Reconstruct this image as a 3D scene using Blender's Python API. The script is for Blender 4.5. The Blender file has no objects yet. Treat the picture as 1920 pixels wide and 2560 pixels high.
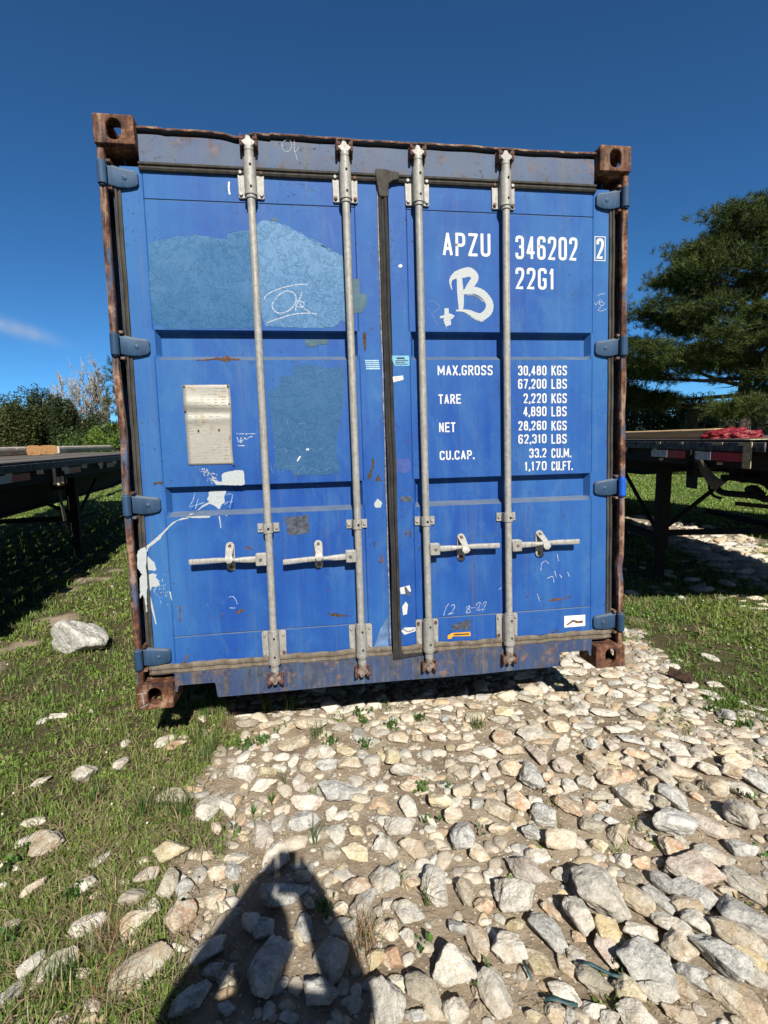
import bpy, bmesh, math, random
import numpy as np
from mathutils import Vector, Matrix, Euler
R = math.radians
sc = bpy.context.scene
col = sc.collection
# ------------------------------------------------------------------ camera, world, sun
F = 1280.0                                            # focal length in pixels of a 1920 wide picture
CP = np.array([0.83361, -2.35508, 1.51213])
FW = np.array([0.14059, 0.98017, -0.13967]); RT = np.array([0.98916, -0.14510, -0.02261]); DN = np.array([-0.04242, -0.13497, -0.98994])
cam = bpy.data.objects.new('camera', bpy.data.cameras.new('camera')); col.objects.link(cam)
cam.matrix_world = Matrix(((RT[0], -DN[0], -FW[0], CP[0]), (RT[1], -DN[1], -FW[1], CP[1]), (RT[2], -DN[2], -FW[2], CP[2]), (0, 0, 0, 1)))
cam.data.sensor_fit = 'HORIZONTAL'; cam.data.sensor_width = 36; cam.data.lens = 36 * F / 1920
cam.data.clip_start = 0.02; cam.data.clip_end = 3000
sc.camera = cam
SD = np.array([-0.06013, 0.75502, -0.65294]); SD /= np.linalg.norm(SD)   # direction the sunlight travels
EL = math.asin(-SD[2])
world = bpy.data.worlds.new('World'); sc.world = world; world.use_nodes = True
wn = world.node_tree; wn.nodes.clear()
sky = wn.nodes.new('ShaderNodeTexSky'); sky.sky_type = 'NISHITA'; sky.sun_disc = False
sky.sun_elevation = EL; sky.sun_rotation = math.atan2(-SD[0], -SD[1]) % (2 * math.pi)
sky.air_density = 1.0; sky.dust_density = 0.0; sky.ozone_density = 1.5; sky.altitude = 4000
bg = wn.nodes.new('ShaderNodeBackground'); bg.inputs[1].default_value = 0.085
wo = wn.nodes.new('ShaderNodeOutputWorld')
# a thin wisp of cloud low in the north west, placed by direction
tc = wn.nodes.new('ShaderNodeTexCoord'); mp = wn.nodes.new('ShaderNodeMapping')
mp.vector_type = 'TEXTURE'
CD = FW + RT * (30 - 960) / F + DN * (818 - 1280) / F; CD /= np.linalg.norm(CD)
az = math.atan2(CD[0], CD[1]); ele = math.asin(CD[2])
sub = wn.nodes.new('ShaderNodeVectorMath'); sub.operation = 'SUBTRACT'; sub.inputs[1].default_value = tuple(CD)
wn.links.new(tc.outputs['Generated'], sub.inputs[0])
def dotn(v):
    d = wn.nodes.new('ShaderNodeVectorMath'); d.operation = 'DOT_PRODUCT'; d.inputs[1].default_value = v
    wn.links.new(sub.outputs[0], d.inputs[0]); return d.outputs['Value']
ex = Vector((math.cos(az), -math.sin(az), 0)); ez = Vector(CD.tolist()).cross(ex) * -1
if ez.z < 0: ez = -ez
a_ = R(-15)
e1 = ex * math.cos(a_) + ez * math.sin(a_); e2 = ez * math.cos(a_) - ex * math.sin(a_)
def wmath(op, a, b=None, c=None):
    m = wn.nodes.new('ShaderNodeMath'); m.operation = op
    for i, v in enumerate((a, b, c)):
        if v is None: continue
        if isinstance(v, (int, float)): m.inputs[i].default_value = v
        else: wn.links.new(v, m.inputs[i])
    return m.outputs[0]
x_ = wmath('DIVIDE', dotn(tuple(e1)), 0.048); y_ = wmath('DIVIDE', dotn(tuple(e2)), 0.010)
rr = wmath('ADD', wmath('MULTIPLY', x_, x_), wmath('MULTIPLY', y_, y_))
msk = wmath('POWER', 2.718, wmath('MULTIPLY', rr, -1.0))
cn = wn.nodes.new('ShaderNodeTexNoise'); cn.inputs['Scale'].default_value = 38; cn.inputs['Detail'].default_value = 5
wn.links.new(tc.outputs['Generated'], cn.inputs['Vector'])
cf = wmath('MULTIPLY', msk, wmath('MULTIPLY', cn.outputs['Fac'], 0.85))
mx = wn.nodes.new('ShaderNodeMix'); mx.data_type = 'RGBA'
hs = wn.nodes.new('ShaderNodeMix'); hs.data_type = 'RGBA'; hs.blend_type = 'MULTIPLY'; hs.inputs['Factor'].default_value = 1; hs.inputs['B'].default_value = (0.37, 0.84, 1.17, 1); wn.links.new(sky.outputs[0], hs.inputs['A'])   # the deep polarised blue of a clear winter sky
sdn = wn.nodes.new('ShaderNodeVectorMath'); sdn.operation = 'DOT_PRODUCT'; sdn.inputs[1].default_value = tuple((-SD).tolist()); wn.links.new(tc.outputs['Generated'], sdn.inputs[0])
mr = wn.nodes.new('ShaderNodeMapRange'); mr.interpolation_type = 'SMOOTHSTEP'; mr.inputs[1].default_value = -0.12; mr.inputs[2].default_value = 0.35; wn.links.new(sdn.outputs['Value'], mr.inputs[0])
tm = wn.nodes.new('ShaderNodeMix'); tm.data_type = 'RGBA'; tm.inputs['A'].default_value = (0.37, 0.84, 1.17, 1); tm.inputs['B'].default_value = (0.62, 0.62, 0.62, 1); wn.links.new(mr.outputs[0], tm.inputs['Factor']); wn.links.new(tm.outputs['Result'], hs.inputs['B'])   # deepest opposite the sun, neutral around it
wn.links.new(cf, mx.inputs['Factor']); wn.links.new(hs.outputs['Result'], mx.inputs['A']); mx.inputs['B'].default_value = (5.0, 5.6, 6.4, 1)
wn.links.new(mx.outputs['Result'], bg.inputs[0]); wn.links.new(bg.outputs[0], wo.inputs[0])
bg.inputs[1].default_value = 0.068
sun = bpy.data.objects.new('sun', bpy.data.lights.new('sun', 'SUN')); col.objects.link(sun)
sun.data.energy = 5.0; sun.data.angle = R(0.53); sun.data.color = (1.0, 0.955, 0.88)
sun.rotation_euler = Vector(SD.tolist()).to_track_quat('-Z', 'Y').to_euler(); sun.location = (0, -6, 9)
sc.view_settings.view_transform = 'Standard'; sc.view_settings.look = 'None'; sc.view_settings.gamma = 1
sc.view_settings.use_curve_mapping = False; sc.view_settings.exposure = 0.56
sc.render.engine = 'CYCLES'
# ------------------------------------------------------------------ helpers
rnd = random.Random(7); nr = np.random.RandomState(11)
TILT = R(-2.9); CT, ST = math.cos(TILT), math.sin(TILT); OZ = 0.30       # container frame: raised front, back end on the ground
TM = np.array([[1, 0, 0], [0, CT, -ST], [0, ST, CT]])
def ray(u, v): return RT * (u - 960) / F + DN * (v - 1280) / F + FW
LC = TM.T @ (CP - np.array([0, 0, OZ]))
def D(u, v, Y=0.06):
    'photo pixel to (x, z) on the plane y = Y of the container frame'
    r = TM.T @ ray(u, v); q = LC + r * ((Y - LC[1]) / r[1]); return float(q[0]), float(q[2])
def gbase(x, y): return 0.02 - 0.022 * np.clip(x, -6, 8)
def G(u, v, up=0.0):
    'photo pixel to a point on the ground'
    r = ray(u, v); x = CP[0]; s = (0.02 - 0.022 * CP[0] - CP[2] + up) / (r[2] + 0.022 * r[0]); q = CP + s * r
    if abs(q[0] - 1) > 7: s = ((-0.15 if q[0] > 0 else 0.15) - CP[2]) / r[2]; q = CP + s * r
    return q
def atx(u, v, X):
    r = ray(u, v); return CP + r * ((X - CP[0]) / r[0])
def aty(u, v, Y):
    r = ray(u, v); return CP + r * ((Y - CP[1]) / r[1])
def hash3(ix, iy, iz, s=0):
    h = (ix * 374761393 + iy * 668265263 + iz * 1274126177 + s * 974711) & 0xffffffff
    h = ((h ^ (h >> 13)) * 1274126177) & 0xffffffff
    return ((h ^ (h >> 16)) & 0xffff) / 65535.0
def vnoise(p, s=0):
    p = np.asarray(p, float); i = np.floor(p).astype(np.int64); f = p - i; f = f * f * (3 - 2 * f); o = 0
    for a in (0, 1):
        for b in (0, 1):
            for c in (0, 1):
                w = (f[:, 0] if a else 1 - f[:, 0]) * (f[:, 1] if b else 1 - f[:, 1]) * (f[:, 2] if c else 1 - f[:, 2])
                o = o + w * hash3(i[:, 0] + a, i[:, 1] + b, i[:, 2] + c, s)
    return o
def fbm(p, oct=4, s=0):
    p = np.asarray(p, float); o = 0; a = 0.5
    for k in range(oct): o = o + a * (vnoise(p, s + k) - 0.5); p = p * 2.03 + 7.1; a *= 0.5
    return o
class MB:
    def __init__(s): s.v = []; s.f = []
    def add(s, vs, fs):
        b = len(s.v); s.v += [tuple(map(float, q)) for q in vs]; s.f += [tuple(b + i for i in q) for q in fs]
    def box(s, x0, x1, y0, y1, z0, z1, M=None, tx=0.0):
        vs = [(x0, y0, z0), (x1, y0, z0), (x1, y1, z0), (x0, y1, z0), (x0, y0, z1), (x1, y0, z1), (x1, y1, z1), (x0, y1, z1)]
        if M is not None: vs = [tuple(M @ Vector(q)) for q in vs]
        s.add(vs, [(0, 3, 2, 1), (4, 5, 6, 7), (0, 1, 5, 4), (1, 2, 6, 5), (2, 3, 7, 6), (3, 0, 4, 7)])
    def tube(s, path, rad, n=12, caps=True):
        P = [Vector(q) for q in path]; m = len(P); rad = rad if hasattr(rad, '__len__') else [rad] * m; vs = []; up = None
        for i in range(m):
            t = (P[min(i + 1, m - 1)] - P[max(i - 1, 0)]).normalized()
            if up is None: up = Vector((0, 0, 1)) if abs(t.z) < 0.9 else Vector((1, 0, 0))
            a = t.cross(up).normalized(); b = a.cross(t).normalized(); up = b
            for k in range(n):
                c = 2 * math.pi * k / n; vs.append(P[i] + (a * math.cos(c) + b * math.sin(c)) * rad[i])
        fs = [(i * n + k, i * n + (k + 1) % n, (i + 1) * n + (k + 1) % n, (i + 1) * n + k) for i in range(m - 1) for k in range(n)]
        if caps: fs += [tuple(range(n))[::-1], tuple((m - 1) * n + k for k in range(n))]
        s.add(vs, [q[::-1] for q in fs])
    def prism(s, poly, y0, y1):
        'polygon in x, z swept from y0 to y1'
        n = len(poly); vs = [(x, y0, z) for x, z in poly] + [(x, y1, z) for x, z in poly]
        s.add(vs, [tuple(range(n)), tuple(range(2 * n - 1, n - 1, -1))] + [(i, i + n, (i + 1) % n + n, (i + 1) % n) for i in range(n)])
    def plate(s, w, h, hw, hh, t, M, n=32, hr=None):
        'plate w x h, thickness t, with a pill shaped hole hw x hh; local x, z, thickness along +y'
        def rect(a):
            c, q = math.cos(a), math.sin(a); k = min((w / 2) / max(abs(c), 1e-6), (h / 2) / max(abs(q), 1e-6)); return c * k, q * k
        def pill(a):
            c, q = math.cos(a), math.sin(a); r = min(hw, hh) / 2; L = max(hw, hh) / 2 - r
            if hh >= hw: return c * r, q * r + (L if q > 0.001 else -L if q < -0.001 else 0)
            return c * r + (L if c > 0.001 else -L if c < -0.001 else 0), q * r
        A = sorted(set([2 * math.pi * k / n for k in range(n)] + [math.atan2(b * h, a * w) % (2 * math.pi) for a in (1, -1) for b in (1, -1)]))
        m = len(A); vs = []
        for y in (0, t):
            vs += [(rect(a)[0], y, rect(a)[1]) for a in A] + [(pill(a)[0], y, pill(a)[1]) for a in A]
        fs = []
        for i in range(m):
            j = (i + 1) % m
            fs += [(i, j, m + j, m + i), (2 * m + i, 3 * m + i, 3 * m + j, 2 * m + j), (i, 2 * m + i, 2 * m + j, j), (m + i, m + j, 3 * m + j, 3 * m + i)]
        s.add([tuple(M @ Vector(q)) for q in vs], fs)
    def pieces(s):
        par = list(range(len(s.v)))
        def find(a):
            while par[a] != a: par[a] = par[par[a]]; a = par[a]
            return a
        for f in s.f:
            for q in f[1:]: par[find(q)] = find(f[0])
        gr = {}
        for i in range(len(s.v)): gr.setdefault(find(i), []).append(i)
        out = []
        for r, ids in gr.items():
            mp = {a: b for b, a in enumerate(ids)}; m = MB(); m.v = [s.v[i] for i in ids]; m.f = [tuple(mp[q] for q in f) for f in s.f if find(f[0]) == r]; out.append(m)
        return out
    def each(s, name, mat, parent=None, **kw):
        'one object for every separate piece'
        return [m.build(name, mat, parent, **kw) for m in s.pieces()]
    def build(s, name, mat, parent=None, bevel=0.0, smooth=35, seg=2, sub=0, **kw):
        me = bpy.data.meshes.new(name); me.from_pydata(s.v, [], s.f)
        return link(name, me, mat, parent, bevel, smooth, seg, sub, **kw)
def link(name, me, mat, parent=None, bevel=0.0, smooth=35, seg=2, sub=0, fix=True, label=None, cat=None, group=None, kind=None, loc=None):
    me.update(); me.validate()
    if fix and len(me.polygons) < 60000:
        bm = bmesh.new(); bm.from_mesh(me); bmesh.ops.recalc_face_normals(bm, faces=bm.faces); bm.to_mesh(me); bm.free()
    for m in (mat if isinstance(mat, (list, tuple)) else [mat]): me.materials.append(m)
    if smooth:
        me.polygons.foreach_set('use_smooth', [True] * len(me.polygons))
        if smooth < 180: me.set_sharp_from_angle(angle=R(smooth))
    o = bpy.data.objects.new(name, me); col.objects.link(o); o.parent = parent
    if loc is not None: o.location = loc
    if bevel:
        b = o.modifiers.new('bevel', 'BEVEL'); b.width = bevel; b.segments = seg; b.limit_method = 'ANGLE'; b.angle_limit = R(40)
    if sub:
        m = o.modifiers.new('sub', 'SUBSURF'); m.levels = sub; m.render_levels = sub
    tag(o, label, cat, group, kind); return o
def tag(o, label=None, cat=None, group=None, kind=None):
    if label: o['label'] = label
    if cat: o['category'] = cat
    if group: o['group'] = group
    if kind: o['kind'] = kind
    return o
def empty(name, loc=(0, 0, 0), rot=(0, 0, 0), **kw):
    o = bpy.data.objects.new(name, None); col.objects.link(o); o.location = loc; o.rotation_euler = rot; o.empty_display_size = 0.2
    return tag(o, **kw)
def npmesh(name, V, Fq, colr=None, cname='tint'):
    'fast mesh from numpy arrays; Fq is an (n, k) array; colr per vertex rgb'
    me = bpy.data.meshes.new(name); V = np.asarray(V, np.float32); Fq = np.asarray(Fq, np.int32); k = Fq.shape[1]
    me.vertices.add(len(V)); me.vertices.foreach_set('co', V.ravel())
    me.loops.add(Fq.size); me.loops.foreach_set('vertex_index', Fq.ravel())
    me.polygons.add(len(Fq)); me.polygons.foreach_set('loop_start', np.arange(0, Fq.size, k, dtype=np.int32))
    me.polygons.foreach_set('loop_total', np.full(len(Fq), k, np.int32)); me.update(calc_edges=True)
    if colr is not None:
        a = me.attributes.new(cname, 'FLOAT_COLOR', 'POINT'); c = np.ones((len(V), 4), np.float32); c[:, :3] = colr; a.data.foreach_set('color', c.ravel())
    return me
# ------------------------------------------------------------------ materials
class NT:
    def __init__(s, name):
        s.m = bpy.data.materials.new(name); s.m.use_nodes = True; s.t = s.m.node_tree; s.t.nodes.clear()
        s.o = s.t.nodes.new('ShaderNodeOutputMaterial'); s.b = s.t.nodes.new('ShaderNodeBsdfPrincipled'); s.t.links.new(s.b.outputs[0], s.o.inputs[0])
        s.tc = s.t.nodes.new('ShaderNodeTexCoord').outputs['Object']
    def set(s, inp, v):
        if isinstance(v, bpy.types.NodeSocket): s.t.links.new(v, inp)
        elif isinstance(v, (tuple, list)) and len(v) == 3 and inp.type == 'RGBA': inp.default_value = (*v, 1)
        else: inp.default_value = v
    def map(s, scale=(1, 1, 1), rot=(0, 0, 0), vec=None, loc=(0, 0, 0)):
        n = s.t.nodes.new('ShaderNodeMapping'); s.set(n.inputs[0], vec or s.tc); n.inputs['Scale'].default_value = scale; n.inputs['Rotation'].default_value = rot; n.inputs['Location'].default_value = loc
        return n.outputs[0]
    def noise(s, scale, detail=4, rough=0.55, vec=None, dist=0.0, out='Fac'):
        n = s.t.nodes.new('ShaderNodeTexNoise'); n.inputs['Scale'].default_value = scale; n.inputs['Detail'].default_value = detail
        n.inputs['Roughness'].default_value = rough; n.inputs['Distortion'].default_value = dist; s.set(n.inputs['Vector'], vec or s.tc); return n.outputs[out]
    def vor(s, scale, feat='F1', vec=None, out='Distance', rnd_=1.0):
        n = s.t.nodes.new('ShaderNodeTexVoronoi'); n.feature = feat; n.inputs['Scale'].default_value = scale; n.inputs['Randomness'].default_value = rnd_; s.set(n.inputs['Vector'], vec or s.tc); return n.outputs[out]
    def ramp(s, v, stops, interp='LINEAR'):
        n = s.t.nodes.new('ShaderNodeValToRGB'); n.color_ramp.interpolation = interp; s.set(n.inputs[0], v); e = n.color_ramp.elements
        while len(e) < len(stops): e.new(0.5)
        for q, (p, c) in zip(e, stops): q.position = p; q.color = (c, c, c, 1) if isinstance(c, (int, float)) else (*c, 1)
        return n.outputs[0]
    def math(s, op, a, b=0.0, c=0.0, clamp=False):
        n = s.t.nodes.new('ShaderNodeMath'); n.operation = op; n.use_clamp = clamp
        for i, v in enumerate((a, b, c)): s.set(n.inputs[i], v)
        return n.outputs[0]
    def mix(s, f, a, b, mode='MIX'):
        n = s.t.nodes.new('ShaderNodeMix'); n.data_type = 'RGBA'; n.blend_type = mode; s.set(n.inputs['Factor'], f); s.set(n.inputs['A'], a); s.set(n.inputs['B'], b); return n.outputs['Result']
    def sep(s, vec=None):
        n = s.t.nodes.new('ShaderNodeSeparateXYZ'); s.set(n.inputs[0], vec or s.tc); return n.outputs
    def bump(s, h, strength=0.3, dist=0.01, prev=None):
        n = s.t.nodes.new('ShaderNodeBump'); n.inputs['Strength'].default_value = strength; n.inputs['Distance'].default_value = dist; s.set(n.inputs['Height'], h)
        if prev is not None: s.set(n.inputs['Normal'], prev)
        return n.outputs[0]
    def attr(s, name):
        n = s.t.nodes.new('ShaderNodeAttribute'); n.attribute_name = name; return n.outputs
    def info(s): return s.t.nodes.new('ShaderNodeObjectInfo').outputs
    def fin(s, colr, rough=0.6, metal=0.0, nor=None, spec=0.5, **kw):
        s.set(s.b.inputs['Base Color'], colr); s.set(s.b.inputs['Roughness'], rough); s.set(s.b.inputs['Metallic'], metal); s.set(s.b.inputs['Specular IOR Level'], spec)
        if nor is not None: s.set(s.b.inputs['Normal'], nor)
        for k, v in kw.items(): s.set(s.b.inputs[k.replace('_', ' ')], v)
        return s.m
def flat(name, c, rough=0.6, metal=0.0, var=0.15, scale=30, bump=0.1, spec=0.4):
    n = NT(name); f = n.noise(scale, 5); d = tuple(x * (1 - var * 2) for x in c); e = tuple(min(1, x * (1 + var)) for x in c)
    return n.fin(n.ramp(f, [(0.3, d), (0.7, e)]), rough, metal, n.bump(f, bump, 0.004), spec)
BLUE = (0.0115, 0.060, 0.262)
def paint(name, base=BLUE, fade=0.35, rust=0.3, dirt=0.2, fadec=(0.034, 0.130, 0.322), edge=True):
    n = NT(name); x, y, z = n.sep()
    big = n.noise(1.7, 5, 0.6); st = n.noise(1.0, 5, 0.6, vec=n.map((16, 4, 0.9))); fine = n.noise(9, 6, 0.65)
    f = n.math('MULTIPLY_ADD', z, 0.11, -0.10)                        # the upper part has weathered paler
    if edge:
        l = n.math('MULTIPLY', n.math('SUBTRACT', 0.42, x, clamp=True), 1.5); r = n.math('MULTIPLY', n.math('SUBTRACT', x, 2.0, clamp=True), 0.9)
        f = n.math('ADD', f, n.math('ADD', l, r))
    f = n.math('ADD', f, n.math('MULTIPLY_ADD', big, 1.1, -0.55)); f = n.math('ADD', f, n.math('MULTIPLY_ADD', st, 1.0, -0.5))
    f = n.math('ADD', f, n.math('MULTIPLY_ADD', fine, 0.5, -0.25)); f = n.math('ADD', f, fade, clamp=True)
    c = n.mix(f, base, fadec)
    dk = n.ramp(n.noise(2.6, 4, 0.6, dist=0.6), [(0.56, 0.0), (0.66, 1.0)])
    c = n.mix(n.math('MULTIPLY', dk, 0.25), c, tuple(q * 0.72 for q in base))
    # vertical dirt runs
    dr = n.ramp(n.noise(1.0, 4, 0.7, vec=n.map((34, 8, 1.1))), [(0.56, 0.0), (0.75, 1.0)])
    c = n.mix(n.math('MULTIPLY', dr, dirt), c, (0.12, 0.13, 0.13))
    # pale scuffs and fine scratches
    sc_ = n.ramp(n.noise(1.0, 3, 0.7, vec=n.map((60, 20, 14), (0, 0.7, 0))), [(0.70, 0.0), (0.74, 1.0)])
    c = n.mix(n.math('MULTIPLY', sc_, 0.35), c, (0.18, 0.25, 0.40))
    hz = n.ramp(n.noise(1, 6, 0.75, vec=n.map((5, 3, 2.2), loc=(7, 0, 2)), dist=0.8), [(0.52, 0.0), (0.70, 1.0)]); c = n.mix(n.math('MULTIPLY', hz, 0.42), c, (0.060, 0.160, 0.30))
    rn = n.math('MULTIPLY', n.ramp(n.noise(1.0, 3, 0.6, vec=n.map((70, 8, 1.6), loc=(2, 0, 5))), [(0.66, 0.0), (0.74, 1.0)]), n.ramp(n.noise(1.4, 2), [(0.5, 0.0), (0.6, 1.0)])); c = n.mix(n.math('MULTIPLY', rn, 0.55), c, (0.10, 0.075, 0.05))
    # rust specks in loose clusters
    cl = n.ramp(n.noise(3.3, 3, 0.6, vec=n.map((1, 1, 1), loc=(3.1, 0, 1.7))), [(0.50 - rust * 0.1, 0.0), (0.66, 1.0)])
    sp = n.ramp(n.noise(52, 4, 0.7), [(0.60, 0.0), (0.66, 1.0)])
    rf = n.math('MULTIPLY', n.math('MULTIPLY', cl, sp), min(1.0, 0.5 + rust))
    rc = n.ramp(n.noise(40, 3), [(0.4, (0.022, 0.028, 0.018)), (0.65, (0.085, 0.042, 0.02))])
    c = n.mix(rf, c, rc)
    if rust > 0.9:
        b2 = n.ramp(n.noise(1, 6, 0.75, vec=n.map((46, 5, 4.5), loc=(0.4, 0, 0))), [(0.50, 0.0), (0.60, 1.0)]); c = n.mix(n.math('MULTIPLY', b2, 0.8), c, n.ramp(n.noise(18, 5), [(0.35, (0.028, 0.032, 0.035)), (0.65, (0.13, 0.115, 0.09))]))
    if rust > 0.6:
        bl = n.ramp(n.noise(9, 7, 0.78, vec=n.map((1.4, 1, 1.1))), [(0.54, 0.0), (0.62, 1.0)])
        c = n.mix(n.math('MULTIPLY', bl, rust * 0.75), c, n.ramp(n.noise(30, 4), [(0.3, (0.06, 0.045, 0.035)), (0.7, (0.24, 0.15, 0.10))]))
        rf = n.math('MAXIMUM', rf, bl)
    # dust and grit settle on faces that look upwards
    gn = n.t.nodes.new('ShaderNodeNewGeometry'); up = n.ramp(n.math('MULTIPLY', n.sep(gn.outputs['True Normal'])[2], 1.0), [(0.18, 0.0), (0.5, 1.0)])
    du = n.ramp(n.noise(1, 5, 0.7, vec=n.map((6, 3, 30))), [(0.35, (0.075, 0.105, 0.15)), (0.62, (0.13, 0.155, 0.18)), (0.72, (0.16, 0.10, 0.06))]); c = n.mix(n.math('MULTIPLY', up, 0.8), c, du)
    nb = n.bump(n.noise(2.2, 3), 0.45, 0.02); nb = n.bump(n.noise(8, 3, 0.5), 0.22, 0.008, nb); nb = n.bump(n.noise(160, 3), 0.05, 0.002, nb); nb = n.bump(rf, 0.4, 0.001, nb)
    return n.fin(c, n.math('MULTIPLY_ADD', f, 0.18, 0.50), 0.0, nb, 0.16)
def rusty(name, blue=0.0, pale=0.25, scale=1.0):
    n = NT(name); a = n.noise(14 * scale, 7, 0.7); c = n.ramp(a, [(0.36, (0.016, 0.008, 0.006)), (0.46, (0.062, 0.024, 0.013)), (0.54, (0.125, 0.050, 0.024)), (0.63, (0.27, 0.17, 0.11))])
    st = n.ramp(n.noise(1, 5, 0.7, vec=n.map((50, 50, 5))), [(0.5, 0.0), (0.68, 1.0)])
    c = n.mix(n.math('MULTIPLY', st, pale), c, (0.42, 0.33, 0.26))
    if blue: c = n.mix(n.ramp(n.noise(5, 6, 0.75, vec=n.map((3, 3, 0.8), loc=(1, 2, 3))), [(0.54 - blue * 0.2, 0.0), (0.64 - blue * 0.2, 1.0)]), c, n.ramp(n.noise(9, 4), [(0.3, (0.035, 0.055, 0.10)), (0.7, (0.09, 0.12, 0.20))]))
    return n.fin(c, 0.78, 0.0, n.bump(n.noise(70, 6, 0.7), 0.5, 0.004, n.bump(a, 0.5, 0.006)), 0.3)
def galv(name, pale=0.0, rust=0.3):
    n = NT(name); a = n.noise(45, 5, 0.7); b = n.noise(1, 5, 0.7, vec=n.map((110, 110, 7)))
    c = n.ramp(a, [(0.3, (0.22 + pale, 0.215 + pale, 0.195 + pale)), (0.7, (0.38 + pale, 0.37 + pale, 0.34 + pale))])
    c = n.mix(n.ramp(b, [(0.52, 0.0), (0.64, 0.55)]), c, (0.14, 0.12, 0.10)); c = n.mix(n.ramp(n.noise(6, 5, 0.7), [(0.5, 0.0), (0.65, 0.5)]), c, (0.20, 0.20, 0.19))
    c = n.mix(n.math('MULTIPLY', n.ramp(n.noise(5, 5, 0.7, vec=n.map((1, 1, 0.6))), [(0.60, 0.0), (0.72, 1.0)]), rust), c, (0.24, 0.125, 0.06))
    return n.fin(c, 0.58, 0.15, n.bump(a, 0.25, 0.003), 0.4)
M = {}
M['paint'] = paint('faded_blue_paint', rust=0.5, fade=0.23, dirt=0.3)
M['header'] = paint('weathered_header_paint', rust=0.85, fade=0.85, dirt=0.9, fadec=(0.098, 0.122, 0.178), edge=False)
M['sill'] = paint('scraped_sill_paint', base=(0.022, 0.046, 0.125), rust=0.98, fade=0.42, dirt=1.0, fadec=(0.075, 0.088, 0.125), edge=False)
M['hinge'] = paint('dull_hinge_paint', base=(0.018, 0.043, 0.085), rust=0.55, fade=0.25, fadec=(0.045, 0.09, 0.17), edge=False)
M['side'] = paint('side_wall_paint', rust=0.4, fade=0.3, edge=False)
M['rust'] = rusty('rusted_cast_steel'); M['rustblue'] = rusty('rusted_post_paint', blue=0.12, pale=0.5)
M['galv'] = galv('galvanised_steel'); M['galvp'] = galv('chalky_cam_metal', 0.05, 0.9); M['cast'] = galv('dull_handle_steel', 0.03, 0.55)
M['bolt'] = flat('bolt_steel', (0.20, 0.17, 0.14), 0.5, 0.5, 0.3, 90)
M['boltr'] = flat('rusty_bolt_steel', (0.14, 0.065, 0.04), 0.8, 0.1, 0.3, 90)
M['hole'] = flat('dark_bore', (0.012, 0.011, 0.010), 0.9)
M['redrag'] = flat('rusted_keeper', (0.11, 0.052, 0.038), 0.8, 0.0, 0.4, 60, 0.4)
def rubber(name, c1, c2):
    n = NT(name); a = n.noise(24, 5, 0.7, vec=n.map((1, 1, 0.5))); c = n.ramp(a, [(0.35, c1), (0.7, c2)])
    return n.fin(c, 0.82, 0.0, n.bump(n.noise(60, 5), 0.3, 0.003), 0.25)
M['rub'] = rubber('dusty_black_rubber', (0.030, 0.028, 0.025), (0.075, 0.068, 0.057))
M['rubb'] = rubber('dirty_bottom_rubber', (0.075, 0.06, 0.045), (0.21, 0.175, 0.13))
M['rubc'] = rubber('black_center_rubber', (0.014, 0.014, 0.014), (0.04, 0.037, 0.034))
M['white'] = flat('white_lettering_paint', (0.56, 0.56, 0.54), 0.6, 0, 0.05, 60, 0.05)
M['brush'] = flat('brushed_white_paint', (0.37, 0.40, 0.41), 0.6, 0, 0.07, 120, 0.3)
def chalk():
    n = NT('white_chalk'); a = n.ramp(n.noise(230, 3, 0.7), [(0.44, 0.0), (0.54, 1.0)]); m = n.fin((0.42, 0.47, 0.56), 0.9)
    n.set(n.b.inputs['Alpha'], n.math('MULTIPLY_ADD', a, 0.85, 0.15)); return m
M['chalk'] = chalk()
def faint():
    n = NT('faint_chalk'); a = n.ramp(n.noise(200, 3, 0.7), [(0.45, 0.0), (0.6, 1.0)]); m = n.fin((0.2, 0.29, 0.42), 0.9); n.set(n.b.inputs['Alpha'], n.math('MULTIPLY', a, 0.55)); return m
M['faint'] = faint()
def teal(name, c1, c2, kb=1.0):
    n = NT(name); a = n.noise(3.5, 5, 0.6); v = n.noise(15, 5, 0.75, dist=1.2); w = n.noise(1, 5, 0.7, vec=n.map((60, 20, 26), (0, 0.9, 0)), dist=1.0)
    hb = n.bump(n.ramp(v, [(0.50, 0.0), (0.56, 1.0)]), min(1, 0.36 * kb), 0.006 * kb, n.bump(n.ramp(w, [(0.55, 0.0), (0.62, 1.0)]), min(1, 0.30 * kb), 0.005 * kb, n.bump(n.noise(45, 4), 0.12, 0.004)))
    pits = n.ramp(n.noise(34, 3, 0.7, vec=n.map((1, 1, 0.6))), [(0.68, 0.0), (0.71, 1.0)])
    zz = n.sep()[2]; a = n.math('ADD', n.math('MULTIPLY', a, 0.7), n.math('MULTIPLY_ADD', zz, 0.55, -0.98 if 'pale' in name else -0.5)); c = n.mix(pits, n.ramp(a, [(0.35, c1), (0.65, c2)]), (0.012, 0.05, 0.10)); c = n.mix(n.math('MULTIPLY', n.ramp(n.noise(11, 6, 0.75), [(0.5, 0.0), (0.7, 1.0)]), 0.14), c, (0.12, 0.21, 0.30))
    return n.fin(c, 0.62, 0, hb, 0.22)
M['teal'] = teal('pale_teal_repair_paint', (0.024, 0.100, 0.225), (0.062, 0.165, 0.315)); M['tealp'] = teal('chalky_pale_teal_paint', (0.075, 0.175, 0.325), (0.120, 0.235, 0.39), 1.25); M['teald'] = teal('deep_teal_repair_paint', (0.020, 0.080, 0.185), (0.028, 0.096, 0.215))
M['green'] = flat('murky_green_paint', (0.03, 0.085, 0.12), 0.6, 0, 0.2); M['grime'] = flat('grey_glue_grime', (0.065, 0.075, 0.10), 0.85, 0, 0.35, 60)
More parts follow.
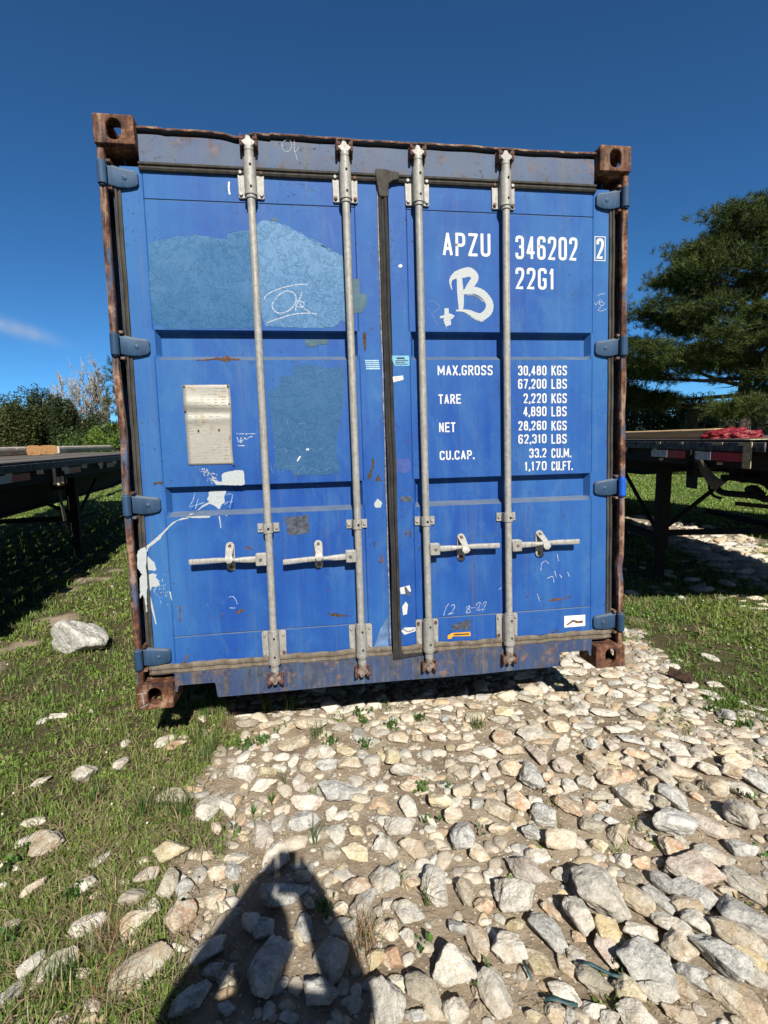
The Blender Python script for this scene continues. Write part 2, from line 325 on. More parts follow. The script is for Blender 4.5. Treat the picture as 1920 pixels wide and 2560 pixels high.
def alu():
    n = NT('scratched_aluminium_plate'); x, y, z = n.sep(); a = n.noise(1, 5, 0.7, vec=n.map((30, 30, 160)))
    c = n.ramp(a, [(0.3, (0.27, 0.26, 0.23)), (0.7, (0.35, 0.335, 0.295))])
    c = n.mix(n.ramp(n.noise(26, 4, 0.7), [(0.60, 0.0), (0.68, 0.8)]), c, (0.27, 0.19, 0.09))
    c = n.mix(n.ramp(n.noise(8, 3, 0.7, vec=n.map((1, 1, 0.5))), [(0.64, 0.0), (0.7, 0.8)]), c, (0.20, 0.115, 0.06))
    return n.fin(c, 0.55, 0.25, n.bump(a, 0.15, 0.002), 0.5)
M['alu'] = alu()
M['paper'] = flat('white_sticker_paper', (0.52, 0.52, 0.51), 0.7, 0, 0.1); M['yellow'] = flat('yellow_tape', (0.60, 0.30, 0.012), 0.6, 0, 0.06)
M['holo'] = flat('pale_blue_sticker', (0.16, 0.40, 0.55), 0.35, 0.1, 0.2, 90); M['ink'] = flat('dark_ink', (0.03, 0.03, 0.04), 0.8); M['inkb'] = flat('light_blue_ink', (0.36, 0.55, 0.68), 0.7)
M['pink'] = flat('faint_red_ink', (0.55, 0.15, 0.12), 0.8)
# ------------------------------------------------------------------ the shipping container
W_, H_, L_ = 2.438, 2.591, 6.058
root = empty('shipping_container', (0, 0, OZ), (TILT, 0, 0), label='weathered blue steel shipping container with closed rust speckled double doors and rusty corners', cat='shipping container')
def I4(loc, rz=0.0, rx=0.0): return Matrix.Translation(loc) @ Matrix.Rotation(rz, 4, 'Z') @ Matrix.Rotation(rx, 4, 'X')
def casting(ix, iz, yy, back):
    m = MB(); w, h, d = 0.162, 0.118, 0.178; x0 = 0 if ix == 0 else W_ - w; z0 = 0 if iz == 0 else H_ - h; cx, cz = x0 + w / 2, z0 + h / 2
    off = 0.016 * (1 if ix == 0 else -1)
    yf = yy if not back else yy - d
    t = 0.026
    # front face, hole slightly outboard as on the real casting
    m.plate(w, h, 0.060, 0.083, t, I4((cx, yf if not back else yf + d - t, cz)), 32)
    # outer side with its slot, inner side solid
    sx = x0 if ix == 0 else x0 + w
    m.plate(d - t, h, 0.050, 0.078, 0.018, I4((sx, yf + (t if not back else 0) + (d - t) / 2, cz), R(-90) if ix == 0 else R(90)), 32)
    ox = x0 + w - 0.014 if ix == 0 else x0
    ya, yb = (yf + t, yf + d) if not back else (yf, yf + d - t)
    m.box(ox, ox + 0.014, ya, yb, z0, z0 + h)
    xa, xb = (x0 + 0.018, x0 + w - 0.014) if ix == 0 else (x0 + 0.014, x0 + w - 0.018)
    # top or bottom opening
    q = MB()
    zf = z0 + h if iz else z0
    m.plate(xb - xa, yb - ya, 0.055, 0.10, 0.026, Matrix.Translation(((xa + xb) / 2, (ya + yb) / 2, zf)) @ Matrix.Rotation(R(-90) if iz else R(90), 4, 'X'), 32)
    zi = z0 if iz else z0 + h - 0.014
    m.box(xa, xb, ya, yb, zi, zi + 0.014)
    m.box(xa, xb, (yb - 0.014) if not back else ya, yb if not back else ya + 0.014, (z0 + 0.014) if iz else z0 + 0.026, z0 + h - (0.026 if iz else 0.014))
    return m.build('corner_casting', M['rust'], root, bevel=0.010, seg=3, fix=True)
for ix in (0, 1):
    for iz in (0, 1):
        casting(ix, iz, 0.0, False); casting(ix, iz, L_, True)
# front corner posts: outer rusted flange, recess, inner web; the flange is dented here and there
for ix in (0, 1):
    m = MB(); zs = np.linspace(0.118, H_ - 0.118, 90); s = 1 if ix == 0 else -1; xo = 0.0 if ix == 0 else W_
    def dent(z):
        d = 0.0012 * math.sin(z * 3.1 + ix) + 0.0006 * math.sin(z * 11 + 2 * ix)
        for zc, a, wd in ((1.33, .006, .08), (0.52, .009, .045)) if ix else ((1.25, .007, .16),): d += a * math.exp(-((z - zc) / wd) ** 2)
        return d
    vs, fs = [], []
    prof = [(0.001, 0.16), (0.001, 0.021), (0.0025, 0.017), (0.006, 0.0155), (0.025, 0.0155), (0.0285, 0.017), (0.030, 0.021), (0.030, 0.040), (0.026, 0.043), (0.012, 0.043), (0.012, 0.16)]
    for z in zs:
        d = dent(z)
        for (a, b) in prof: vs.append((xo + s * (a + (d if b < 0.1 else 0) * 1.0), b, z))
    n = len(prof)
    for i in range(len(zs) - 1):
        for k in range(n - 1): fs.append((i * n + k, i * n + k + 1, (i + 1) * n + k + 1, (i + 1) * n + k))
    m.add(vs, fs)
    po = m.build('corner_post', M['rustblue'], root, smooth=50)
    m = MB(); m.box(*(sorted((xo + s * 0.013, xo + s * 0.09))), 0.16, 0.17, 0.118, H_ - 0.118); m.box(*(sorted((xo + s * 0.084, xo + s * 0.09))), 0.108, 0.159, 0.118, H_ - 0.118)
    m.build('post_web', M['side'], po)
    # hinge lugs welded to the post
    m = MB()
    for z in (2.362, 1.652, 0.947, 0.235):
        for dz in (-0.062, 0.050): m.box(*(sorted((xo + s * 0.034, xo + s * 0.052))), 0.022, 0.10, z + dz, z + dz + 0.012)
    m.each('hinge_lug', M['rustblue'], po, bevel=0.002)
# header with its bent lip
m = MB(); n = 240; xs = np.linspace(0.1625, W_ - 0.1625, n); vs, fs = [], []
def lipz(x):
    z = 2.5675 - 0.016 * math.exp(-((x - 0.585) / 0.045) ** 2) + 0.004 * math.exp(-((x - 0.66) / 0.05) ** 2) - 0.003 * math.exp(-((x - 0.28) / 0.02) ** 2)
    z += 0.0016 * math.sin(x * 9) + 0.0012 * math.sin(x * 31 + 1) + (0.004 if 0.722 < x < 0.8 else 0) * (1 - (x - 0.722) / 0.078 if x > 0.722 else 0)
    return z + (0.003 if x > 0.722 else 0)
for x in xs:
    z = lipz(x); b = 0.0025 * math.sin(x * 5)
    for (y, zz) in ((0.052, 2.434), (0.050 + b * 0.3, 2.46), (0.050 + b, 2.51), (0.050, z - 0.024), (0.052, z - 0.025), (0.092, z - 0.025), (0.092, z - 0.006), (0.036, z - 0.005), (0.034, z - 0.001), (0.037, z + 0.002), (0.17, z + 0.012)): vs.append((x, y, zz))
k = 11
for i in range(n - 1):
    for j in range(k - 1): fs.append((i * k + j, (i + 1) * k + j, (i + 1) * k + j + 1, i * k + j + 1))
m.add(vs, fs); hd = m.build('header_beam', M['header'], root, smooth=40)
m = MB(); m.prism([(x, lipz(x) - 0.0065 - (0.003 * abs(math.sin(x * 47)))) for x in xs] + [(x, lipz(x) - 0.0015) for x in xs[::-1]], 0.0325, 0.0335); m.build('header_lip_edge', M['rust'], hd, smooth=0)
# door sill with the two recesses next to the castings
b0, b1 = 0.012, 0.086
def rc(x, z, r, a0, a1, nn=5): return [(x + r * math.cos(R(a0 + (a1 - a0) * i / nn)), z + r * math.sin(R(a0 + (a1 - a0) * i / nn))) for i in range(nn + 1)]
poly = [(0.1625, 0.150), (0.1625, b1 - 0.03)] + [(0.172, b1 - 0.03), (0.176, b1 - 0.006), (0.184, b1)] + rc(0.335, b1 - 0.012, 0.012, 90, 0) + [(0.352, b0 + 0.006), (0.358, b0)]
poly += [(0.6, b0 - 0.001), (0.95, b0 + 0.002), (1.3, b0), (1.65, b0 - 0.003), (1.9, b0 + 0.001)]
poly += [(2.084, b0), (2.090, b0 + 0.006)] + rc(2.107, b1 - 0.012, 0.012, 180, 90) + [(2.252, b1), (2.262, b1 - 0.03), (W_ - 0.1625, b1 - 0.03), (W_ - 0.1625, 0.150)]
m = MB(); m.prism(poly, 0.046, 0.052); sill = m.build('door_sill', M['sill'], root, smooth=30)
m = MB()
for pts in (poly[1:len(poly) - 1],):
    for a, b in zip(pts, pts[1:]):
        m.add([(a[0], 0.0445, a[1]), (b[0], 0.0445, b[1]), (b[0], 0.16, b[1]), (a[0], 0.16, a[1])], [(0, 1, 2, 3)])
m.build('sill_edge', M['sill'], sill, smooth=0)
m = MB(); m.box(0.163, W_ - 0.163, 0.053, 0.16, 0.150, 0.158); m.build('sill_top', M['sill'], sill)
# ------------------------------------------------------------------ doors
def door(xa, xb, ga, gb):
    'pressed steel leaf: xa..xb leaf, ga..gb pressed panel between the frame members'
    Z0, Z1 = 0.185, 2.416
    zb = [Z0]
    bands = [(1.595, 1.728), (0.884, 1.023)]
    zl = set([Z0, Z1, 0.313, 0.3165, 0.320, 2.281, 2.2845, 2.288])
    for a, b in bands: zl |= set([a, a + 0.022, b - 0.008, b - 0.003, b - 0.0012, b])
    zl |= set(np.round(np.arange(Z0, Z1, 0.06), 4).tolist())
    xl = set([xa, xb, ga - 0.003, ga, ga + 0.003, gb - 0.003, gb, gb + 0.003])
    for q in (0.006, 0.010, 0.024): xl |= {round(ga + q, 4), round(gb - q, 4)}
    xl |= set(np.round(np.arange(xa, xb, 0.06), 4).tolist())
    xl = sorted(q for q in xl if xa <= q <= xb); zl = sorted(q for q in zl if Z0 <= q <= Z1)
    def prune(L, keep):
        o = [L[0]]
        for q in L[1:]:
            if q - o[-1] > 0.0010: o.append(q)
        return o
    xl, zl = prune(xl, 0), prune(zl, 0)
    def depth(x, z):
        y = 0.060
        if ga <= x <= gb:
            for a, b in bands:
                if a < z < b:
                    dz = min(1.0, (z - a) / 0.022); top = 0.0 if z >= b - 0.0001 else (0.12 if z > b - 0.0015 else 0.45 if z > b - 0.004 else 1.0)
                    dx = min(1.0, max(0.0, (x - ga - 0.0059) / 0.018), max(0.0, (gb - 0.0059 - x) / 0.018))
                    y += 0.038 * min(dz, top, dx)
                    return y
            if abs(z - 0.3165) < 0.0012 or abs(z - 2.2845) < 0.0012: y += 0.004
        if abs(x - ga) < 0.0012 or abs(x - gb) < 0.0012: y += 0.004
        return y
    vs = [(x, depth(x, z), z) for z in zl for x in xl]; n = len(xl)
    fs = [(j * n + i, j * n + i + 1, (j + 1) * n + i + 1, (j + 1) * n + i) for j in range(len(zl) - 1) for i in range(n - 1)]
    m = MB(); m.add(vs, fs)
    m.box(xa, xa + 0.004, 0.062, 0.105, Z0, Z1); m.box(xb - 0.004, xb, 0.062, 0.105, Z0, Z1); m.box(xa + 0.005, xb - 0.005, 0.104, 0.108, Z0, Z1)
    m.box(xa + .005, xb - .005, 0.062, 0.103, Z1 - .004, Z1 - .001); m.box(xa + .005, xb - .005, 0.062, 0.103, Z0 + .001, Z0 + .004)
    return m.build('door', M['paint'], root, smooth=22, fix=False)
dl = door(0.076, 1.204, 0.168, 1.091); dr = door(1.250, 2.360, 1.334, 2.275)
# rubber door gaskets
def ribbed(path, prof, name, mat, par):
    'profile (across, y) swept along a straight or mitred path of (x, z) with outward normal on its left'
    vs, fs = [], []; P = [Vector((a, b)) for a, b in path]; n = len(prof)
    for i, p in enumerate(P):
        t0 = (P[i] - P[i - 1]).normalized() if i else (P[1] - P[0]).normalized(); t1 = (P[i + 1] - P[i]).normalized() if i < len(P) - 1 else t0
        n0 = Vector((-t0.y, t0.x)); n1 = Vector((-t1.y, t1.x)); b = (n0 + n1).normalized(); k = 1 / max(0.3, b.dot(n0))
        for a, y in prof: vs.append((p.x + b.x * a * k, y, p.y + b.y * a * k))
    for i in range(len(P) - 1):
        for j in range(n - 1): fs.append((i * n + j, i * n + j + 1, (i + 1) * n + j + 1, (i + 1) * n + j))
    m = MB(); m.add(vs, fs); return m.build(name, mat, par, smooth=40, fix=False)
rib = [(0.0, 0.060), (0.001, 0.052), (0.010, 0.050), (0.014, 0.055), (0.019, 0.055), (0.024, 0.047), (0.032, 0.046), (0.037, 0.054), (0.043, 0.055), (0.047, 0.066)]
def seg(a, b, k=14):
    'split a straight run and let the rubber wander a little'
    o = []
    for i in range(k + 1):
        t = i / k; w = 0.0012 * math.sin(i * 1.7 + a[0] * 9); x, z = a[0] + (b[0] - a[0]) * t, a[1] + (b[1] - a[1]) * t
        o.append((x + (w if abs(a[0] - b[0]) < 0.01 and 0 < i < k else 0), z + (w if abs(a[1] - b[1]) < 0.01 and 0 < i < k else 0)))
    return o
rib2 = [(a * .70, b) for a, b in rib]
ribbed(seg((0.076, 0.150), (0.076, 2.40), 24), rib2, 'side_gasket', M['rub'], dl)
ribbed(seg((2.360, 2.40), (2.360, 0.150), 24), rib2, 'side_gasket', M['rub'], dr)
def hor(x0, x1, z0, z1, ny, name, mat, par, wav=0.0015, sl=0.0):
    xs_ = np.linspace(x0, x1, 70); vs, fs = [], []
    prf = [(0, 0.058), (0.04, 0.047), (0.22, 0.042), (0.30, 0.048), (0.52, 0.048), (0.60, 0.041), (0.80, 0.040), (0.88, 0.047), (1, 0.053)]
    for x in xs_:
        w = wav * (math.sin(x * 13) + math.sin(x * 37 + 1) * 0.7); w2 = wav * (math.sin(x * 17 + 2) + 0.8 * math.sin(x * 53))
        for a, y in prf: vs.append((x, y + w2 * 0.7, z0 + (z1 - z0) * a + (w * (1 - a) + w2 * a) + sl * (x - x0)))
    k = len(prf)
    for i in range(69):
        for j in range(k - 1): fs.append((i * k + j, (i + 1) * k + j, (i + 1) * k + j + 1, i * k + j + 1))
    m = MB(); m.add(vs, fs); return m.build(name, mat, par, smooth=40, fix=False)
hor(0.158, 1.195, 2.397, 2.436, 0, 'top_gasket', M['rub'], dl, 0.0004); hor(1.262, 2.283, 2.397, 2.436, 0, 'top_gasket', M['rub'], dr, 0.0004)
hor(0.052, 1.203, 0.142, 0.192, 0, 'bottom_gasket', M['rubb'], dl, 0.0018); hor(1.252, 2.385, 0.142, 0.190, 0, 'bottom_gasket', M['rubb'], dr, 0.0022)
# the overlapping centre seal, wide at its folded top corner
m = MB(); zs = np.linspace(0.128, 2.33, 60); vs, fs = [], []
prf = [(-0.021, 0.056), (-0.020, 0.041), (-0.010, 0.038), (-0.005, 0.044), (0.003, 0.044), (0.008, 0.037), (0.020, 0.038), (0.022, 0.056)]
def cxs(z): return 1.2265 + 0.004 * math.sin(z * 2.0 + 0.6) + 0.0012 * math.sin(z * 13)
for z in zs:
    for a, y in prf: vs.append((cxs(z) + a * (1 + 0.06 * math.sin(z * 7)), y, z))
for i in range(59):
    for j in range(7): fs.append((i * 8 + j, i * 8 + j + 1, (i + 1) * 8 + j + 1, (i + 1) * 8 + j))
m.add(vs, fs); cs = m.build('centre_gasket', M['rubc'], dr, smooth=40, fix=False)
m = MB(); m.prism([(1.206, 2.325), (1.249, 2.325), (1.251, 2.385), (1.270, 2.398), (1.300, 2.404), (1.300, 2.438), (1.262, 2.442), (1.245, 2.447), (1.192, 2.449), (1.190, 2.425), (1.194, 2.40), (1.200, 2.36)], 0.034, 0.057)
m.build('gasket_corner', M['rub'], dr, bevel=0.005)
m = MB(); m.prism([(1.207, 0.122), (1.44, 0.142), (1.44, 0.150), (1.262, 0.152), (1.249, 0.165), (1.207, 0.165)], 0.040, 0.055); m.build('gasket_foot', M['rubc'], dr, bevel=0.003)
# pale metal strip that holds the rubber along the left leaf
m = MB(); zz = np.linspace(0.2, 2.38, 40)
m.prism([(1.1965 + 0.0012 * math.sin(z * 17), z) for z in zz] + [(1.2015, z) for z in zz[::-1]], 0.054, 0.0575); m.build('seal_strip', flat('chipped_pale_strip', (0.20, 0.19, 0.18), 0.6, 0, 0.4, 50), dl, smooth=0)
# hinges
def hinge(par, s, xo, z):
    m = MB(); t = []
    L = 0.128
    outl = [(0.030, -0.036), (0.050, -0.040), (0.075, -0.046), (0.115, -0.047), (0.145, -0.040), (0.153, -0.026), (0.152, 0.022), (0.145, 0.036), (0.10, 0.040), (0.07, 0.044), (0.048, 0.047), (0.030, 0.050)]
    inn = [(0.034, -0.028), (0.052, -0.030), (0.078, -0.036), (0.112, -0.037), (0.138, -0.031), (0.143, -0.022), (0.142, 0.016), (0.136, 0.026), (0.10, 0.030), (0.07, 0.033), (0.050, 0.035), (0.034, 0.036)]
    n = len(outl); outl = [(a, b * (.98 - 1.5 * max(0, a - .05))) for a, b in outl]; inn = [(a, b * (.98 - 1.5 * max(0, a - .05))) for a, b in inn]; vs = [(xo + s * a, 0.059, z + b) for a, b in outl]
    def yy(a, o): return (0.034 if a < 0.06 else 0.037 if a < 0.1 else 0.042) + (0.004 if o else 0.0)
    vs += [(xo + s * a, yy(a, 1), z + b) for a, b in outl]; vs += [(xo + s * a, yy(a, 0), z + b) for a, b in inn]
    fs = []
    for i in range(n):
        j = (i + 1) % n; fs += [(i, j, n + j, n + i), (n + i, n + j, 2 * n + j, 2 * n + i)]
    for i in range(n // 2 - 1): fs.append((2 * n + i, 2 * n + i + 1, 3 * n - 2 - i, 3 * n - 1 - i))
    m.add(vs, fs); m.add([(xo + s * 0.0995, 0.038 - 0.0035, z - 0.003)] + [(xo + s * (0.0995 + 0.010 * math.cos(q)), 0.0385, z - 0.003 + 0.010 * math.sin(q)) for q in np.linspace(0, 6.283, 13)[:-1]], [(0, i, i % 12 + 1) for i in range(1, 13)])
    h = m.build('hinge', M['hinge'], par, bevel=0.0012, seg=1, smooth=28)
    m = MB(); m.tube([(xo + s * 0.018, 0.016, z - 0.045), (xo + s * 0.018, 0.016, z + 0.045)], 0.0185, 16); m.tube([(xo + s * 0.018, 0.016, z - 0.052), (xo + s * 0.018, 0.016, z + 0.052)], 0.012, 12)
    kn = m.build('hinge_pin', M['hinge'] if not (s < 0 and abs(z - 0.947) < .01) else flat('fresh_blue_wrap', (0.01, 0.09, 0.45), 0.4, 0, 0.1), h, bevel=0.0015)
    if s < 0 and abs(z - 0.947) < .01: kn['label'] = 'bright blue wrapped hinge pin'
for z in (2.362, 1.652, 0.947, 0.235): hinge(dl, 1, 0.0, z); hinge(dr, -1, W_, z)
# ------------------------------------------------------------------ locking gear
def disc(m, x, y, z, r, t=0.004, n=14): m.tube([(x, y, z), (x, y - t, z)], r, n)
HND = {0: (-1, 1396, (637, 473), 575), 1: (-1, 1390, (862, 707), 797), 2: (1, 1372, (1079, 1248), 1156), 3: (1, 1363, (1281, 1446), 1353)}
M['camb'] = flat('rusty_chalked_cam', (.20, .15, .125), .85, 0, .4, 45, .4)
RX = [0.630, 1.050, 1.387, 1.808]
for i, x in enumerate(RX):
    par = root; yr = 0.020; r0 = 0.0172
    m = MB(); zs = np.linspace(0.115, 2.49, 40)
    m.tube([(x + 0.0016 * math.sin(z * 1.4 + i), yr + 0.0008 * math.sin(z * 2), z) for z in zs], [r0 * (1 + 0.012 * math.sin(z * 9 + i)) for z in zs], 20)
    m.tube([(x, yr, 2.455), (x, yr, 2.478)], 0.0205, 18); m.tube([(x, yr, 0.150), (x, yr, 0.128)], 0.0205, 18)
    rod = m.build('lock_rod', M['galv'], par, smooth=60)
    for top in (1, 0):
        z = 2.362 if top else 0.252; q = 1 if top else -1; hh = 0.068
        # bracket plates with rounded ends left and right of the sleeve
        m = MB()
        for s in (-1, 1):
            def P(a, b): return (x + s * a, z + b)
            pts = [P(0.016, -hh + .006), P(0.048, -hh + .004)] + [P(0.048 + 0.009 * math.sin(t), -hh + .013 - 0.009 * math.cos(t)) for t in (0.4, 0.8, 1.2)] + [P(0.058, hh - 0.018)] + [P(0.047 + 0.011 * math.cos(t), hh - 0.016 + 0.011 * math.sin(t)) for t in (0.4, 0.8, 1.2)] + [P(0.040, hh - .004), P(0.016, hh - .01)]
            m.prism(pts, 0.050, 0.0585)
        g = m.each('rod_bracket', M['galv'], rod, bevel=0.002)
        m = MB(); za, zb = (z - 0.066, z + 0.088) if top else (z - 0.085, z + 0.066)
        m.tube([(x, yr + 0.002, za), (x, yr + 0.002, zb)], 0.0265, 24); m.box(x - 0.0255, x + 0.0255, yr + 0.004, 0.0515, za + .002, zb - .002)
        m.tube([(x, yr + 0.002, za - 0.006 if not top else za), (x, yr + 0.002, za + 0.012)], 0.0282, 24)
        m.tube([(x, yr, zb), (x, yr, zb + 0.010)], 0.0222, 20); m.tube([(x, yr, za - 0.014), (x, yr, za)], 0.0225, 20)
        m.build('rod_sleeve', M['galv'], rod, bevel=0.0015, smooth=50)
        m = MB(); rb = MB()
        for s in (-1, 1):
            for dz in (-0.047, 0.045):
                (rb if rnd.random() < (0.35 if i > 1 else 0.12) else m).tube([(x + s * 0.045, 0.051, z + dz), (x + s * 0.045, 0.041, z + dz)], [0.0092, 0.0068], 12)
        m.each('bolt', M['cast'], rod, smooth=50)
        if rb.v: rb.each('bolt', M['boltr'], rod, smooth=50, label='rust brown bolt')
        m = MB()
        for dz in ((0.055, -0.036) if top else (0.040, -0.050)): disc(m, x + 0.004, yr - 0.0235, z + dz, 0.0048)
        m.each('grease_hole', M['hole'], rod)
        # cam with its two claws, and the keeper it locks in
        zc = 2.492 if top else 0.112
        m = MB(); m.tube([(x, yr, zc - q * 0.012), (x, yr, zc + q * 0.010)], 0.0195, 16)
        m.prism([(x - 0.030, zc + q * 0.020), (x - 0.012, zc + q * 0.004), (x + 0.013, zc + q * 0.004), (x + 0.028, zc + q * 0.018), (x + 0.033, zc + q * 0.044), (x + 0.022, zc + q * 0.050), (x + 0.014, zc + q * 0.032), (x + 0.006, zc + q * 0.050), (x - 0.010, zc + q * 0.052), (x - 0.016, zc + q * 0.034), (x - 0.026, zc + q * 0.042), (x - 0.036, zc + q * 0.036)][::q], 0.006, 0.046)
        m.build('lock_cam', M['galvp'] if top else M['camb'], rod, bevel=0.004, seg=2, smooth=45)
        m = MB()
        for s in (-1, 1):
            a, b = x + s * 0.027, x + s * 0.038
            m.box(min(a, b), max(a, b), 0.004, 0.050, zc + (q * 0.006 if q > 0 else -0.052), zc + (0.055 if q > 0 else -0.006))
            m.box(min(x + s * .018, b), max(x + s * .018, b), 0.002, 0.015, zc + (0.030 if q > 0 else -0.044), zc + (0.046 if q > 0 else -0.026))
        m.box(x - 0.040, x + 0.040, 0.044, 0.0505, zc + (-0.004 if q > 0 else -0.056), zc + (0.060 if q > 0 else -0.002))
        m.build('cam_keeper', M['redrag'], rod, bevel=0.004)
    # middle saddle
    um = {0: 577 + 83, 1: 889, 2: 1064, 3: 1267}[i]; zm = D(x and um, {0: 1320, 1: 1310, 2: 1302, 3: 1292}[i], 0.04)[1]
    m = MB(); m.box(x - 0.050, x - 0.020, 0.051, 0.0585, zm - 0.021, zm + 0.021); m.box(x + 0.020, x + 0.050, 0.051, 0.0585, zm - 0.021, zm + 0.021)
    arc = [(x + 0.0235 * math.cos(t) , yr + 0.003 - 0.0235 * math.sin(t)) for t in np.linspace(0, math.pi, 14)]; arc = [(arc[0][0], 0.056)] + arc + [(arc[-1][0], 0.056)]
    ina = [(x + (a - x) * 0.84, b + 0.003) for a, b in arc]; vs = [(a, b, zm - 0.023) for a, b in arc + ina] + [(a, b, zm + 0.023) for a, b in arc + ina]; k = len(arc)
    fs = []
    for j in range(k - 1): fs += [(j, j + 1, 2 * k + j + 1, 2 * k + j), (k + j, 3 * k + j, 3 * k + j + 1, k + j + 1), (j, k + j, k + j + 1, j + 1), (2 * k + j, 2 * k + j + 1, 3 * k + j + 1, 3 * k + j)]
    m.add(vs, fs); m.build('rod_saddle', M['galv'], rod, bevel=0.001, smooth=50)
    m = MB()
    for s in (-1, 1): m.tube([(x + s * 0.038, 0.051, zm), (x + s * 0.038, 0.043, zm)], [0.0085, 0.007], 12)
    m.each('bolt', M['cast'], rod, smooth=50)
    m = MB(); disc(m, x + 0.003, yr - 0.0195, zm - 0.001, 0.0055); m.each('grease_hole', M['hole'], rod)
    # swing handle
    s, vh, (ua, ub), uc = HND[i]; xa, zh = D(ua, vh + (0 if i else 2), 0.02); xb, _ = D(ub, vh, 0.02); xc, zc = D(uc, vh, 0.03); zh2 = zh
    m = MB(); x0 = x + s * 0.012; x1 = x + s * 0.062
    m.box(min(x0, x1), max(x0, x1), -0.004, 0.005, zh - 0.030, zh + 0.028); m.box(min(x0, x1), max(x0, x1), 0.023, 0.032, zh - 0.030, zh + 0.028)
    hub = m.build('handle_hub', M['galv'], rod, bevel=0.005, seg=3)
    m = MB(); disc(m, x + s * 0.040, -0.003, zh, 0.008, 0.005); m.build('hub_rivet', M['bolt'], rod, bevel=0.001)
    # bar: flat at the hub, pinched to a rib in the middle, flat grip beyond, a slight droop
    st = [(0.035, 0.0145, 0.007, 0.000), (0.08, 0.015, 0.007, 0.000), (0.115, 0.014, 0.009, 0.000), (0.15, 0.0085, 0.015, 0.002), (0.185, 0.010, 0.016, 0.003), (0.215, 0.0125, 0.012, 0.003), (0.245, 0.0125, 0.007, 0.003), (0.300, 0.0125, 0.006, 0.001), (0.346, 0.0135, 0.006, 0.000), (0.352, 0.011, 0.004, 0.000)]
    k0 = abs(xb - x) / 0.352; vs, fs = [], []; ns = 12; tilt = {0: 0.004, 1: -0.012, 2: 0.0, 3: 0.002}[i]
    for a, hz_, hy, dz in st:
        for t in range(ns):
            c = 2 * math.pi * t / ns; pw = 0.55; cx_, sz_ = math.cos(c), math.sin(c)
            rib_ = 1.0
            vs.append((x + s * a * k0, 0.011 - hy * math.copysign(abs(cx_) ** pw, cx_), zh + dz + tilt * (a / 0.35) + hz_ * math.copysign(abs(sz_) ** pw, sz_)))
    for j in range(len(st) - 1):
        for t in range(ns): fs.append((j * ns + t, j * ns + (t + 1) % ns, (j + 1) * ns + (t + 1) % ns, (j + 1) * ns + t))
    fs += [tuple(range(ns)), tuple(range((len(st) - 1) * ns, len(st) * ns))]
    m.add(vs, fs) if False else None
    m = MB(); m.add(vs, fs); hb = m.build('handle', M['galvp'] if i == 1 else M['cast'], rod, smooth=55, label='white painted handle bar' if i == 1 else None)
    # catch plate on the door with its flap
    m = MB(); hw, hh = 0.0205, 0.069
    pl = [(xc + hw * math.cos(t), zc + 0.005 + hh - hw + hw * math.sin(t)) for t in np.linspace(0, math.pi, 9)] + [(xc + hw * math.cos(t), zc + 0.005 - hh + hw + hw * math.sin(t)) for t in np.linspace(math.pi, 2 * math.pi, 9)]
    m.prism(pl, 0.050, 0.0585); m.build('handle_catch', M['galvp'], rod, bevel=0.002)
    m = MB(); tw = {0: 0.0, 1: 0.0, 2: 0.006 * 1, 3: 0.012}[i]
    m.add([(xc - .019, .046, zc + .058), (xc + .019, .046, zc + .058), (xc + .015 + tw, -.006, zc + .018), (xc - .015 + tw, -.006, zc + .018), (xc + .021 + tw, -.014, zc - .002), (xc - .019 + tw, -.014, zc - .002), (xc + 0.008 + tw, -.012, zc - .016), (xc - .008 + tw, -.012, zc - .016),
           (xc - .019, .051, zc + .062), (xc + .019, .051, zc + .062), (xc + .015 + tw, .0, zc + .022), (xc - .015 + tw, .0, zc + .022), (xc + .021 + tw, -.008, zc - .001), (xc - .019 + tw, -.008, zc - .001), (xc + 0.008 + tw, -.006, zc - .013), (xc - .008 + tw, -.006, zc - .013)],
          [(0, 1, 2, 3), (3, 2, 4, 5), (5, 4, 6, 7), (8, 11, 10, 9), (11, 13, 12, 10), (13, 15, 14, 12), (0, 8, 9, 1), (1, 9, 10, 2), (2, 10, 12, 4), (4, 12, 14, 6), (6, 14, 15, 7), (7, 15, 13, 5), (5, 13, 11, 3), (3, 11, 8, 0)])
    m.build('catch_flap', M['galvp'], rod, bevel=0.002)
    m = MB()
    for dz in (0.052, -0.046): m.tube([(xc, 0.051, zc + 0.003 + dz), (xc, 0.036 if dz > 0 else 0.044, zc + 0.003 + dz)], [0.0085, 0.0075], 10)
    m.each('bolt', M['boltr'] if i in (2, 0) else M['bolt'], rod, smooth=50)
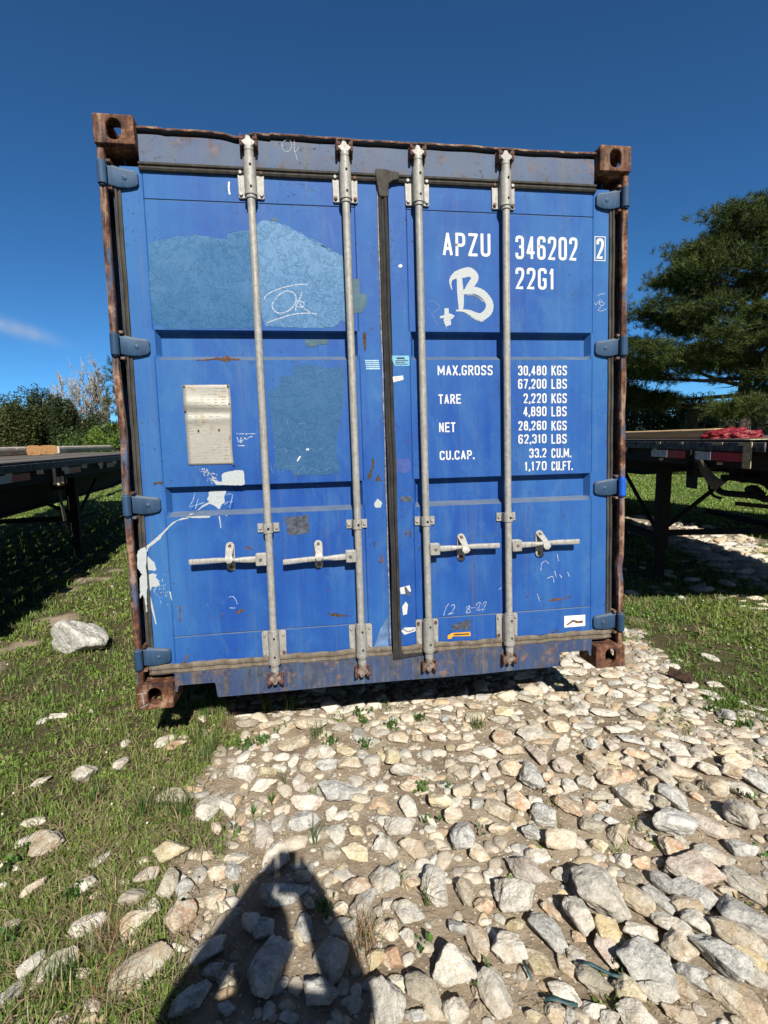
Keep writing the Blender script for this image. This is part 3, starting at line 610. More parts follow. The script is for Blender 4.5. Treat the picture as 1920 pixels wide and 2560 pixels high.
# ------------------------------------------------------------------ lettering: stroked condensed capitals
def fillet(P, r, closed=False, k=5):
    P = [Vector(p) for p in P]; o = []; n = len(P)
    for i in range(n):
        if not closed and i in (0, n - 1): o.append(P[i]); continue
        a, b, c = P[i - 1], P[i], P[(i + 1) % n]; u = (a - b); v = (c - b); d = min(r, u.length * 0.5, v.length * 0.5)
        if u.normalized().dot(v.normalized()) < -0.999: o.append(b); continue
        p0 = b + u.normalized() * d; p1 = b + v.normalized() * d
        for j in range(k + 1):
            t = j / k; o.append(p0 * (1 - t) ** 2 + b * 2 * t * (1 - t) + p1 * t * t)
    return o
def ribbon(m, P, w, y, closed=False, taper=None):
    P = [Vector(p) for p in P]; Q = [P[0]]
    for p in P[1:]:
        if (p - Q[-1]).length > 1e-5: Q.append(p)
    if closed and (Q[0] - Q[-1]).length < 1e-5: Q.pop()
    P = Q; n = len(P); vs = []
    for i in range(n):
        a = P[i] - P[i - 1] if (closed or i) else P[1] - P[0]; b = P[(i + 1) % n] - P[i] if (closed or i < n - 1) else a
        a, b = a.normalized(), b.normalized(); na, nb = Vector((-a.y, a.x)), Vector((-b.y, b.x)); mm = (na + nb); mm = mm.normalized() if mm.length > 1e-4 else na
        k = min(1.28, 1 / max(0.35, abs(mm.dot(na)))); ww = w / 2 * (taper[i] if taper is not None and i < len(taper) else 1)
        vs += [(P[i].x + mm.x * ww * k, y, P[i].y + mm.y * ww * k), (P[i].x - mm.x * ww * k, y, P[i].y - mm.y * ww * k)]
    fs = [(2 * i, 2 * i + 1, 2 * ((i + 1) % n) + 1, 2 * ((i + 1) % n)) for i in range(n if closed else n - 1)]
    m.add(vs, fs)
GL = {  # strokes: (points, rounded, closed) in a unit box
 'A': [([(0, 0), (.5, 1), (1, 0)], 0, 0), ([(.17, .28), (.83, .28)], 0, 0)], 'P': [([(0, 0), (0, 1), (1, 1), (1, .46), (0, .46)], (0, 0, 1, 1, 0), 0)],
 'Z': [([(0, 1), (1, 1), (0, 0), (1, 0)], 0, 0)], 'U': [([(0, 1), (0, 0), (1, 0), (1, 1)], 1, 0)], '3': [([(0, .76), (0, 1), (1, 1), (1, .53), (.4, .53)], 1, 0), ([(.4, .53), (1, .53), (1, 0), (0, 0), (0, .24)], 1, 0)],
 '4': [([(.72, 0), (.72, 1), (0, .26), (1.05, .26)], 0, 0)], '6': [([(1, .78), (1, 1), (0, 1), (0, 0), (1, 0), (1, .57), (0, .57)], 1, 0)], '9': [([(0, .22), (0, 0), (1, 0), (1, 1), (0, 1), (0, .43), (1, .43)], 1, 0)],
 '2': [([(0, .74), (0, 1), (1, 1), (1, .62), (0, 0), (1.02, 0)], (0, 1, 1, 1, 0, 0), 0)], '0': [([(0, 0), (0, 1), (1, 1), (1, 0)], 1, 1)], 'O': [([(0, 0), (0, 1), (1, 1), (1, 0)], 1, 1)],
 'G': [([(1, .78), (1, 1), (0, 1), (0, 0), (1, 0), (1, .46), (.55, .46)], (0, 1, 1, 1, 1, 0, 0), 0)], 'C': [([(1, .74), (1, 1), (0, 1), (0, 0), (1, 0), (1, .26)], 1, 0)], '1': [([(.15, .80), (.62, 1), (.62, 0)], 0, 0)],
 'M': [([(0, 0), (0, 1), (.5, .22), (1, 1), (1, 0)], 0, 0)], 'X': [([(0, 0), (1, 1)], 0, 0), ([(0, 1), (1, 0)], 0, 0)], 'R': [([(0, 0), (0, 1), (1, 1), (1, .50), (0, .50)], (0, 0, 1, 1, 0), 0), ([(.45, .5), (1.05, 0)], 0, 0)],
 'S': [([(1, .78), (1, 1), (0, 1), (0, .56), (1, .44), (1, 0), (0, 0), (0, .22)], 1, 0)], 'T': [([(0, 1), (1, 1)], 0, 0), ([(.5, 1), (.5, 0)], 0, 0)], 'E': [([(1, 1), (0, 1), (0, 0), (1, 0)], 0, 0), ([(0, .52), (.85, .52)], 0, 0)],
 'N': [([(0, 0), (0, 1), (1, 0), (1, 1)], 0, 0)], 'K': [([(0, 0), (0, 1)], 0, 0), ([(1, 1), (.08, .45)], 0, 0), ([(.3, .6), (1.05, 0)], 0, 0)], 'L': [([(0, 1), (0, 0), (.95, 0)], 0, 0)], 'F': [([(1, 1), (0, 1), (0, 0)], 0, 0), ([(0, .52), (.85, .52)], 0, 0)],
 'B': [([(0, 0), (0, 1), (.95, 1), (.95, .54), (0, .54)], (0, 0, 1, 1, 0), 0), ([(0, .54), (1, .54), (1, 0), (0, 0)], (0, 1, 1, 0), 0)], '8': [([(.5, .54), (.06, .54), (.06, 1), (.94, 1), (.94, .54)], 1, 1), ([(.5, .53), (0, .53), (0, 0), (1, 0), (1, .53)], 1, 1)], '7': [([(0, 1), (1, 1), (.3, 0)], 0, 0)],
 'I': [([(.5, 0), (.5, 1)], 0, 0)], '.': [([(.5, -.01), (.5, .03)], 0, 0)], ',': [([(.6, .03), (.4, -.09)], 0, 0)], ' ': []}
WD = {'1': .62, '.': .22, ',': .22, ' ': .75, 'M': 1.35, 'I': .3, 'L': .88, 'T': .95}
def text(s, px0, px1, stroke, par, mat='white', Y=0.0592, gap=None, name='lettering'):
    'px0, px1: photo pixels of the lower left and upper right corners of the line of capitals'
    (x0, z0), (x1, z1) = D(*px0), D(*px1); m = MB(); gp = 0.28 if gap is None else gap
    tot = sum(WD.get(c, 1) for c in s) + gp * (len(s) - 1); sw = stroke; h = z1 - z0 - sw; c1 = (x1 - x0 - sw * 0) / tot; x = x0; yy = 0
    for c in s:
        w = WD.get(c, 1) * c1
        for pts, rd, cl in GL[c]:
            ww = w - sw if c not in '.,' else w
            if c in '.,': q = [(x + w * a, z0 + sw / 2 + h * b) for a, b in pts]
            else: q = [(x + sw / 2 + ww * a, z0 + sw / 2 + h * b) for a, b in pts]
            if rd:
                if isinstance(rd, tuple):
                    r_ = ww * 0.48; q2 = []
                    o = []
                    for i, p in enumerate(q):
                        if rd[i] and 0 < i < len(q) - 1: o += fillet([q[i - 1], p, q[i + 1]], r_)[1:-1]
                        else: o.append(Vector(p))
                    q = o
                else: q = fillet(q, ww * 0.48, bool(cl))
            if not cl and not rd and any((Vector(q[i + 1]) - Vector(q[i])).normalized().dot((Vector(q[i]) - Vector(q[i - 1])).normalized()) < -0.1 for i in range(1, len(q) - 1)):
                for i in range(len(q) - 1):                          # sharp turns are laid as separate overlapping strokes
                    a_, b_ = Vector(q[i]), Vector(q[i + 1]); e0 = (b_ - a_).normalized() * sw * .32; ribbon(m, [a_ - e0, b_ + e0], sw * .94, Y - 0.00012 * (yy % 3)); yy += 1
                continue
            if not cl and c not in '6392SGC5':
                q = [Vector(p) for p in q]; e0 = (q[0] - q[1]).normalized() * sw / 2; e1 = (q[-1] - q[-2]).normalized() * sw / 2; q[0] = q[0] + e0; q[-1] = q[-1] + e1
            ribbon(m, q, sw * (1.1 if c in '.,' else 1), Y - 0.00012 * (yy % 3), bool(cl)); yy += 1
        x += w + gp * c1
    return m.build(name, M[mat], par, smooth=0, fix=False)
def z3(u, v, q=2.676): return (980 + u / q, 340 + v / q)
def z6(u, v): return (1060 + u / 3.072, 760 + v / 3.072)
text('APZU', z3(340, 800), z3(657, 655), .0140, dr); text('346202', z3(826, 824), z3(1240, 680), .0140, dr)
text('2', z3(1366, 823), z3(1417, 686), .0140, dr); text('22G1', z3(826, 1025), z3(1086, 886), .0140, dr)
m = MB(); (xa, za), (xb, zb) = D(*z3(1356, 833)), D(*z3(1426, 676)); ribbon(m, [(xa, za), (xb, za), (xb, zb), (xa, zb)], .0042, .0590, True); m.build('lettering_frame', M['white'], dr, smooth=0, fix=False)
for s, a, b, c, d in (('MAX.GROSS', 105, 549, 526, 471), ('TARE', 112, 768, 282, 692), ('NET', 116, 986, 240, 908), ('CU.CAP.', 121, 1199, 385, 1122),
    ('30,480', 722, 549, 940, 473), ('67,200', 722, 652, 940, 575), ('2,220', 764, 763, 941, 686), ('4,890', 762, 864, 940, 786), ('28,260', 724, 972, 940, 896), ('62,310', 724, 1074, 940, 998), ('33.2', 808, 1182, 940, 1107), ('1,170', 772, 1282, 941, 1206),
    ('KGS', 978, 549, 1097, 473), ('LBS', 978, 652, 1097, 575), ('KGS', 978, 763, 1096, 686), ('LBS', 978, 864, 1095, 786), ('KGS', 978, 972, 1095, 896), ('LBS', 978, 1074, 1095, 998), ('CU.M.', 978, 1182, 1128, 1106), ('CU.FT.', 978, 1280, 1140, 1204)):
    text(s, z6(a, b), z6(c, d), .0074, dr, gap=0.26)
# ------------------------------------------------------------------ paint, chalk and stickers on the doors
def zp(ox, oy, k): return lambda pts: [D(ox + u / k, oy + v / k) for u, v in pts]
def blob(name, pts, mat, par, Y=0.0590, rough=0.004, step=0.012, label=None, sd=0):
    'filled outline with a slightly ragged edge'
    o = []; n = len(pts)
    for i in range(n):
        a, b = Vector(pts[i]), Vector(pts[(i + 1) % n]); k = max(1, int((b - a).length / step)); nrm = Vector((-(b - a).y, (b - a).x)); nrm = nrm.normalized() if nrm.length else nrm
        for j in range(k):
            p = a.lerp(b, j / k); w = (float(vnoise(np.array([[p.x * 90 + sd, p.y * 90, 3.3]]))[0]) - 0.5) * 2 * rough; o.append(p + nrm * (w if j or rough > .002 else 0))
    bm = bmesh.new(); vs = [bm.verts.new((p.x, Y, p.y)) for p in o]
    es = [bm.edges.new((vs[i], vs[(i + 1) % len(vs)])) for i in range(len(vs))]
    bmesh.ops.triangle_fill(bm, edges=es, use_beauty=True); bmesh.ops.recalc_face_normals(bm, faces=bm.faces)
    for f in bm.faces:
        if f.normal.y > 0: f.normal_flip()
    me = bpy.data.meshes.new(name); bm.to_mesh(me); bm.free()
    return link(name, me, M[mat] if isinstance(mat, str) else mat, par, smooth=0, fix=False, label=label)
zA = zp(220, 260, 3.318); zB = zp(560, 320, 3.19); zC = zp(240, 760, 3.19); zE = zp(640, 760, 3.19); zF = zp(1060, 760, 3.072); zG = zp(280, 1220, 3.19); zH = zp(660, 1220, 3.19); zI = zp(1040, 1220, 2.9625); zJ = zp(380, 1120, 4.879); zK = zp(1100, 620, 8.295); z3_ = zp(980, 340, 2.676)
# left part of the upper teal patch and the taller right part behind the second rod
blob('repair_patch', zA([(505, 1160), (600, 1130), (720, 1105), (900, 1088), (1020, 1105), (1150, 1122), (1165, 1075), (1330, 1045), (1380, 1045)]) + zC([(1260, 0), (1310, 190), (1040, 195), (740, 195), (735, 135), (725, 200), (540, 195), (530, 172), (455, 168), (440, 0)]) + zA([(512, 1500)]), 'teal', dl, .0592, .004, label='pale teal repair patch behind the first rod')
blob('repair_patch', zB([(250, 820), (262, 770), (305, 738), (400, 745), (480, 775), (560, 812), (650, 865), (760, 915), (880, 985), (1000, 1050), (1000, 1560), (940, 1530), (880, 1590), (640, 1597), (480, 1590), (330, 1585), (310, 1520), (280, 1400), (262, 1100)]), 'tealp', dl, .0588, .004, label='pale cracked teal repair patch between first and second rod')
blob('repair_patch', zB([(1010, 1200), (1080, 1200), (1085, 1320), (1140, 1330), (1135, 1400), (1100, 1470), (1020, 1480)]), 'green', dl, .0589, .004)
blob('repair_patch', zE([(300, 490), (470, 492), (560, 515), (640, 500), (705, 520), (690, 800), (665, 1000), (640, 1040), (640, 1240), (665, 1270), (660, 1340), (600, 1358), (290, 1372), (280, 1330), (150, 1315), (150, 1150), (125, 960), (95, 700), (180, 660), (190, 575), (290, 570)]), 'teald', dl, .0589, .003, label='deep teal repair patch below the upper recess')
blob('repair_patch', [(p[0], p[1]) for p in [D(640 + a / 3.19, 760 + b / 3.19, .097) for a, b in [(385, 283), (580, 283), (578, 318), (500, 325), (430, 345), (400, 335)]]], 'green', dl, .0968, .001)
blob('repair_patch', zB([(400, 715), (425, 712), (430, 745), (370, 735)]), 'green', dl, .0590, .004)
for k_ in range(26):
    g_ = random.Random(k_); a_, b_ = [((505, 1160), (1330, 1045)), ((520, 1150), (900, 1088)), ((1150, 1122), (1330, 1050))][k_ % 3]; t_ = g_.random(); cx_, cy_ = a_[0] + (b_[0] - a_[0]) * t_ + g_.uniform(-30, 30), a_[1] + (b_[1] - a_[1]) * t_ + g_.uniform(-28, 12); w_ = g_.uniform(8, 34); h_ = g_.uniform(3, 12)
    if k_ < 14: blob('paint_dab', zA([(cx_ - w_, cy_), (cx_, cy_ - h_), (cx_ + w_, cy_ - h_ * .3), (cx_ + w_ * .6, cy_ + h_)]), 'teal', dl, .0585, .0015, .006, sd=k_)
    else:
        t_ = g_.random(); cx_, cy_ = 480 + 480 * t_, 775 + 265 * t_; blob('paint_dab', zB([(cx_ - w_, cy_ - 8), (cx_, cy_ - h_ - 6), (cx_ + w_, cy_), (cx_ + w_ * .3, cy_ + h_)]), 'teal', dl, .0585, .0015, .006, sd=k_)
blob('grime_patch', zG([(1380, 235), (1560, 215), (1575, 350), (1520, 370), (1400, 375)]), 'grime', dl, .0589, .006); blob('grime_patch', zI([(270, 1010), (400, 968), (402, 1045), (262, 1052)]), 'grime', dr, .0589, .005)
blob('grime_patch', zE([(1105, 1240), (1215, 1235), (1235, 1265), (1230, 1335), (1170, 1350), (1108, 1345)]), flat('violet_blue_patch', (0.035, 0.07, 0.27), 0.6, 0, .15), dr, .0590, .002)
blob('grime_patch', zE([(1150, 1535), (1240, 1535), (1240, 1578), (1160, 1575)]), 'grime', dr, .0590, .003)
blob('scuffed_paint', zH([(985, 1030), (992, 1290), (870, 1290), (900, 1210), (930, 1120)]), flat('pale_scuffed_blue', (0.11, 0.19, 0.34), 0.8, 0, .25, 25), dl, .0590, .004)
# brushed letter B, plus sign
bB = lambda pts, wd, y, tp=None: ribbon(mB, [Vector(p) for p in fillet(zK(pts), 0.03, False, 6)], wd, y)
mB = MB(); Q = []
def brush(pts, ws, y, mm):
    'brush stroke with a width at every point, resampled smoothly'
    P = zK(pts); n = len(P); o = []; w = []
    for i in range(n - 1):
        p0 = Vector(P[max(i - 1, 0)]); p1 = Vector(P[i]); p2 = Vector(P[i + 1]); p3 = Vector(P[min(i + 2, n - 1)])
        for j in range(8):
            t = j / 8; o.append(0.5 * ((2 * p1) + (p2 - p0) * t + (2 * p0 - 5 * p1 + 4 * p2 - p3) * t * t + (3 * p1 - p0 - 3 * p2 + p3) * t ** 3)); w.append((ws[i] * (1 - t) + ws[i + 1] * t) * (1 + 0.05 * math.sin(len(o) * 2.1)))
    o.append(Vector(P[-1])); w.append(ws[-1]); k = 1.0 / 8.295 * 0.00193; ribbon(mm, o, k, y, False, w)
brush([(250, 870), (215, 740), (235, 640), (340, 560), (470, 525), (600, 500), (700, 560), (720, 640), (660, 740), (600, 830), (520, 900)], [12, 40, 70, 150, 190, 190, 170, 150, 150, 150, 60], .05905, mB)
brush([(400, 600), (410, 760), (420, 900), (430, 1050), (435, 1190), (430, 1280)], [110, 125, 140, 135, 110, 90], .05890, mB)
brush([(430, 940), (560, 900), (720, 880), (880, 950), (990, 1080), (1030, 1200), (990, 1330), (870, 1420), (760, 1410), (620, 1340), (480, 1300), (330, 1300)], [40, 130, 145, 155, 160, 165, 170, 150, 130, 100, 50, 30], .05875, mB)
for k_ in range(7): brush([(560 + 15 * k_, 985 - 4 * k_), (700 + 14 * k_, 985 + 5 * k_), (800 + 12 * k_, 1040 + 6 * k_), (900 - 3 * k_, 1130 - 8 * k_)], [6, 9, 8, 4], .0586, mB)
for k_ in range(6): brush([(560 + 30 * k_, 1380 + 20 * k_), (700 + 20 * k_, 1450 + 12 * k_), (860, 1500 + 8 * k_ - 10), (990 - 20 * k_, 1450 + 14 * k_)], [5, 8, 7, 3], .0586, mB)
mB.build('brushed_letter', M['brush'], dr, smooth=0, fix=False)
mB = MB(); brush([(135, 1250), (140, 1400), (155, 1530), (180, 1610)], [90, 100, 150, 110], .0590, mB); brush([(0, 1440), (100, 1420), (200, 1400), (295, 1420)], [40, 60, 80, 30], .05885, mB); brush([(70, 1500), (160, 1480), (270, 1445)], [30, 60, 20], .0587, mB); brush([(120, 1600), (135, 1680)], [12, 4], .0587, mB)
mB.build('brushed_plus', M['brush'], dr, smooth=0, fix=False)
# chalk handwriting
def chalk_(name, par, strokes, w=0.0042, mat='chalk', Y=.0584):
    m = MB()
    for i, s in enumerate(strokes):
        P = [Vector(p) for p in s]; o = []; n = len(P)
        for j in range(n - 1):
            p0, p1, p2, p3 = P[max(j - 1, 0)], P[j], P[j + 1], P[min(j + 2, n - 1)]
            for q in range(5):
                t = q / 5; o.append(0.5 * ((2 * p1) + (p2 - p0) * t + (2 * p0 - 5 * p1 + 4 * p2 - p3) * t * t + (3 * p1 - p0 - 3 * p2 + p3) * t ** 3))
        o.append(P[-1]); ribbon(m, o, w, Y - 0.0001 * i, False, [0.7 + 0.5 * abs(math.sin(k * 1.3)) for k in range(len(o))])
    return m.build(name, M[mat], par, smooth=0, fix=False)
chalk_('chalk_writing', dl, [zB([(315, 1375), (345, 1330), (420, 1290), (520, 1262), (610, 1248), (665, 1250)]), zB([(480, 1305), (430, 1340), (388, 1400), (390, 1440), (430, 1475), (490, 1470), (550, 1430), (575, 1370), (560, 1320), (510, 1300), (480, 1305)]), zB([(622, 1305), (610, 1350), (580, 1410), (570, 1460)]), zB([(575, 1390), (600, 1380), (640, 1400), (620, 1430), (585, 1425), (570, 1420)]), zB([(600, 1400), (640, 1440), (690, 1470)]), zB([(340, 1555), (440, 1520), (540, 1490), (620, 1480), (690, 1478), (740, 1485)])], .0050)
chalk_('chalk_writing', dl, [zJ([(525, 545), (500, 640), (455, 718), (520, 700), (640, 665)]), zJ([(565, 620), (545, 680), (530, 740)])], .0026)
chalk_('chalk_writing', dl, [zJ([(890, 580), (930, 562), (980, 570), (970, 640), (945, 730)]), zJ([(885, 690), (930, 655), (985, 650)])], .0026)
chalk_('chalk_writing', dr, [zI([(243, 855), (222, 885), (203, 945)]), zI([(258, 875), (275, 862), (285, 880), (262, 920), (238, 935), (285, 925)])], .0032)
chalk_('chalk_writing', dr, [zI([(400, 870), (370, 885), (395, 900), (400, 920), (370, 922), (385, 895), (400, 870)]), zI([(385, 890), (440, 885)])], .0032)
chalk_('chalk_writing', dr, [zI([(445, 875), (455, 850), (475, 852), (462, 885), (445, 905), (485, 900)]), zI([(490, 872), (505, 845), (520, 850), (505, 880), (490, 905), (515, 895)])], .0032)
chalk_('chalk_writing', dr, [z3_([(1368, 1075), (1395, 1058), (1428, 1058)]), z3_([(1355, 1115), (1362, 1132), (1378, 1110)]), z3_([(1385, 1120), (1388, 1098), (1402, 1105), (1385, 1125), (1405, 1138)]), z3_([(1400, 1115), (1420, 1120), (1395, 1145), (1378, 1165), (1400, 1172), (1432, 1158)])], .0028)
chalk_('chalk_writing', dl, [zG([(935, 868), (965, 866), (990, 895), (998, 925)]), zG([(940, 955), (990, 957)])], .003)
chalk_('chalk_writing', hd, [[D(560 + a / 3.19, 320 + b / 3.19, .05) for a, b in s] for s in ([(505, 95), (470, 115), (465, 160), (490, 190), (525, 180), (540, 140), (530, 105), (505, 95)], [(560, 85), (562, 190), (572, 210), (585, 262)], [(565, 195), (600, 160)])], .0022, 'chalk', .0475)
chalk_('faint_scribble', dl, [zE([(245, 910), (260, 980), (300, 1070)]), zE([(405, 1000), (390, 960), (350, 955), (320, 990), (345, 1040), (390, 1030), (408, 1000), (385, 1040), (408, 1100)]), zE([(145, 1130), (170, 1165), (230, 1150), (240, 1180), (270, 1160), (300, 1190), (330, 1150), (380, 1190), (430, 1150), (480, 1180), (520, 1150)]), zE([(115, 1270), (135, 1350), (150, 1280), (180, 1300), (175, 1350), (210, 1340), (230, 1280), (260, 1300), (300, 1290), (320, 1360), (380, 1300), (400, 1360), (450, 1310), (520, 1340), (600, 1300)])], .003, 'faint')
chalk_('faint_scribble', dr, [z3_([(235, 1150), (270, 1200), (305, 1265)]), z3_([(245, 1110), (285, 1110), (315, 1150), (275, 1185)])], .005, 'faint')
chalk_('faint_scribble', dr, [zI([(925, 610), (930, 560), (960, 540), (980, 560)]), zI([(1045, 490), (1055, 545)]), zI([(1025, 615), (1040, 660)]), zI([(1060, 640), (1080, 665)]), zI([(970, 670), (1010, 655), (1020, 700)]), zI([(1120, 620), (1135, 655)]), zI([(895, 780), (915, 840)]), zI([(610, 755), (632, 735)])], .0035, 'chalk')
chalk_('chalk_tick', dl, [zA([(1170, 645), (1168, 700), (1176, 752)])], .0075, 'white', .0588)
chalk_('chalk_smear', dl, [zC([(1115, 1033), (1180, 1036), (1275, 1034)]), zC([(1125, 1060), (1140, 1100), (1160, 1065), (1150, 1110), (1185, 1070), (1200, 1080), (1225, 1062), (1250, 1058)]), zC([(1130, 1130), (1185, 1130)])], .004, 'chalk')
# white paint splashes and runs
splash = [zJ([(850, 330), (880, 300), (960, 282), (1040, 270), (1115, 278), (1125, 350), (1132, 440), (1090, 455), (900, 452), (790, 450), (760, 420), (730, 375), (790, 405), (850, 410), (855, 370)]),
          zG([(560, 238), (610, 235), (610, 243), (520, 262), (460, 310), (432, 345), (425, 330), (480, 275)]), zG([(432, 325), (425, 350), (380, 410), (290, 480), (270, 530), (285, 545), (340, 595), (355, 650), (340, 662), (290, 655), (285, 690), (330, 680), (360, 690), (350, 715), (375, 740), (382, 775), (350, 790), (320, 785), (300, 830), (285, 815), (275, 650), (278, 560), (262, 520), (268, 468), (340, 410)]),
          zG([(298, 830), (310, 870), (335, 980), (356, 1085), (348, 1088), (325, 1000), (300, 900)]), zG([(590, 228), (640, 225), (720, 222), (785, 222), (780, 236), (700, 240), (640, 238)]), zG([(618, 205), (650, 202), (640, 214), (620, 216)]), zG([(850, 225), (862, 225), (872, 318), (866, 322)]), zG([(905, 216), (922, 218), (915, 226)]),
          zG([(455, 820), (470, 830), (480, 900), (470, 880)])]
for k_, s in enumerate(splash): blob('paint_splash', s, 'brush', dl, .0590 - 0.00005 * k_, .002 if k_ in (0, 2) else .0006, .006, sd=k_ * 3)
def onY(pts, Y): return [D(380 + a / 4.879, 1120 + b / 4.879, Y) for a, b in pts]
blob('paint_splash', onY([(690, 540), (720, 520), (800, 516), (905, 518), (895, 560), (880, 600), (885, 670), (850, 690), (835, 720), (830, 745), (812, 745), (790, 725), (750, 700), (705, 680), (620, 720), (545, 782), (538, 775), (610, 705), (700, 655), (670, 625), (690, 590)], .0968), 'brush', dl, .0966, .002, .006)
blob('paint_splash', [D(280 + a / 3.19, 1220 + b / 3.19, .046) for a, b in [(262, 470), (278, 500), (272, 640), (280, 720), (282, 820), (275, 880), (282, 985), (272, 990), (262, 880), (245, 850), (225, 880), (220, 800), (222, 720), (240, 690), (205, 640), (200, 560), (205, 500)]], 'brush', dl, .0455, .003, .008)
mB = MB(); rr_ = random.Random(5)
for k_ in range(90):
    t = rr_.random(); cx_ = 800 - 200 * t + rr_.gauss(0, 22); cy_ = 400 - 130 * t + rr_.gauss(0, 26); x, z = D(380 + cx_ / 4.879, 1120 + cy_ / 4.879); r_ = rr_.uniform(.0006, .0026)
    mB.add([(x + r_ * math.cos(q + .8) * 1.7, .0589, z + r_ * math.sin(q) * (1 + rr_.random())) for q in np.linspace(0, 5.6, 6)], [tuple(range(6))])
for k_ in range(70):
    cx_ = 400 + rr_.gauss(0, 45); cy_ = 800 + rr_.gauss(0, 60); x, z = D(280 + cx_ / 3.19, 1220 + cy_ / 3.19); r_ = rr_.uniform(.0005, .0022)
    if 0.09 < x < 0.165: mB.add([(x + r_ * math.cos(q), .0588, z + r_ * math.sin(q) * 1.6) for q in np.linspace(0, 5.6, 6)], [tuple(range(6))])
mB.build('paint_droplets', M['brush'], dl, smooth=0, fix=False)
for pts, mt, dd in ((zH([(880, 120), (905, 85), (925, 100), (942, 118), (930, 155), (890, 158), (878, 135)]), 'brush', dl), (zE([(1385, 0), (1386, 1), (1387, 0)]), 'brush', None), (zB([(1390, 1095), (1410, 1085), (1425, 1100), (1410, 1115), (1392, 1110)]), 'white', dr),
    (zE([(400, 1153), (425, 1153), (420, 1168), (402, 1166)]), 'white', dl), (zE([(325, 1250), (345, 1215), (360, 1212), (345, 1238), (330, 1258)]), 'white', dl), (zH([(1055, 1120), (1068, 1118), (1078, 1150), (1070, 1182), (1062, 1165)]), 'paper', dr)):
    if dd: blob('paint_fleck', pts, mt, dd, .0586, .0006, .006)
# bigger rust scars
for pts, dd, Y in ((zC([(790, 447), (900, 438), (960, 425), (1020, 428), (1050, 405), (1072, 430), (1160, 445), (1080, 448), (1045, 458), (960, 445), (880, 452)]), dl, .0588), (zC([(450, 1450), (465, 1425), (500, 1418), (530, 1412), (528, 1440), (490, 1430)]), dl, .0588), (zE([(885, 1390), (905, 1340), (925, 1290), (920, 1235), (935, 1225), (948, 1260), (935, 1310), (915, 1390), (895, 1400)]), dl, .0588),
    (zE([(850, 228), (878, 228), (880, 330), (870, 380), (858, 340)]), dl, .0588), (zG([(1060, 465), (1085, 460), (1110, 478), (1135, 488), (1080, 490)]), dl, .0588), (zE([(950, 1410), (960, 1380), (990, 1355), (980, 1385), (1010, 1410), (970, 1415)]), dl, .0588), (zH([(500, 995), (560, 1002), (640, 1012), (700, 1020), (600, 1025), (540, 1018)]), dl, .0588),
    (zH([(1125, 350), (1140, 335), (1145, 370), (1130, 390)]), dr, .0588), (zH([(1158, 335), (1172, 350), (1178, 400), (1165, 390)]), dr, .0588), (zH([(870, 430), (890, 435), (888, 490), (878, 470)]), dl, .0588), (zH([(930, 520), (948, 545), (945, 600), (925, 595), (895, 580), (930, 580)]), dl, .0588), (zI([(970, 830), (1040, 815), (1100, 820), (1150, 795), (1140, 815), (1060, 832), (1000, 840)]), dr, .0588),
    (zI([(970, 1095), (1050, 1040), (1055, 1050), (990, 1098)]), dr, .0588), (zG([(535, 940), (548, 938), (548, 1060), (540, 1070)]), dl, .0588), (zG([(980, 990), (1040, 960), (1050, 980), (1000, 1005)]), dl, .0588), (zG([(560, 1408), (600, 1320), (612, 1330), (580, 1405)]), dl, .0586)):
    blob('rust_scar', pts, flat('rust_scar_%d' % len(bpy.data.materials), (0.065, 0.042, 0.024) if rnd.random() < .5 else (0.12, 0.055, 0.028), 0.85, 0, 0.6, 140, 0.5), dd, Y, .003, .006)
# stickers
def quad(name, pts, mat, par, Y=.0586, lab=None):
    m = MB(); P = pts; n = len(P); m.add([(x, Y, z) for x, z in P], [tuple(range(n))]); return m.build(name, M[mat] if isinstance(mat, str) else mat, par, smooth=0, fix=True, label=lab)
st1 = quad('warning_sticker', zE([(1082, 412), (1222, 412), (1224, 494), (1108, 494), (1082, 440)]), 'holo', dr)
for k_, (a, b, v) in enumerate(((1120, 1185, 434), (1110, 1212, 452), (1112, 1190, 466), (1112, 1212, 480))):
    P = zE([(a, v - (7 if k_ == 0 else 3)), (b, v - (7 if k_ == 0 else 3)), (b, v + (6 if k_ == 0 else 3)), (a, v + (6 if k_ == 0 else 3))]); quad('sticker_print', P, 'ink', dr, .0584)
mB = MB()
for a in range(11):
    for b in range(5):
        P = zE([(868 + a * 10 + b * 2, 448 + b * 16), (876 + a * 10 + b * 2, 446 + b * 16), (880 + a * 10 + b * 2, 456 + b * 16), (872 + a * 10 + b * 2, 458 + b * 16)]); mB.add([(x, .0588, z) for x, z in P], [(0, 1, 2, 3)])
mB.build('sticker_residue', M['inkb'], dl, smooth=0)
quad('paper_label', zE([(1090, 580), (1172, 570), (1176, 604), (1095, 625)]), 'paper', dr); chalk_('label_scrawl', dr, [zE([(1105, 600), (1120, 592), (1128, 606), (1145, 592), (1158, 602), (1168, 594)])], .0012, 'pink', .0583); chalk_('label_scrawl', dr, [zE([(1120, 584), (1132, 592)])], .0015, 'ink', .0582)
quad('paper_label', zH([(1082, 795), (1160, 775), (1172, 820), (1150, 842), (1090, 845)]), 'paper', dr, .0586, 'torn white label by centre seal'); quad('label_tear', zH([(1118, 790), (1130, 785), (1165, 835), (1172, 860), (1130, 850), (1122, 820)]), 'grime', dr, .0584)
quad('paper_label', zH([(1102, 945), (1130, 905), (1148, 930), (1140, 1005), (1108, 1015)]), 'paper', dr); quad('paper_label', zH([(1095, 1140), (1120, 1112), (1208, 1110), (1215, 1138), (1120, 1170)]), 'paper', dr)
chalk_('label_tear', dr, [zH([(1110, 1125), (1150, 1145), (1200, 1125)])], .004, 'grime', .0583)
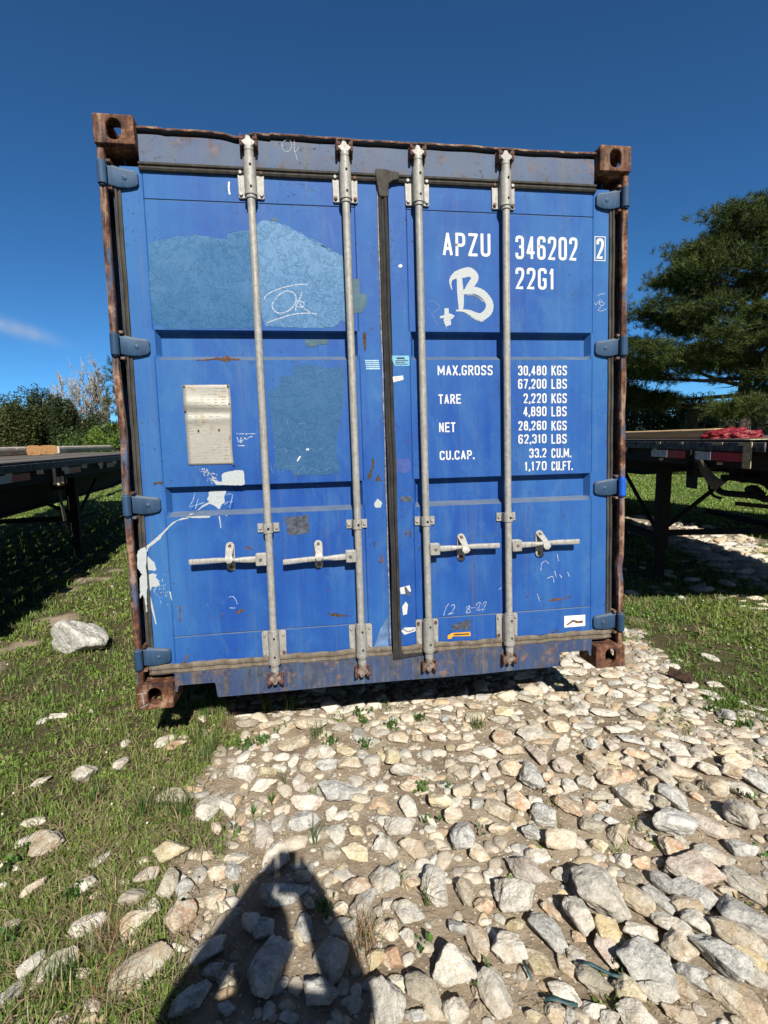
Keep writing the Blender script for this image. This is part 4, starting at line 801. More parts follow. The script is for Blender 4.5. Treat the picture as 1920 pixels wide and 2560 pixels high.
quad('yellow_tape', zH([(1465, 1175), (1500, 1155), (1645, 1146), (1648, 1180), (1505, 1182), (1495, 1200), (1465, 1205)]), 'yellow', dr); quad('tape_print', zH([(1512, 1164), (1635, 1158), (1636, 1168), (1513, 1175)]), 'ink', dr, .0584)
quad('white_sticker', zI([(1098, 948), (1252, 938), (1252, 1020), (1098, 1033)]), flat('cream_sticker', (0.74, 0.72, 0.62), 0.6, 0, .04), dr, .0586, 'white sticker with worn pale blue letters')
M['cimc'] = M['inkb']; text('CIMC', (1040 + 1112 / 2.9625, 1220 + 1008 / 2.9625), (1040 + 1240 / 2.9625, 1220 + 955 / 2.9625), .0042, dr, 'cimc', .0584, .25, 'sticker_print')
blob('rust_scar', zI([(1110, 1012), (1160, 975), (1200, 985), (1235, 978), (1232, 1000), (1190, 1002), (1165, 990), (1120, 1018)]), 'boltr', dr, .0581, .001, .006)
# bent aluminium data plate
P = [D(240 + a / 3.19, 760 + b / 3.19, .056) for a, b in [(690, 645), (1062, 642), (1100, 1275), (738, 1285)]]
m = MB(); nx, nz = 12, 40; vs = []
for j in range(nz + 1):
    t = j / nz
    for i in range(nx + 1):
        s = i / nx; a = Vector(P[0]).lerp(Vector(P[1]), s); b = Vector(P[3]).lerp(Vector(P[2]), s); p = a.lerp(b, t)
        bend = 0.0075 * math.exp(-((t - .23 - .05 * s) / .08) ** 2) - 0.001 + 0.0048 * math.exp(-((t - .43) / .05) ** 2) * (1 - .3 * s) - 0.004 * math.exp(-((t - .34) / .04) ** 2) + 0.0008 * math.sin(9 * t + 4 * s)
        vs.append((p.x + 0.004 * s * math.sin(t * 6), min(.0590, .0565 - bend), p.y))
n = nx + 1; m.add(vs, [(j * n + i, (j + 1) * n + i, (j + 1) * n + i + 1, j * n + i + 1) for j in range(nz) for i in range(nx)])
pl = m.build('data_plate', M['alu'], dl, smooth=60, fix=False); so = pl.modifiers.new('s', 'SOLIDIFY'); so.thickness = 0.0015; so.offset = 0
m = MB()
for a, b in ((702, 655), (1052, 652), (1064, 800), (710, 850), (818, 1008), (982, 1002), (1098, 1278)):
    x, z = D(240 + a / 3.19, 760 + b / 3.19, .056); disc(m, x, .052, z, .0042, .003)
m.each('rivet', M['boltr'], dl)
mB = MB()                                                         # engraved lines too worn to read
for k_ in range(26):
    t = 0.05 + k_ * .035
    for q in range(6):
        if rr_.random() < .35: continue
        s0 = .06 + q * .15; p = Vector(P[0]).lerp(Vector(P[1]), s0).lerp(Vector(P[3]).lerp(Vector(P[2]), s0), t); w = rr_.uniform(.010, .026)
        bend = 0.0075 * math.exp(-((t - .23 - .05 * s0) / .08) ** 2) - 0.001 + 0.0048 * math.exp(-((t - .43) / .05) ** 2) * (1 - .3 * s0) - 0.004 * math.exp(-((t - .34) / .04) ** 2)
        yy = min(.0590, .0565 - bend) - .0013; mB.add([(p.x, yy, p.y), (p.x + w, yy, p.y), (p.x + w, yy, p.y + .0016), (p.x, yy, p.y + .0016)], [(0, 1, 2, 3)])
mB.build('plate_engraving', flat('worn_engraving', (0.265, 0.25, 0.215), .7), dl, smooth=0)
# white tally mark on the lower left casting
m = MB(); ribbon(m, [D(280 + 205 / 3.19, 1220 + 1645 / 3.19, 0), D(280 + 275 / 3.19, 1220 + 1635 / 3.19, 0)], .004, -.0008); ribbon(m, [D(280 + 240 / 3.19, 1220 + 1640 / 3.19, 0), D(280 + 255 / 3.19, 1220 + 1725 / 3.19, 0)], .0045, -.0010); ribbon(m, [D(280 + 228 / 3.19, 1220 + 1755 / 3.19, 0), D(280 + 288 / 3.19, 1220 + 1725 / 3.19, 0)], .003, -.0012)
m.build('paint_mark', M['galvp'], root, smooth=0)
# ------------------------------------------------------------------ body of the container
def corr(x, s, z0, z1, y0, y1):
    vs, fs = [], []; per = .278; ys = []; k = int((y1 - y0) / per)
    for i in range(k):
        b = y0 + i * (y1 - y0) / k; q = (y1 - y0) / k
        for a, d in ((0, 0), (.26, 0), (.5, .036), (.76, .036)): ys.append((b + a * q, d))
    ys.append((y1, 0))
    for y, d in ys: vs += [(x + s * d, y, z0), (x + s * d, y, z1)]
    m = MB(); m.add(vs, [(2 * i, 2 * i + 1, 2 * i + 3, 2 * i + 2) for i in range(len(ys) - 1)]); return m
for x, s in ((0.012, 1), (W_ - 0.012, -1)):
    corr(x, s, .16, 2.53, .178, 5.88).build('side_wall', M['side'], root, smooth=0, fix=False)
    m = MB(); a, b = sorted((x - s * .010, x + s * .05)); m.box(a, b, .178, 5.88, .012, .155); m.build('bottom_rail', M['side'], root, bevel=.004)
    m = MB(); m.box(a, b, .178, 5.88, 2.532, 2.580); m.build('top_rail', M['side'], root, bevel=.004)
m = MB(); vs = []; ys = np.linspace(.175, 5.9, 81)
for i, y in enumerate(ys): d = .0 if (i // 2) % 2 else .018; vs += [(.055, y, 2.560 + d), (W_ - .055, y, 2.560 + d)]
m.add(vs, [(2 * i, 2 * i + 1, 2 * i + 3, 2 * i + 2) for i in range(80)]); m.build('roof', M['side'], root, smooth=0, fix=False)
m = MB(); m.box(.162, W_ - .162, 5.99, 6.03, .16, 2.45); m.box(.163, W_ - .163, 6.0, 6.05, .02, .158); m.box(.163, W_ - .163, 6.0, 6.05, 2.452, 2.58); m.box(.002, .161, 5.9, 6.04, .1185, 2.4725); m.box(W_ - .161, W_ - .002, 5.9, 6.04, .1185, 2.4725); m.build('end_wall', M['side'], root)
m = MB(); m.box(.065, W_ - .065, .17, 5.98, .160, .178)
for i in range(19): m.box(.065, W_ - .065, .40 + i * .3, .445 + i * .3, .035, .159)
m.build('floor', flat('dark_underside', (0.03, 0.028, 0.026), .9), root)
# ------------------------------------------------------------------ ground
def polyG(pts): return np.array([G(u, v)[:2] for u, v in pts])
def inside(P, x, y):
    r = np.zeros(x.shape, bool); n = len(P)
    for i in range(n):
        x1, y1 = P[i]; x2, y2 = P[(i + 1) % n]
        if y1 == y2: continue
        c = ((y1 > y) != (y2 > y)) & (x < (x2 - x1) * (y - y1) / (y2 - y1) + x1); r ^= c
    return r
gl = [tuple(G(u, v)[:2]) for u, v in ((640, 1806), (600, 1870), (560, 1950), (520, 2020), (490, 2090), (430, 2160), (400, 2240), (415, 2330), (430, 2440), (450, 2559))]
PL = np.array(gl + [(-.1, -1.6), (-.3, -2.4), (-.6, -4), (-30, -9), (-30, 6.3), (-.2, 6.3), (.2, 1.6), (.35, .55)])
gr = [tuple(G(u, v)[:2]) for u, v in ((1575, 1560), (1620, 1605), (1665, 1640), (1720, 1690), (1790, 1730), (1850, 1770), (1919, 1830))]
PR = np.array(gr + [(4.5, -.6), (8, -1.2), (30, -4), (30, 9), (2.9, 9), (2.9, 2.3)])
PT = np.array([tuple(G(u, v)[:2]) for u, v in ((1560, 1285), (1668, 1298), (1800, 1322), (1919, 1350), (1919, 1478), (1750, 1400), (1640, 1352), (1560, 1325))])      # stony track beyond
def vegmask(x, y):
    q = np.stack([x * 2.2, y * 2.2, x * 0], 1); a = fbm(q, 3, 5) * .55; b = fbm(q + 31, 3, 9) * .55
    q2 = np.stack([x * 9, y * 9, x * 0], 1); a = a + fbm(q2, 2, 3) * .42; b = b + fbm(q2 + 11, 2, 4) * .42
    X, Y = x + a, y + b
    m = inside(PL, X, Y) | inside(PR, X, Y) | (y > 5.2 + a * 2) | (np.abs(x) > 14) | (y < -5)
    m &= ~inside(PT, X, Y)
    bare = fbm(np.stack([x * 1.3 + 9, y * .8, x * 0], 1), 4, 33) + .5 * fbm(q2 * .6, 2, 35); m &= ~((bare > .15) & (x < .2) & (y < 4))
    m &= ~((x > .35) & (x < 2.9) & (y > .2) & (y < 5.0))
    return m
def relief(x, y):
    p = np.stack([x, y, x * 0], 1); n = fbm(p * 1.1, 3, 21) * .05 + fbm(p * 6, 3, 41) * .016 + fbm(p * 30, 3, 61) * .006
    d = np.hypot(x - 1, y); return gbase(x, y) + n * np.clip(1.2 - d / 60, .2, 1) + np.clip(np.where(x < -1.2, (-1.2 - x) * .02, 0), 0, .1)
def axis(a, b, st, far):
    near = np.arange(a, b, st); o = [near]; x = b; g = st
    r = []
    while x < far: r.append(x); g *= 1.16; x += g
    l = []; x = a - st; g = st
    while x > -far: l.append(x); g *= 1.16; x -= g
    return np.concatenate([l[::-1], near, r])
gx = axis(-1.9, 7.2, .026, 900); gy = axis(-1.9, 6.2, .026, 900)
XX, YY = np.meshgrid(gx, gy); xf, yf = XX.ravel(), YY.ravel(); zf = relief(xf, yf); vm = vegmask(xf, yf).astype(float)
V = np.stack([xf, yf, zf], 1); nx, ny = len(gx), len(gy); ii = np.arange(nx * ny).reshape(ny, nx)
Fq = np.stack([ii[:-1, :-1].ravel(), ii[:-1, 1:].ravel(), ii[1:, 1:].ravel(), ii[1:, :-1].ravel()], 1)
# ground colour depends on the plants that grow there
k = vm.reshape(ny, nx).copy()
for _ in range(2): k[1:-1, 1:-1] = (k[1:-1, 1:-1] * 2 + k[:-2, 1:-1] + k[2:, 1:-1] + k[1:-1, :-2] + k[1:-1, 2:]) / 6
gc = np.zeros((nx * ny, 3)); gc[:, 0] = k.ravel(); gc[:, 1] = (np.hypot(xf, yf) > 9)
gm = npmesh('ground', V, Fq, gc, 'veg')
def ground_mat():
    n = NT('pale_clay_and_soil'); v = n.sep(n.attr('veg')['Color']); a = n.noise(5, 6, 0.65); b = n.noise(42, 5, 0.7); p = n.vor(75, 'F1'); pc = n.vor(75, 'F1', out='Color')
    c = n.ramp(a, [(0.32, (0.17, 0.13, 0.088)), (0.5, (0.265, 0.21, 0.148)), (0.68, (0.38, 0.315, 0.23))]); c = n.mix(n.math('MULTIPLY', n.ramp(b, [(0.4, 0.0), (0.7, 1.0)]), 0.4), c, (0.42, 0.35, 0.26))
    dk = n.ramp(n.noise(2.3, 4, 0.6, dist=.5), [(0.55, 0.0), (0.66, 1.0)]); c = n.mix(n.math('MULTIPLY', dk, 0.55), c, (0.12, 0.085, 0.055))
    pick = n.ramp(n.sep(pc)[0], [(0.72, 0.0), (0.76, 1.0)]); gr_ = n.math('MULTIPLY', n.ramp(p, [(0.30, 1.0), (0.42, 0.0)]), pick)
    c = n.mix(gr_, c, n.ramp(n.sep(pc)[1], [(0.2, (0.42, 0.36, 0.27)), (0.8, (0.56, 0.53, 0.45))]))
    g = n.ramp(n.noise(60, 5, 0.8), [(0.35, (0.035, 0.03, 0.014)), (0.6, (0.10, 0.085, 0.045)), (0.75, (0.20, 0.165, 0.10))])
    g2 = n.ramp(n.noise(3, 6, 0.7), [(0.35, (0.055, 0.085, 0.016)), (0.6, (0.095, 0.135, 0.03)), (0.75, (0.15, 0.16, 0.06))]); g = n.mix(v[1], g, g2)
    c = n.mix(v[0], c, g)
    nb = n.bump(b, 0.9, 0.012, n.bump(n.noise(160, 4), 0.5, 0.004)); nb = n.bump(gr_, 0.7, 0.006, nb)
    return n.fin(c, 0.95, 0, nb, 0.15)
link('ground', gm, ground_mat(), None, smooth=180, fix=False, kind='structure')
# ------------------------------------------------------------------ stones
TILES = {1: (960, 1760, 3.456), 2: (1440, 1760, 3.456), 3: (960, 2160, 3.456), 4: (1440, 2160, 3.456), 5: (0, 1760, 3.456), 6: (480, 1760, 3.456), 7: (0, 2160, 3.456), 8: (480, 2160, 3.456), 9: (1040, 1600, 2.676), 10: (1540, 1020, 4.366), 11: (1500, 1440, 3.95)}
ST = {
1: '550 40 140 80 0 w;765 25 170 75 0 c;650 85 80 60 70 p;525 125 110 90 0 g;770 120 180 120 20 c;715 190 80 45 -50 y;1035 75 170 100 -10 y;985 150 150 80 -15 w;580 215 90 60 0 c;385 220 150 100 0 c;435 300 170 110 0 p;285 300 110 90 0 o;610 290 130 80 0 c;740 280 110 90 0 w;1005 275 180 150 0 o;1150 190 90 70 0 t;1230 250 220 150 15 w;1300 180 200 90 -40 c;1370 280 80 90 0 t;110 300 180 110 0 c;55 485 160 150 0 y;165 600 200 140 0 w;215 720 170 130 0 o;200 885 200 130 -65 w;450 870 230 150 -5 y;575 990 160 140 45 c;700 380 160 100 10 c;725 475 190 90 0 w;895 420 220 130 -15 w;1110 400 220 120 0 c;1320 440 260 130 -65 p;1525 350 170 140 0 w;1485 60 160 130 0 w;1595 95 90 60 -60 w;1480 190 190 130 -15 c;640 600 170 150 0 c;770 580 120 70 60 w;850 515 70 50 0 c;940 520 100 50 0 p;1095 585 170 160 0 c;1280 640 260 200 -80 g;1435 620 130 90 30 o;1500 675 120 90 0 c;1560 560 170 130 -20 p;1610 715 120 120 0 w;1440 750 150 100 20 c;1160 730 80 60 0 c;1145 850 200 140 -50 o;1190 940 80 50 80 w;1300 845 150 140 0 w;665 760 170 120 30 c;800 855 130 120 0 g;980 900 220 140 -35 c;1020 800 100 60 -70 t;1420 960 240 190 -30 g;1590 880 240 140 -60 o;1300 950 120 90 -45 t;1255 1110 160 130 -80 g;1330 1130 130 80 -60 g;1505 1165 250 230 0 c;690 1170 270 190 75 g;120 1090 260 170 -5 w;400 1020 110 70 -60 w;440 1160 110 80 0 c;845 1000 80 60 0 y;1010 1080 200 110 0 c;60 1270 130 160 0 w;250 1270 260 150 -20 c;510 1275 70 60 0 p;810 1300 190 140 -45 c;1360 1320 240 150 -10 w;430 1360 90 70 -60 w',
2: '30 60 120 120 0 w;30 185 100 70 0 w;255 60 230 100 -5 w;530 50 180 90 -20 t;610 20 110 70 0 g;650 80 110 60 0 o;960 65 100 60 -30 w;1000 120 110 60 -20 c;1300 80 150 140 0 g;1480 60 140 60 0 w;1600 100 70 50 0 g;460 150 140 60 0 c;510 180 100 80 0 w;360 215 240 100 0 w;165 240 160 90 0 t;130 345 140 130 0 g;305 355 110 110 0 p;220 320 60 60 -70 o;480 300 200 90 -10 g;500 420 180 120 -40 o;680 335 80 70 0 w;620 310 70 60 0 p;580 380 60 40 0 w;700 430 230 110 -35 w;860 370 240 170 -25 w;980 290 180 80 -20 w;800 235 140 60 -20 w;170 510 220 180 80 c;320 505 180 110 -80 y;455 500 130 110 -20 w;275 630 190 170 -50 o;430 610 160 100 20 o;640 500 130 80 0 c;945 490 230 120 -10 p;1080 430 130 130 0 w;890 600 260 150 -30 c;650 570 130 100 -20 c;760 650 200 120 -60 w;640 700 130 130 0 c;1150 560 140 130 -50 w;1320 590 180 120 -30 c;1360 500 220 140 0 c;1310 400 190 100 0 y;1520 470 260 110 -45 c;1540 660 200 150 -70 g;1180 700 200 150 0 c;1410 750 290 110 -25 w;1620 310 80 90 0 g;120 680 180 140 -20 w;195 790 220 110 0 t;110 850 110 140 0 o;460 810 280 170 -50 w;265 900 150 80 -10 w;330 840 110 90 0 p;615 870 90 110 0 t;670 790 150 60 -30 c;710 860 140 110 -35 t;840 810 220 150 -50 g;1020 800 150 70 -40 o;1000 730 160 90 -20 t;870 1020 390 240 -8 g;1130 1040 260 160 -40 p;1250 1100 150 90 -20 c;1470 990 260 230 -70 w;135 1040 220 140 -35 t;300 1000 160 70 5 g;365 1110 170 160 0 c;30 1190 110 180 60 w;190 1200 150 120 0 y;540 1205 200 100 -50 p;420 1320 140 130 0 w;800 1220 250 170 -40 o;900 1180 130 110 -40 w;560 1350 170 120 0 o;700 1340 80 80 0 p;1400 1240 280 140 -15 g;1150 1300 230 160 -45 w;1300 1350 160 80 -25 w',
3: '50 160 310 160 90 w;150 30 70 60 90 c;220 160 200 180 0 c;430 250 470 215 -78 w;700 270 230 180 -75 c;880 350 180 140 0 o;1110 270 340 290 -10 w;1230 40 380 230 -40 p;1510 70 150 120 -50 w;1120 90 60 50 0 c;905 100 90 70 0 w;1540 205 80 50 -30 y;1450 390 190 110 -60 o;200 460 290 200 -15 w;30 360 120 110 0 w;620 570 220 130 -10 g;825 680 270 180 -75 o;920 590 120 70 -60 w;1060 730 270 250 0 w;1130 520 200 100 0 y;1430 620 380 200 -60 g;1330 840 220 200 -60 y;1580 880 220 110 -50 c;200 640 170 110 -70 w;60 830 180 170 -70 o;40 620 150 190 0 c;570 930 400 330 -10 w;880 970 200 170 45 c;990 1150 340 270 -70 w;820 1120 150 110 60 c;115 1050 190 140 0 c;340 1140 310 230 -20 t;420 1320 210 170 -20 c;20 1230 400 300 -50 w;280 1340 180 120 0 g;650 1290 250 230 0 w;800 1270 90 110 0 c;1560 1110 270 150 -15 w;1490 1290 170 200 80 c;1600 1330 110 150 0 g;1280 1320 150 100 0 y',
4: '0 400 330 260 -60 w;200 225 430 370 -25 w;500 260 310 190 -50 c;690 250 270 160 -60 g;770 140 220 150 -50 g;1080 250 380 240 -30 g;920 320 260 170 -15 c;1000 30 500 270 -12 p;1450 150 360 180 -50 w;1310 215 160 80 -15 c;1600 170 180 110 -60 t;1460 460 420 260 -50 g;1350 600 420 230 -45 c;1060 500 230 180 -50 w;820 510 440 190 -35 w;880 690 260 230 -60 c;520 550 350 160 -35 w;280 560 280 240 -50 y;240 690 400 170 -80 p;30 780 200 130 -55 w;600 830 420 360 -30 g;1230 780 420 260 -55 g;1480 810 230 160 -40 y;1620 780 130 180 80 g;1020 920 340 180 -25 g;910 1040 240 200 -50 c;720 1100 420 190 -10 w;150 1000 330 190 -45 t;420 1080 270 190 -50 y;1430 1150 600 260 -38 c;1560 980 300 160 -35 w;170 1240 210 130 -10 w;480 1280 330 220 -10 w;930 1290 280 170 -35 o;280 1340 200 120 0 w;1420 1330 200 90 -30 c;20 600 120 100 0 o',
5: '710 610 190 140 10 w;480 120 160 70 10 w;370 160 70 50 0 w;350 670 170 70 35 w;1090 340 120 50 50 w;1020 525 130 100 70 w;1420 310 140 90 40 w;1500 360 210 90 20 o;1500 820 260 160 0 c;310 1010 200 90 15 w;1460 1260 300 190 -5 y;360 1230 340 200 -10 c;870 1350 200 100 30 w;1230 1330 90 80 0 c;50 1370 120 60 30 w;200 1180 100 60 60 w;780 80 60 30 0 w',
6: '420 110 150 60 0 w;470 185 180 100 0 t;700 185 200 110 15 c;850 200 200 110 45 c;1020 170 270 150 0 c;1140 260 120 110 0 c;470 290 120 70 -70 c;100 270 160 80 35 c;620 270 100 60 0 c;710 275 80 50 0 w;910 345 290 150 5 c;1015 450 130 130 0 w;1140 440 150 120 -40 w;890 490 120 120 0 w;780 450 110 80 0 w;640 460 80 90 90 c;460 470 90 90 0 w;410 610 250 150 -5 w;640 590 150 130 0 y;760 560 80 110 90 w;1160 550 190 120 0 g;1350 540 200 130 0 c;1320 420 190 120 0 y;1470 490 170 70 -20 g;1560 590 120 120 0 p;1640 470 110 130 0 y;1400 150 140 90 0 c;1300 220 160 100 0 w;1300 70 90 50 0 w;1000 580 150 120 0 c;610 720 210 120 30 w;930 680 190 90 80 w;970 750 150 90 0 p;1250 800 330 160 -10 g;1160 690 60 70 0 w;110 900 260 190 60 w;310 880 180 140 -60 w;790 930 120 80 0 p;980 880 250 160 -10 p;970 1020 270 150 25 g;760 1060 200 130 60 w;590 1150 230 170 -60 p;1190 980 140 100 60 w;1300 980 110 70 0 w;1240 1130 170 130 -60 w;1420 1130 120 90 0 y;900 1230 200 180 0 c;1420 1310 230 140 -20 y;1180 1320 190 120 0 t;1630 1250 140 160 0 w;745 1340 260 190 50 w;220 1050 150 80 -40 p;390 1090 110 60 0 y;110 1290 140 100 0 c;390 1330 180 110 0 w;500 930 100 60 0 c;1450 310 140 60 -15 g',
7: '1290 70 300 120 35 p;760 160 230 130 20 w;830 250 150 50 -5 c;750 490 320 150 30 w;1160 270 200 150 10 t;1330 330 150 100 -40 w;1140 500 330 200 50 c;1540 480 240 270 0 o;1430 180 200 220 0 t;1590 200 150 180 0 g;1060 140 90 70 0 c;290 210 170 110 45 c;250 850 200 150 60 w;520 820 380 240 40 t;100 1060 240 140 55 g;740 910 140 120 20 c;1180 880 500 260 50 c;1540 700 120 60 -20 w;800 1200 140 110 0 w;790 1310 160 110 0 y;130 480 240 80 5 w;30 170 60 60 0 w;1570 1200 230 200 30 g;500 1330 160 90 30 t;160 1340 100 60 60 w;1160 660 110 60 20 o;130 20 80 60 0 w',
8: '210 50 170 130 0 c;360 60 150 150 0 g;210 270 160 190 0 c;705 300 400 210 -8 g;650 550 220 200 30 g;510 520 180 150 -50 w;960 560 370 150 -60 g;920 660 280 100 -60 y;830 790 290 150 80 w;610 930 560 280 75 g;140 750 280 190 35 w;170 930 180 150 40 g;40 1150 230 150 60 g;1200 850 330 250 80 w;1340 620 250 230 -40 w;1300 400 140 120 0 c;1430 230 220 190 0 o;1500 390 260 200 70 w;1620 430 100 110 0 w;1610 150 250 150 80 w;1630 610 170 110 80 c;1580 870 240 130 40 y;1020 350 130 80 -60 w;960 130 150 100 0 c;880 210 100 70 0 g;1100 1150 300 260 0 g;770 1080 230 90 60 g;830 1230 110 80 0 t;290 1240 170 120 0 g;320 920 100 60 80 c;300 1040 110 80 30 t;860 1340 200 110 0 g',
9: '770 330 90 60 0 c;835 320 70 60 90 w;895 380 90 60 0 c;650 380 110 60 -5 w;735 400 110 60 -20 t;560 368 80 30 0 c;420 380 80 40 0 c;180 415 80 50 0 o;260 430 90 60 -60 p;1090 210 110 60 10 w;1180 270 70 50 0 c;1225 320 100 60 30 w;1330 355 110 80 0 w;1290 225 180 50 -5 c;1340 275 120 50 0 g;1600 290 130 50 -15 w;1410 330 80 40 -20 w;1455 405 90 50 -10 w;950 320 80 30 0 p;1010 150 90 50 0 w;1000 200 100 50 0 w;1090 130 70 40 -40 w;1440 255 90 40 -20 w;1500 380 70 30 0 c;1560 440 90 60 0 g;1630 380 90 40 0 c;700 245 150 80 0 g;420 300 130 60 0 g',
10: '690 1445 90 40 0 w;750 1490 80 40 0 w;820 1460 60 60 0 w;1030 1510 210 60 -20 w;970 1545 90 40 -15 w;905 1530 60 50 0 w;1310 1550 90 40 -20 w;1400 1575 90 40 -10 w;1130 1630 110 40 0 w;1320 1630 160 60 -15 w;1470 1660 160 60 -10 w;1400 1690 150 50 0 c;1560 1650 100 40 0 w;1550 1760 120 50 0 c;1620 1740 90 40 0 w;1340 1690 100 40 -10 w;960 1665 90 40 0 c;1060 1690 60 30 -20 w;1100 1780 140 30 -25 w;1300 1880 180 30 -20 w;1470 1915 70 40 0 w;740 1520 130 30 -10 c;1480 1500 100 50 -15 g;940 1980 130 110 -40 g;1200 1655 150 60 0 g;860 1590 160 40 -15 w;1420 1720 120 40 0 c;1530 1845 90 30 -10 w;1150 2070 110 30 0 w;590 1440 70 30 0 w;640 1560 60 30 0 g;1250 1770 130 30 -15 w;1610 1680 80 40 0 c;1500 1710 90 40 0 w',
11: '670 875 120 90 -15 w;1070 800 110 60 -25 w;790 835 90 30 -10 w;590 790 40 30 0 w;1200 215 90 30 0 w;1035 265 80 25 -10 w;1430 300 110 30 0 w;1560 320 130 50 0 c;1400 245 60 25 0 w;1600 280 110 40 0 c;1130 1060 170 60 0 w;920 1060 120 60 0 w;890 1135 110 40 -10 w;1060 1140 110 60 -20 w;1440 1330 150 50 -20 w;1270 1330 120 100 0 g;1600 1380 70 60 0 g;1410 1240 130 40 0 w;1510 1570 90 60 -30 w;1560 1290 120 50 -10 w;1040 1270 130 50 0 c;860 1310 100 60 0 w;590 1200 130 60 0 w;560 1260 150 50 0 c;300 1020 130 60 -25 w;520 1060 160 60 -15 w;1180 1165 70 20 0 w;1140 1190 180 50 0 w;1280 1420 110 60 0 w;1420 1400 130 70 -15 c;1100 1480 150 40 -20 t'}
stones = []
for tl, s in ST.items():
    ox, oy, kk = TILES[tl]
    for e in s.split(';'):
        q = e.split(); cx, cy, L, Wd, th = map(float, q[:5]); stones.append((ox + cx / kk, oy + cy / kk, L / kk, Wd / kk, R(th), q[5]))
SH = []
def ico(sub):
    bm = bmesh.new(); bmesh.ops.create_icosphere(bm, subdivisions=sub, radius=1); bm.verts.ensure_lookup_table(); V = np.array([v.co[:] for v in bm.verts]); Fc = np.array([[v.index for v in f.verts] for f in bm.faces]); bm.free(); return V, Fc
IV4, IF4 = ico(5); IV2, IF2 = ico(2); IV3, IF3 = ico(3)
def rockverts(IV, seed, k=9, sharp=13.0, rough=1.0):
    g = np.random.RandomState(seed); nrm = g.normal(size=(k, 3)); nrm /= np.linalg.norm(nrm, axis=1)[:, None]; d = g.uniform(.58, .98, k)
    c = np.maximum(IV @ nrm.T, 1e-3) / d                          # distance to each cutting plane along the ray
    inv = (np.sum(c ** sharp, 1) + 0.74 ** sharp) ** (1 / sharp); r = 1 / inv
    r = r * (1 + rough * (0.34 * fbm(IV * 1.3 + seed, 2, seed) + 0.24 * fbm(IV * 3.4 + seed, 4, seed + 5) - 0.24 * np.abs(fbm(IV * 5 + seed, 4, seed + 9))))
    return IV * r[:, None]
NV = 26
rockme = []
for i in range(NV):
    v = rockverts(IV4, 100 + i, 8 + i % 6, 22 + 8 * (i % 4)); v /= np.abs(v).max(0)
    rockme.append(v)
def stone_mat(name, c1, c2, c3, stain=None, amt=.3):
    n = NT(name); inf = n.info(); off = n.t.nodes.new('ShaderNodeVectorMath'); off.operation = 'ADD'; n.set(off.inputs[0], n.tc)
    cmb = n.t.nodes.new('ShaderNodeCombineXYZ'); n.set(cmb.inputs[0], n.math('MULTIPLY', inf['Random'], 37.0)); n.set(cmb.inputs[1], n.math('MULTIPLY', inf['Random'], 91.0)); n.t.links.new(cmb.outputs[0], off.inputs[1]); v = off.outputs[0]
    tx = n.t.nodes.new('ShaderNodeVectorMath'); tx.operation = 'ADD'; gp_ = n.t.nodes.new('ShaderNodeNewGeometry'); n.t.links.new(gp_.outputs['Position'], tx.inputs[0]); n.t.links.new(cmb.outputs[0], tx.inputs[1]); P = tx.outputs[0]
    a = n.noise(22, 7, 0.78, vec=P, dist=.6); b = n.noise(75, 6, 0.8, vec=P); w = n.noise(30, 6, 0.8, vec=P, dist=2.2)
    c = n.ramp(a, [(0.36, c1), (0.5, c2), (0.62, c3)])
    c = n.mix(n.ramp(w, [(0.48, 0.0), (0.56, 0.9), (0.60, 0.2)]), c, c3)
    c = n.mix(n.math('MULTIPLY', n.ramp(b, [(0.56, 0.0), (0.70, 1.0)]), 0.30), c, tuple(q * .38 for q in c1))
    if stain: c = n.mix(n.math('MULTIPLY', n.ramp(n.noise(13, 4, 0.65, vec=P, dist=.8), [(0.47, 0.0), (0.60, 1.0)]), amt), c, stain)
    vl = n.math('MULTIPLY_ADD', inf['Random'], 0.34, 0.93); cc = n.t.nodes.new('ShaderNodeHueSaturation'); n.set(cc.inputs['Color'], c); n.set(cc.inputs['Value'], vl)
    nb = n.bump(n.noise(24, 8, 0.74, vec=P), 0.85, 0.024, n.bump(n.noise(110, 5, 0.8, vec=P), 0.75, 0.007)); nb = n.bump(n.vor(34, 'DISTANCE_TO_EDGE', vec=P), 0.25, 0.004, nb)
    return n.fin(cc.outputs[0], 0.88, 0, nb, 0.25)
SM = {'w': stone_mat('white_limestone', (.38, .355, .295), (.58, .54, .455), (.74, .70, .615), (.46, .33, .19), .35), 'c': stone_mat('cream_limestone', (.38, .315, .22), (.57, .49, .36), (.71, .65, .53), (.46, .28, .13), .45),
      'y': stone_mat('yellow_limestone', (.38, .31, .18), (.60, .50, .32), (.71, .65, .49), (.54, .38, .14), .45), 'g': stone_mat('grey_limestone', (.22, .214, .19), (.41, .395, .355), (.66, .64, .585)),
      'o': stone_mat('orange_stained_limestone', (.36, .27, .17), (.58, .46, .32), (.70, .63, .51), (.44, .21, .09), .6), 'p': stone_mat('pinkish_limestone', (.38, .31, .245), (.57, .485, .40), (.70, .64, .56), (.50, .31, .20), .35), 't': stone_mat('tan_mudstone', (.26, .22, .16), (.42, .365, .27), (.55, .50, .40))}
TN = {'w': 'white', 'c': 'cream', 'y': 'yellowish', 'g': 'grey', 'o': 'orange stained', 'p': 'pinkish', 't': 'tan'}
hd_ = math.atan2(-RT[1], RT[0])
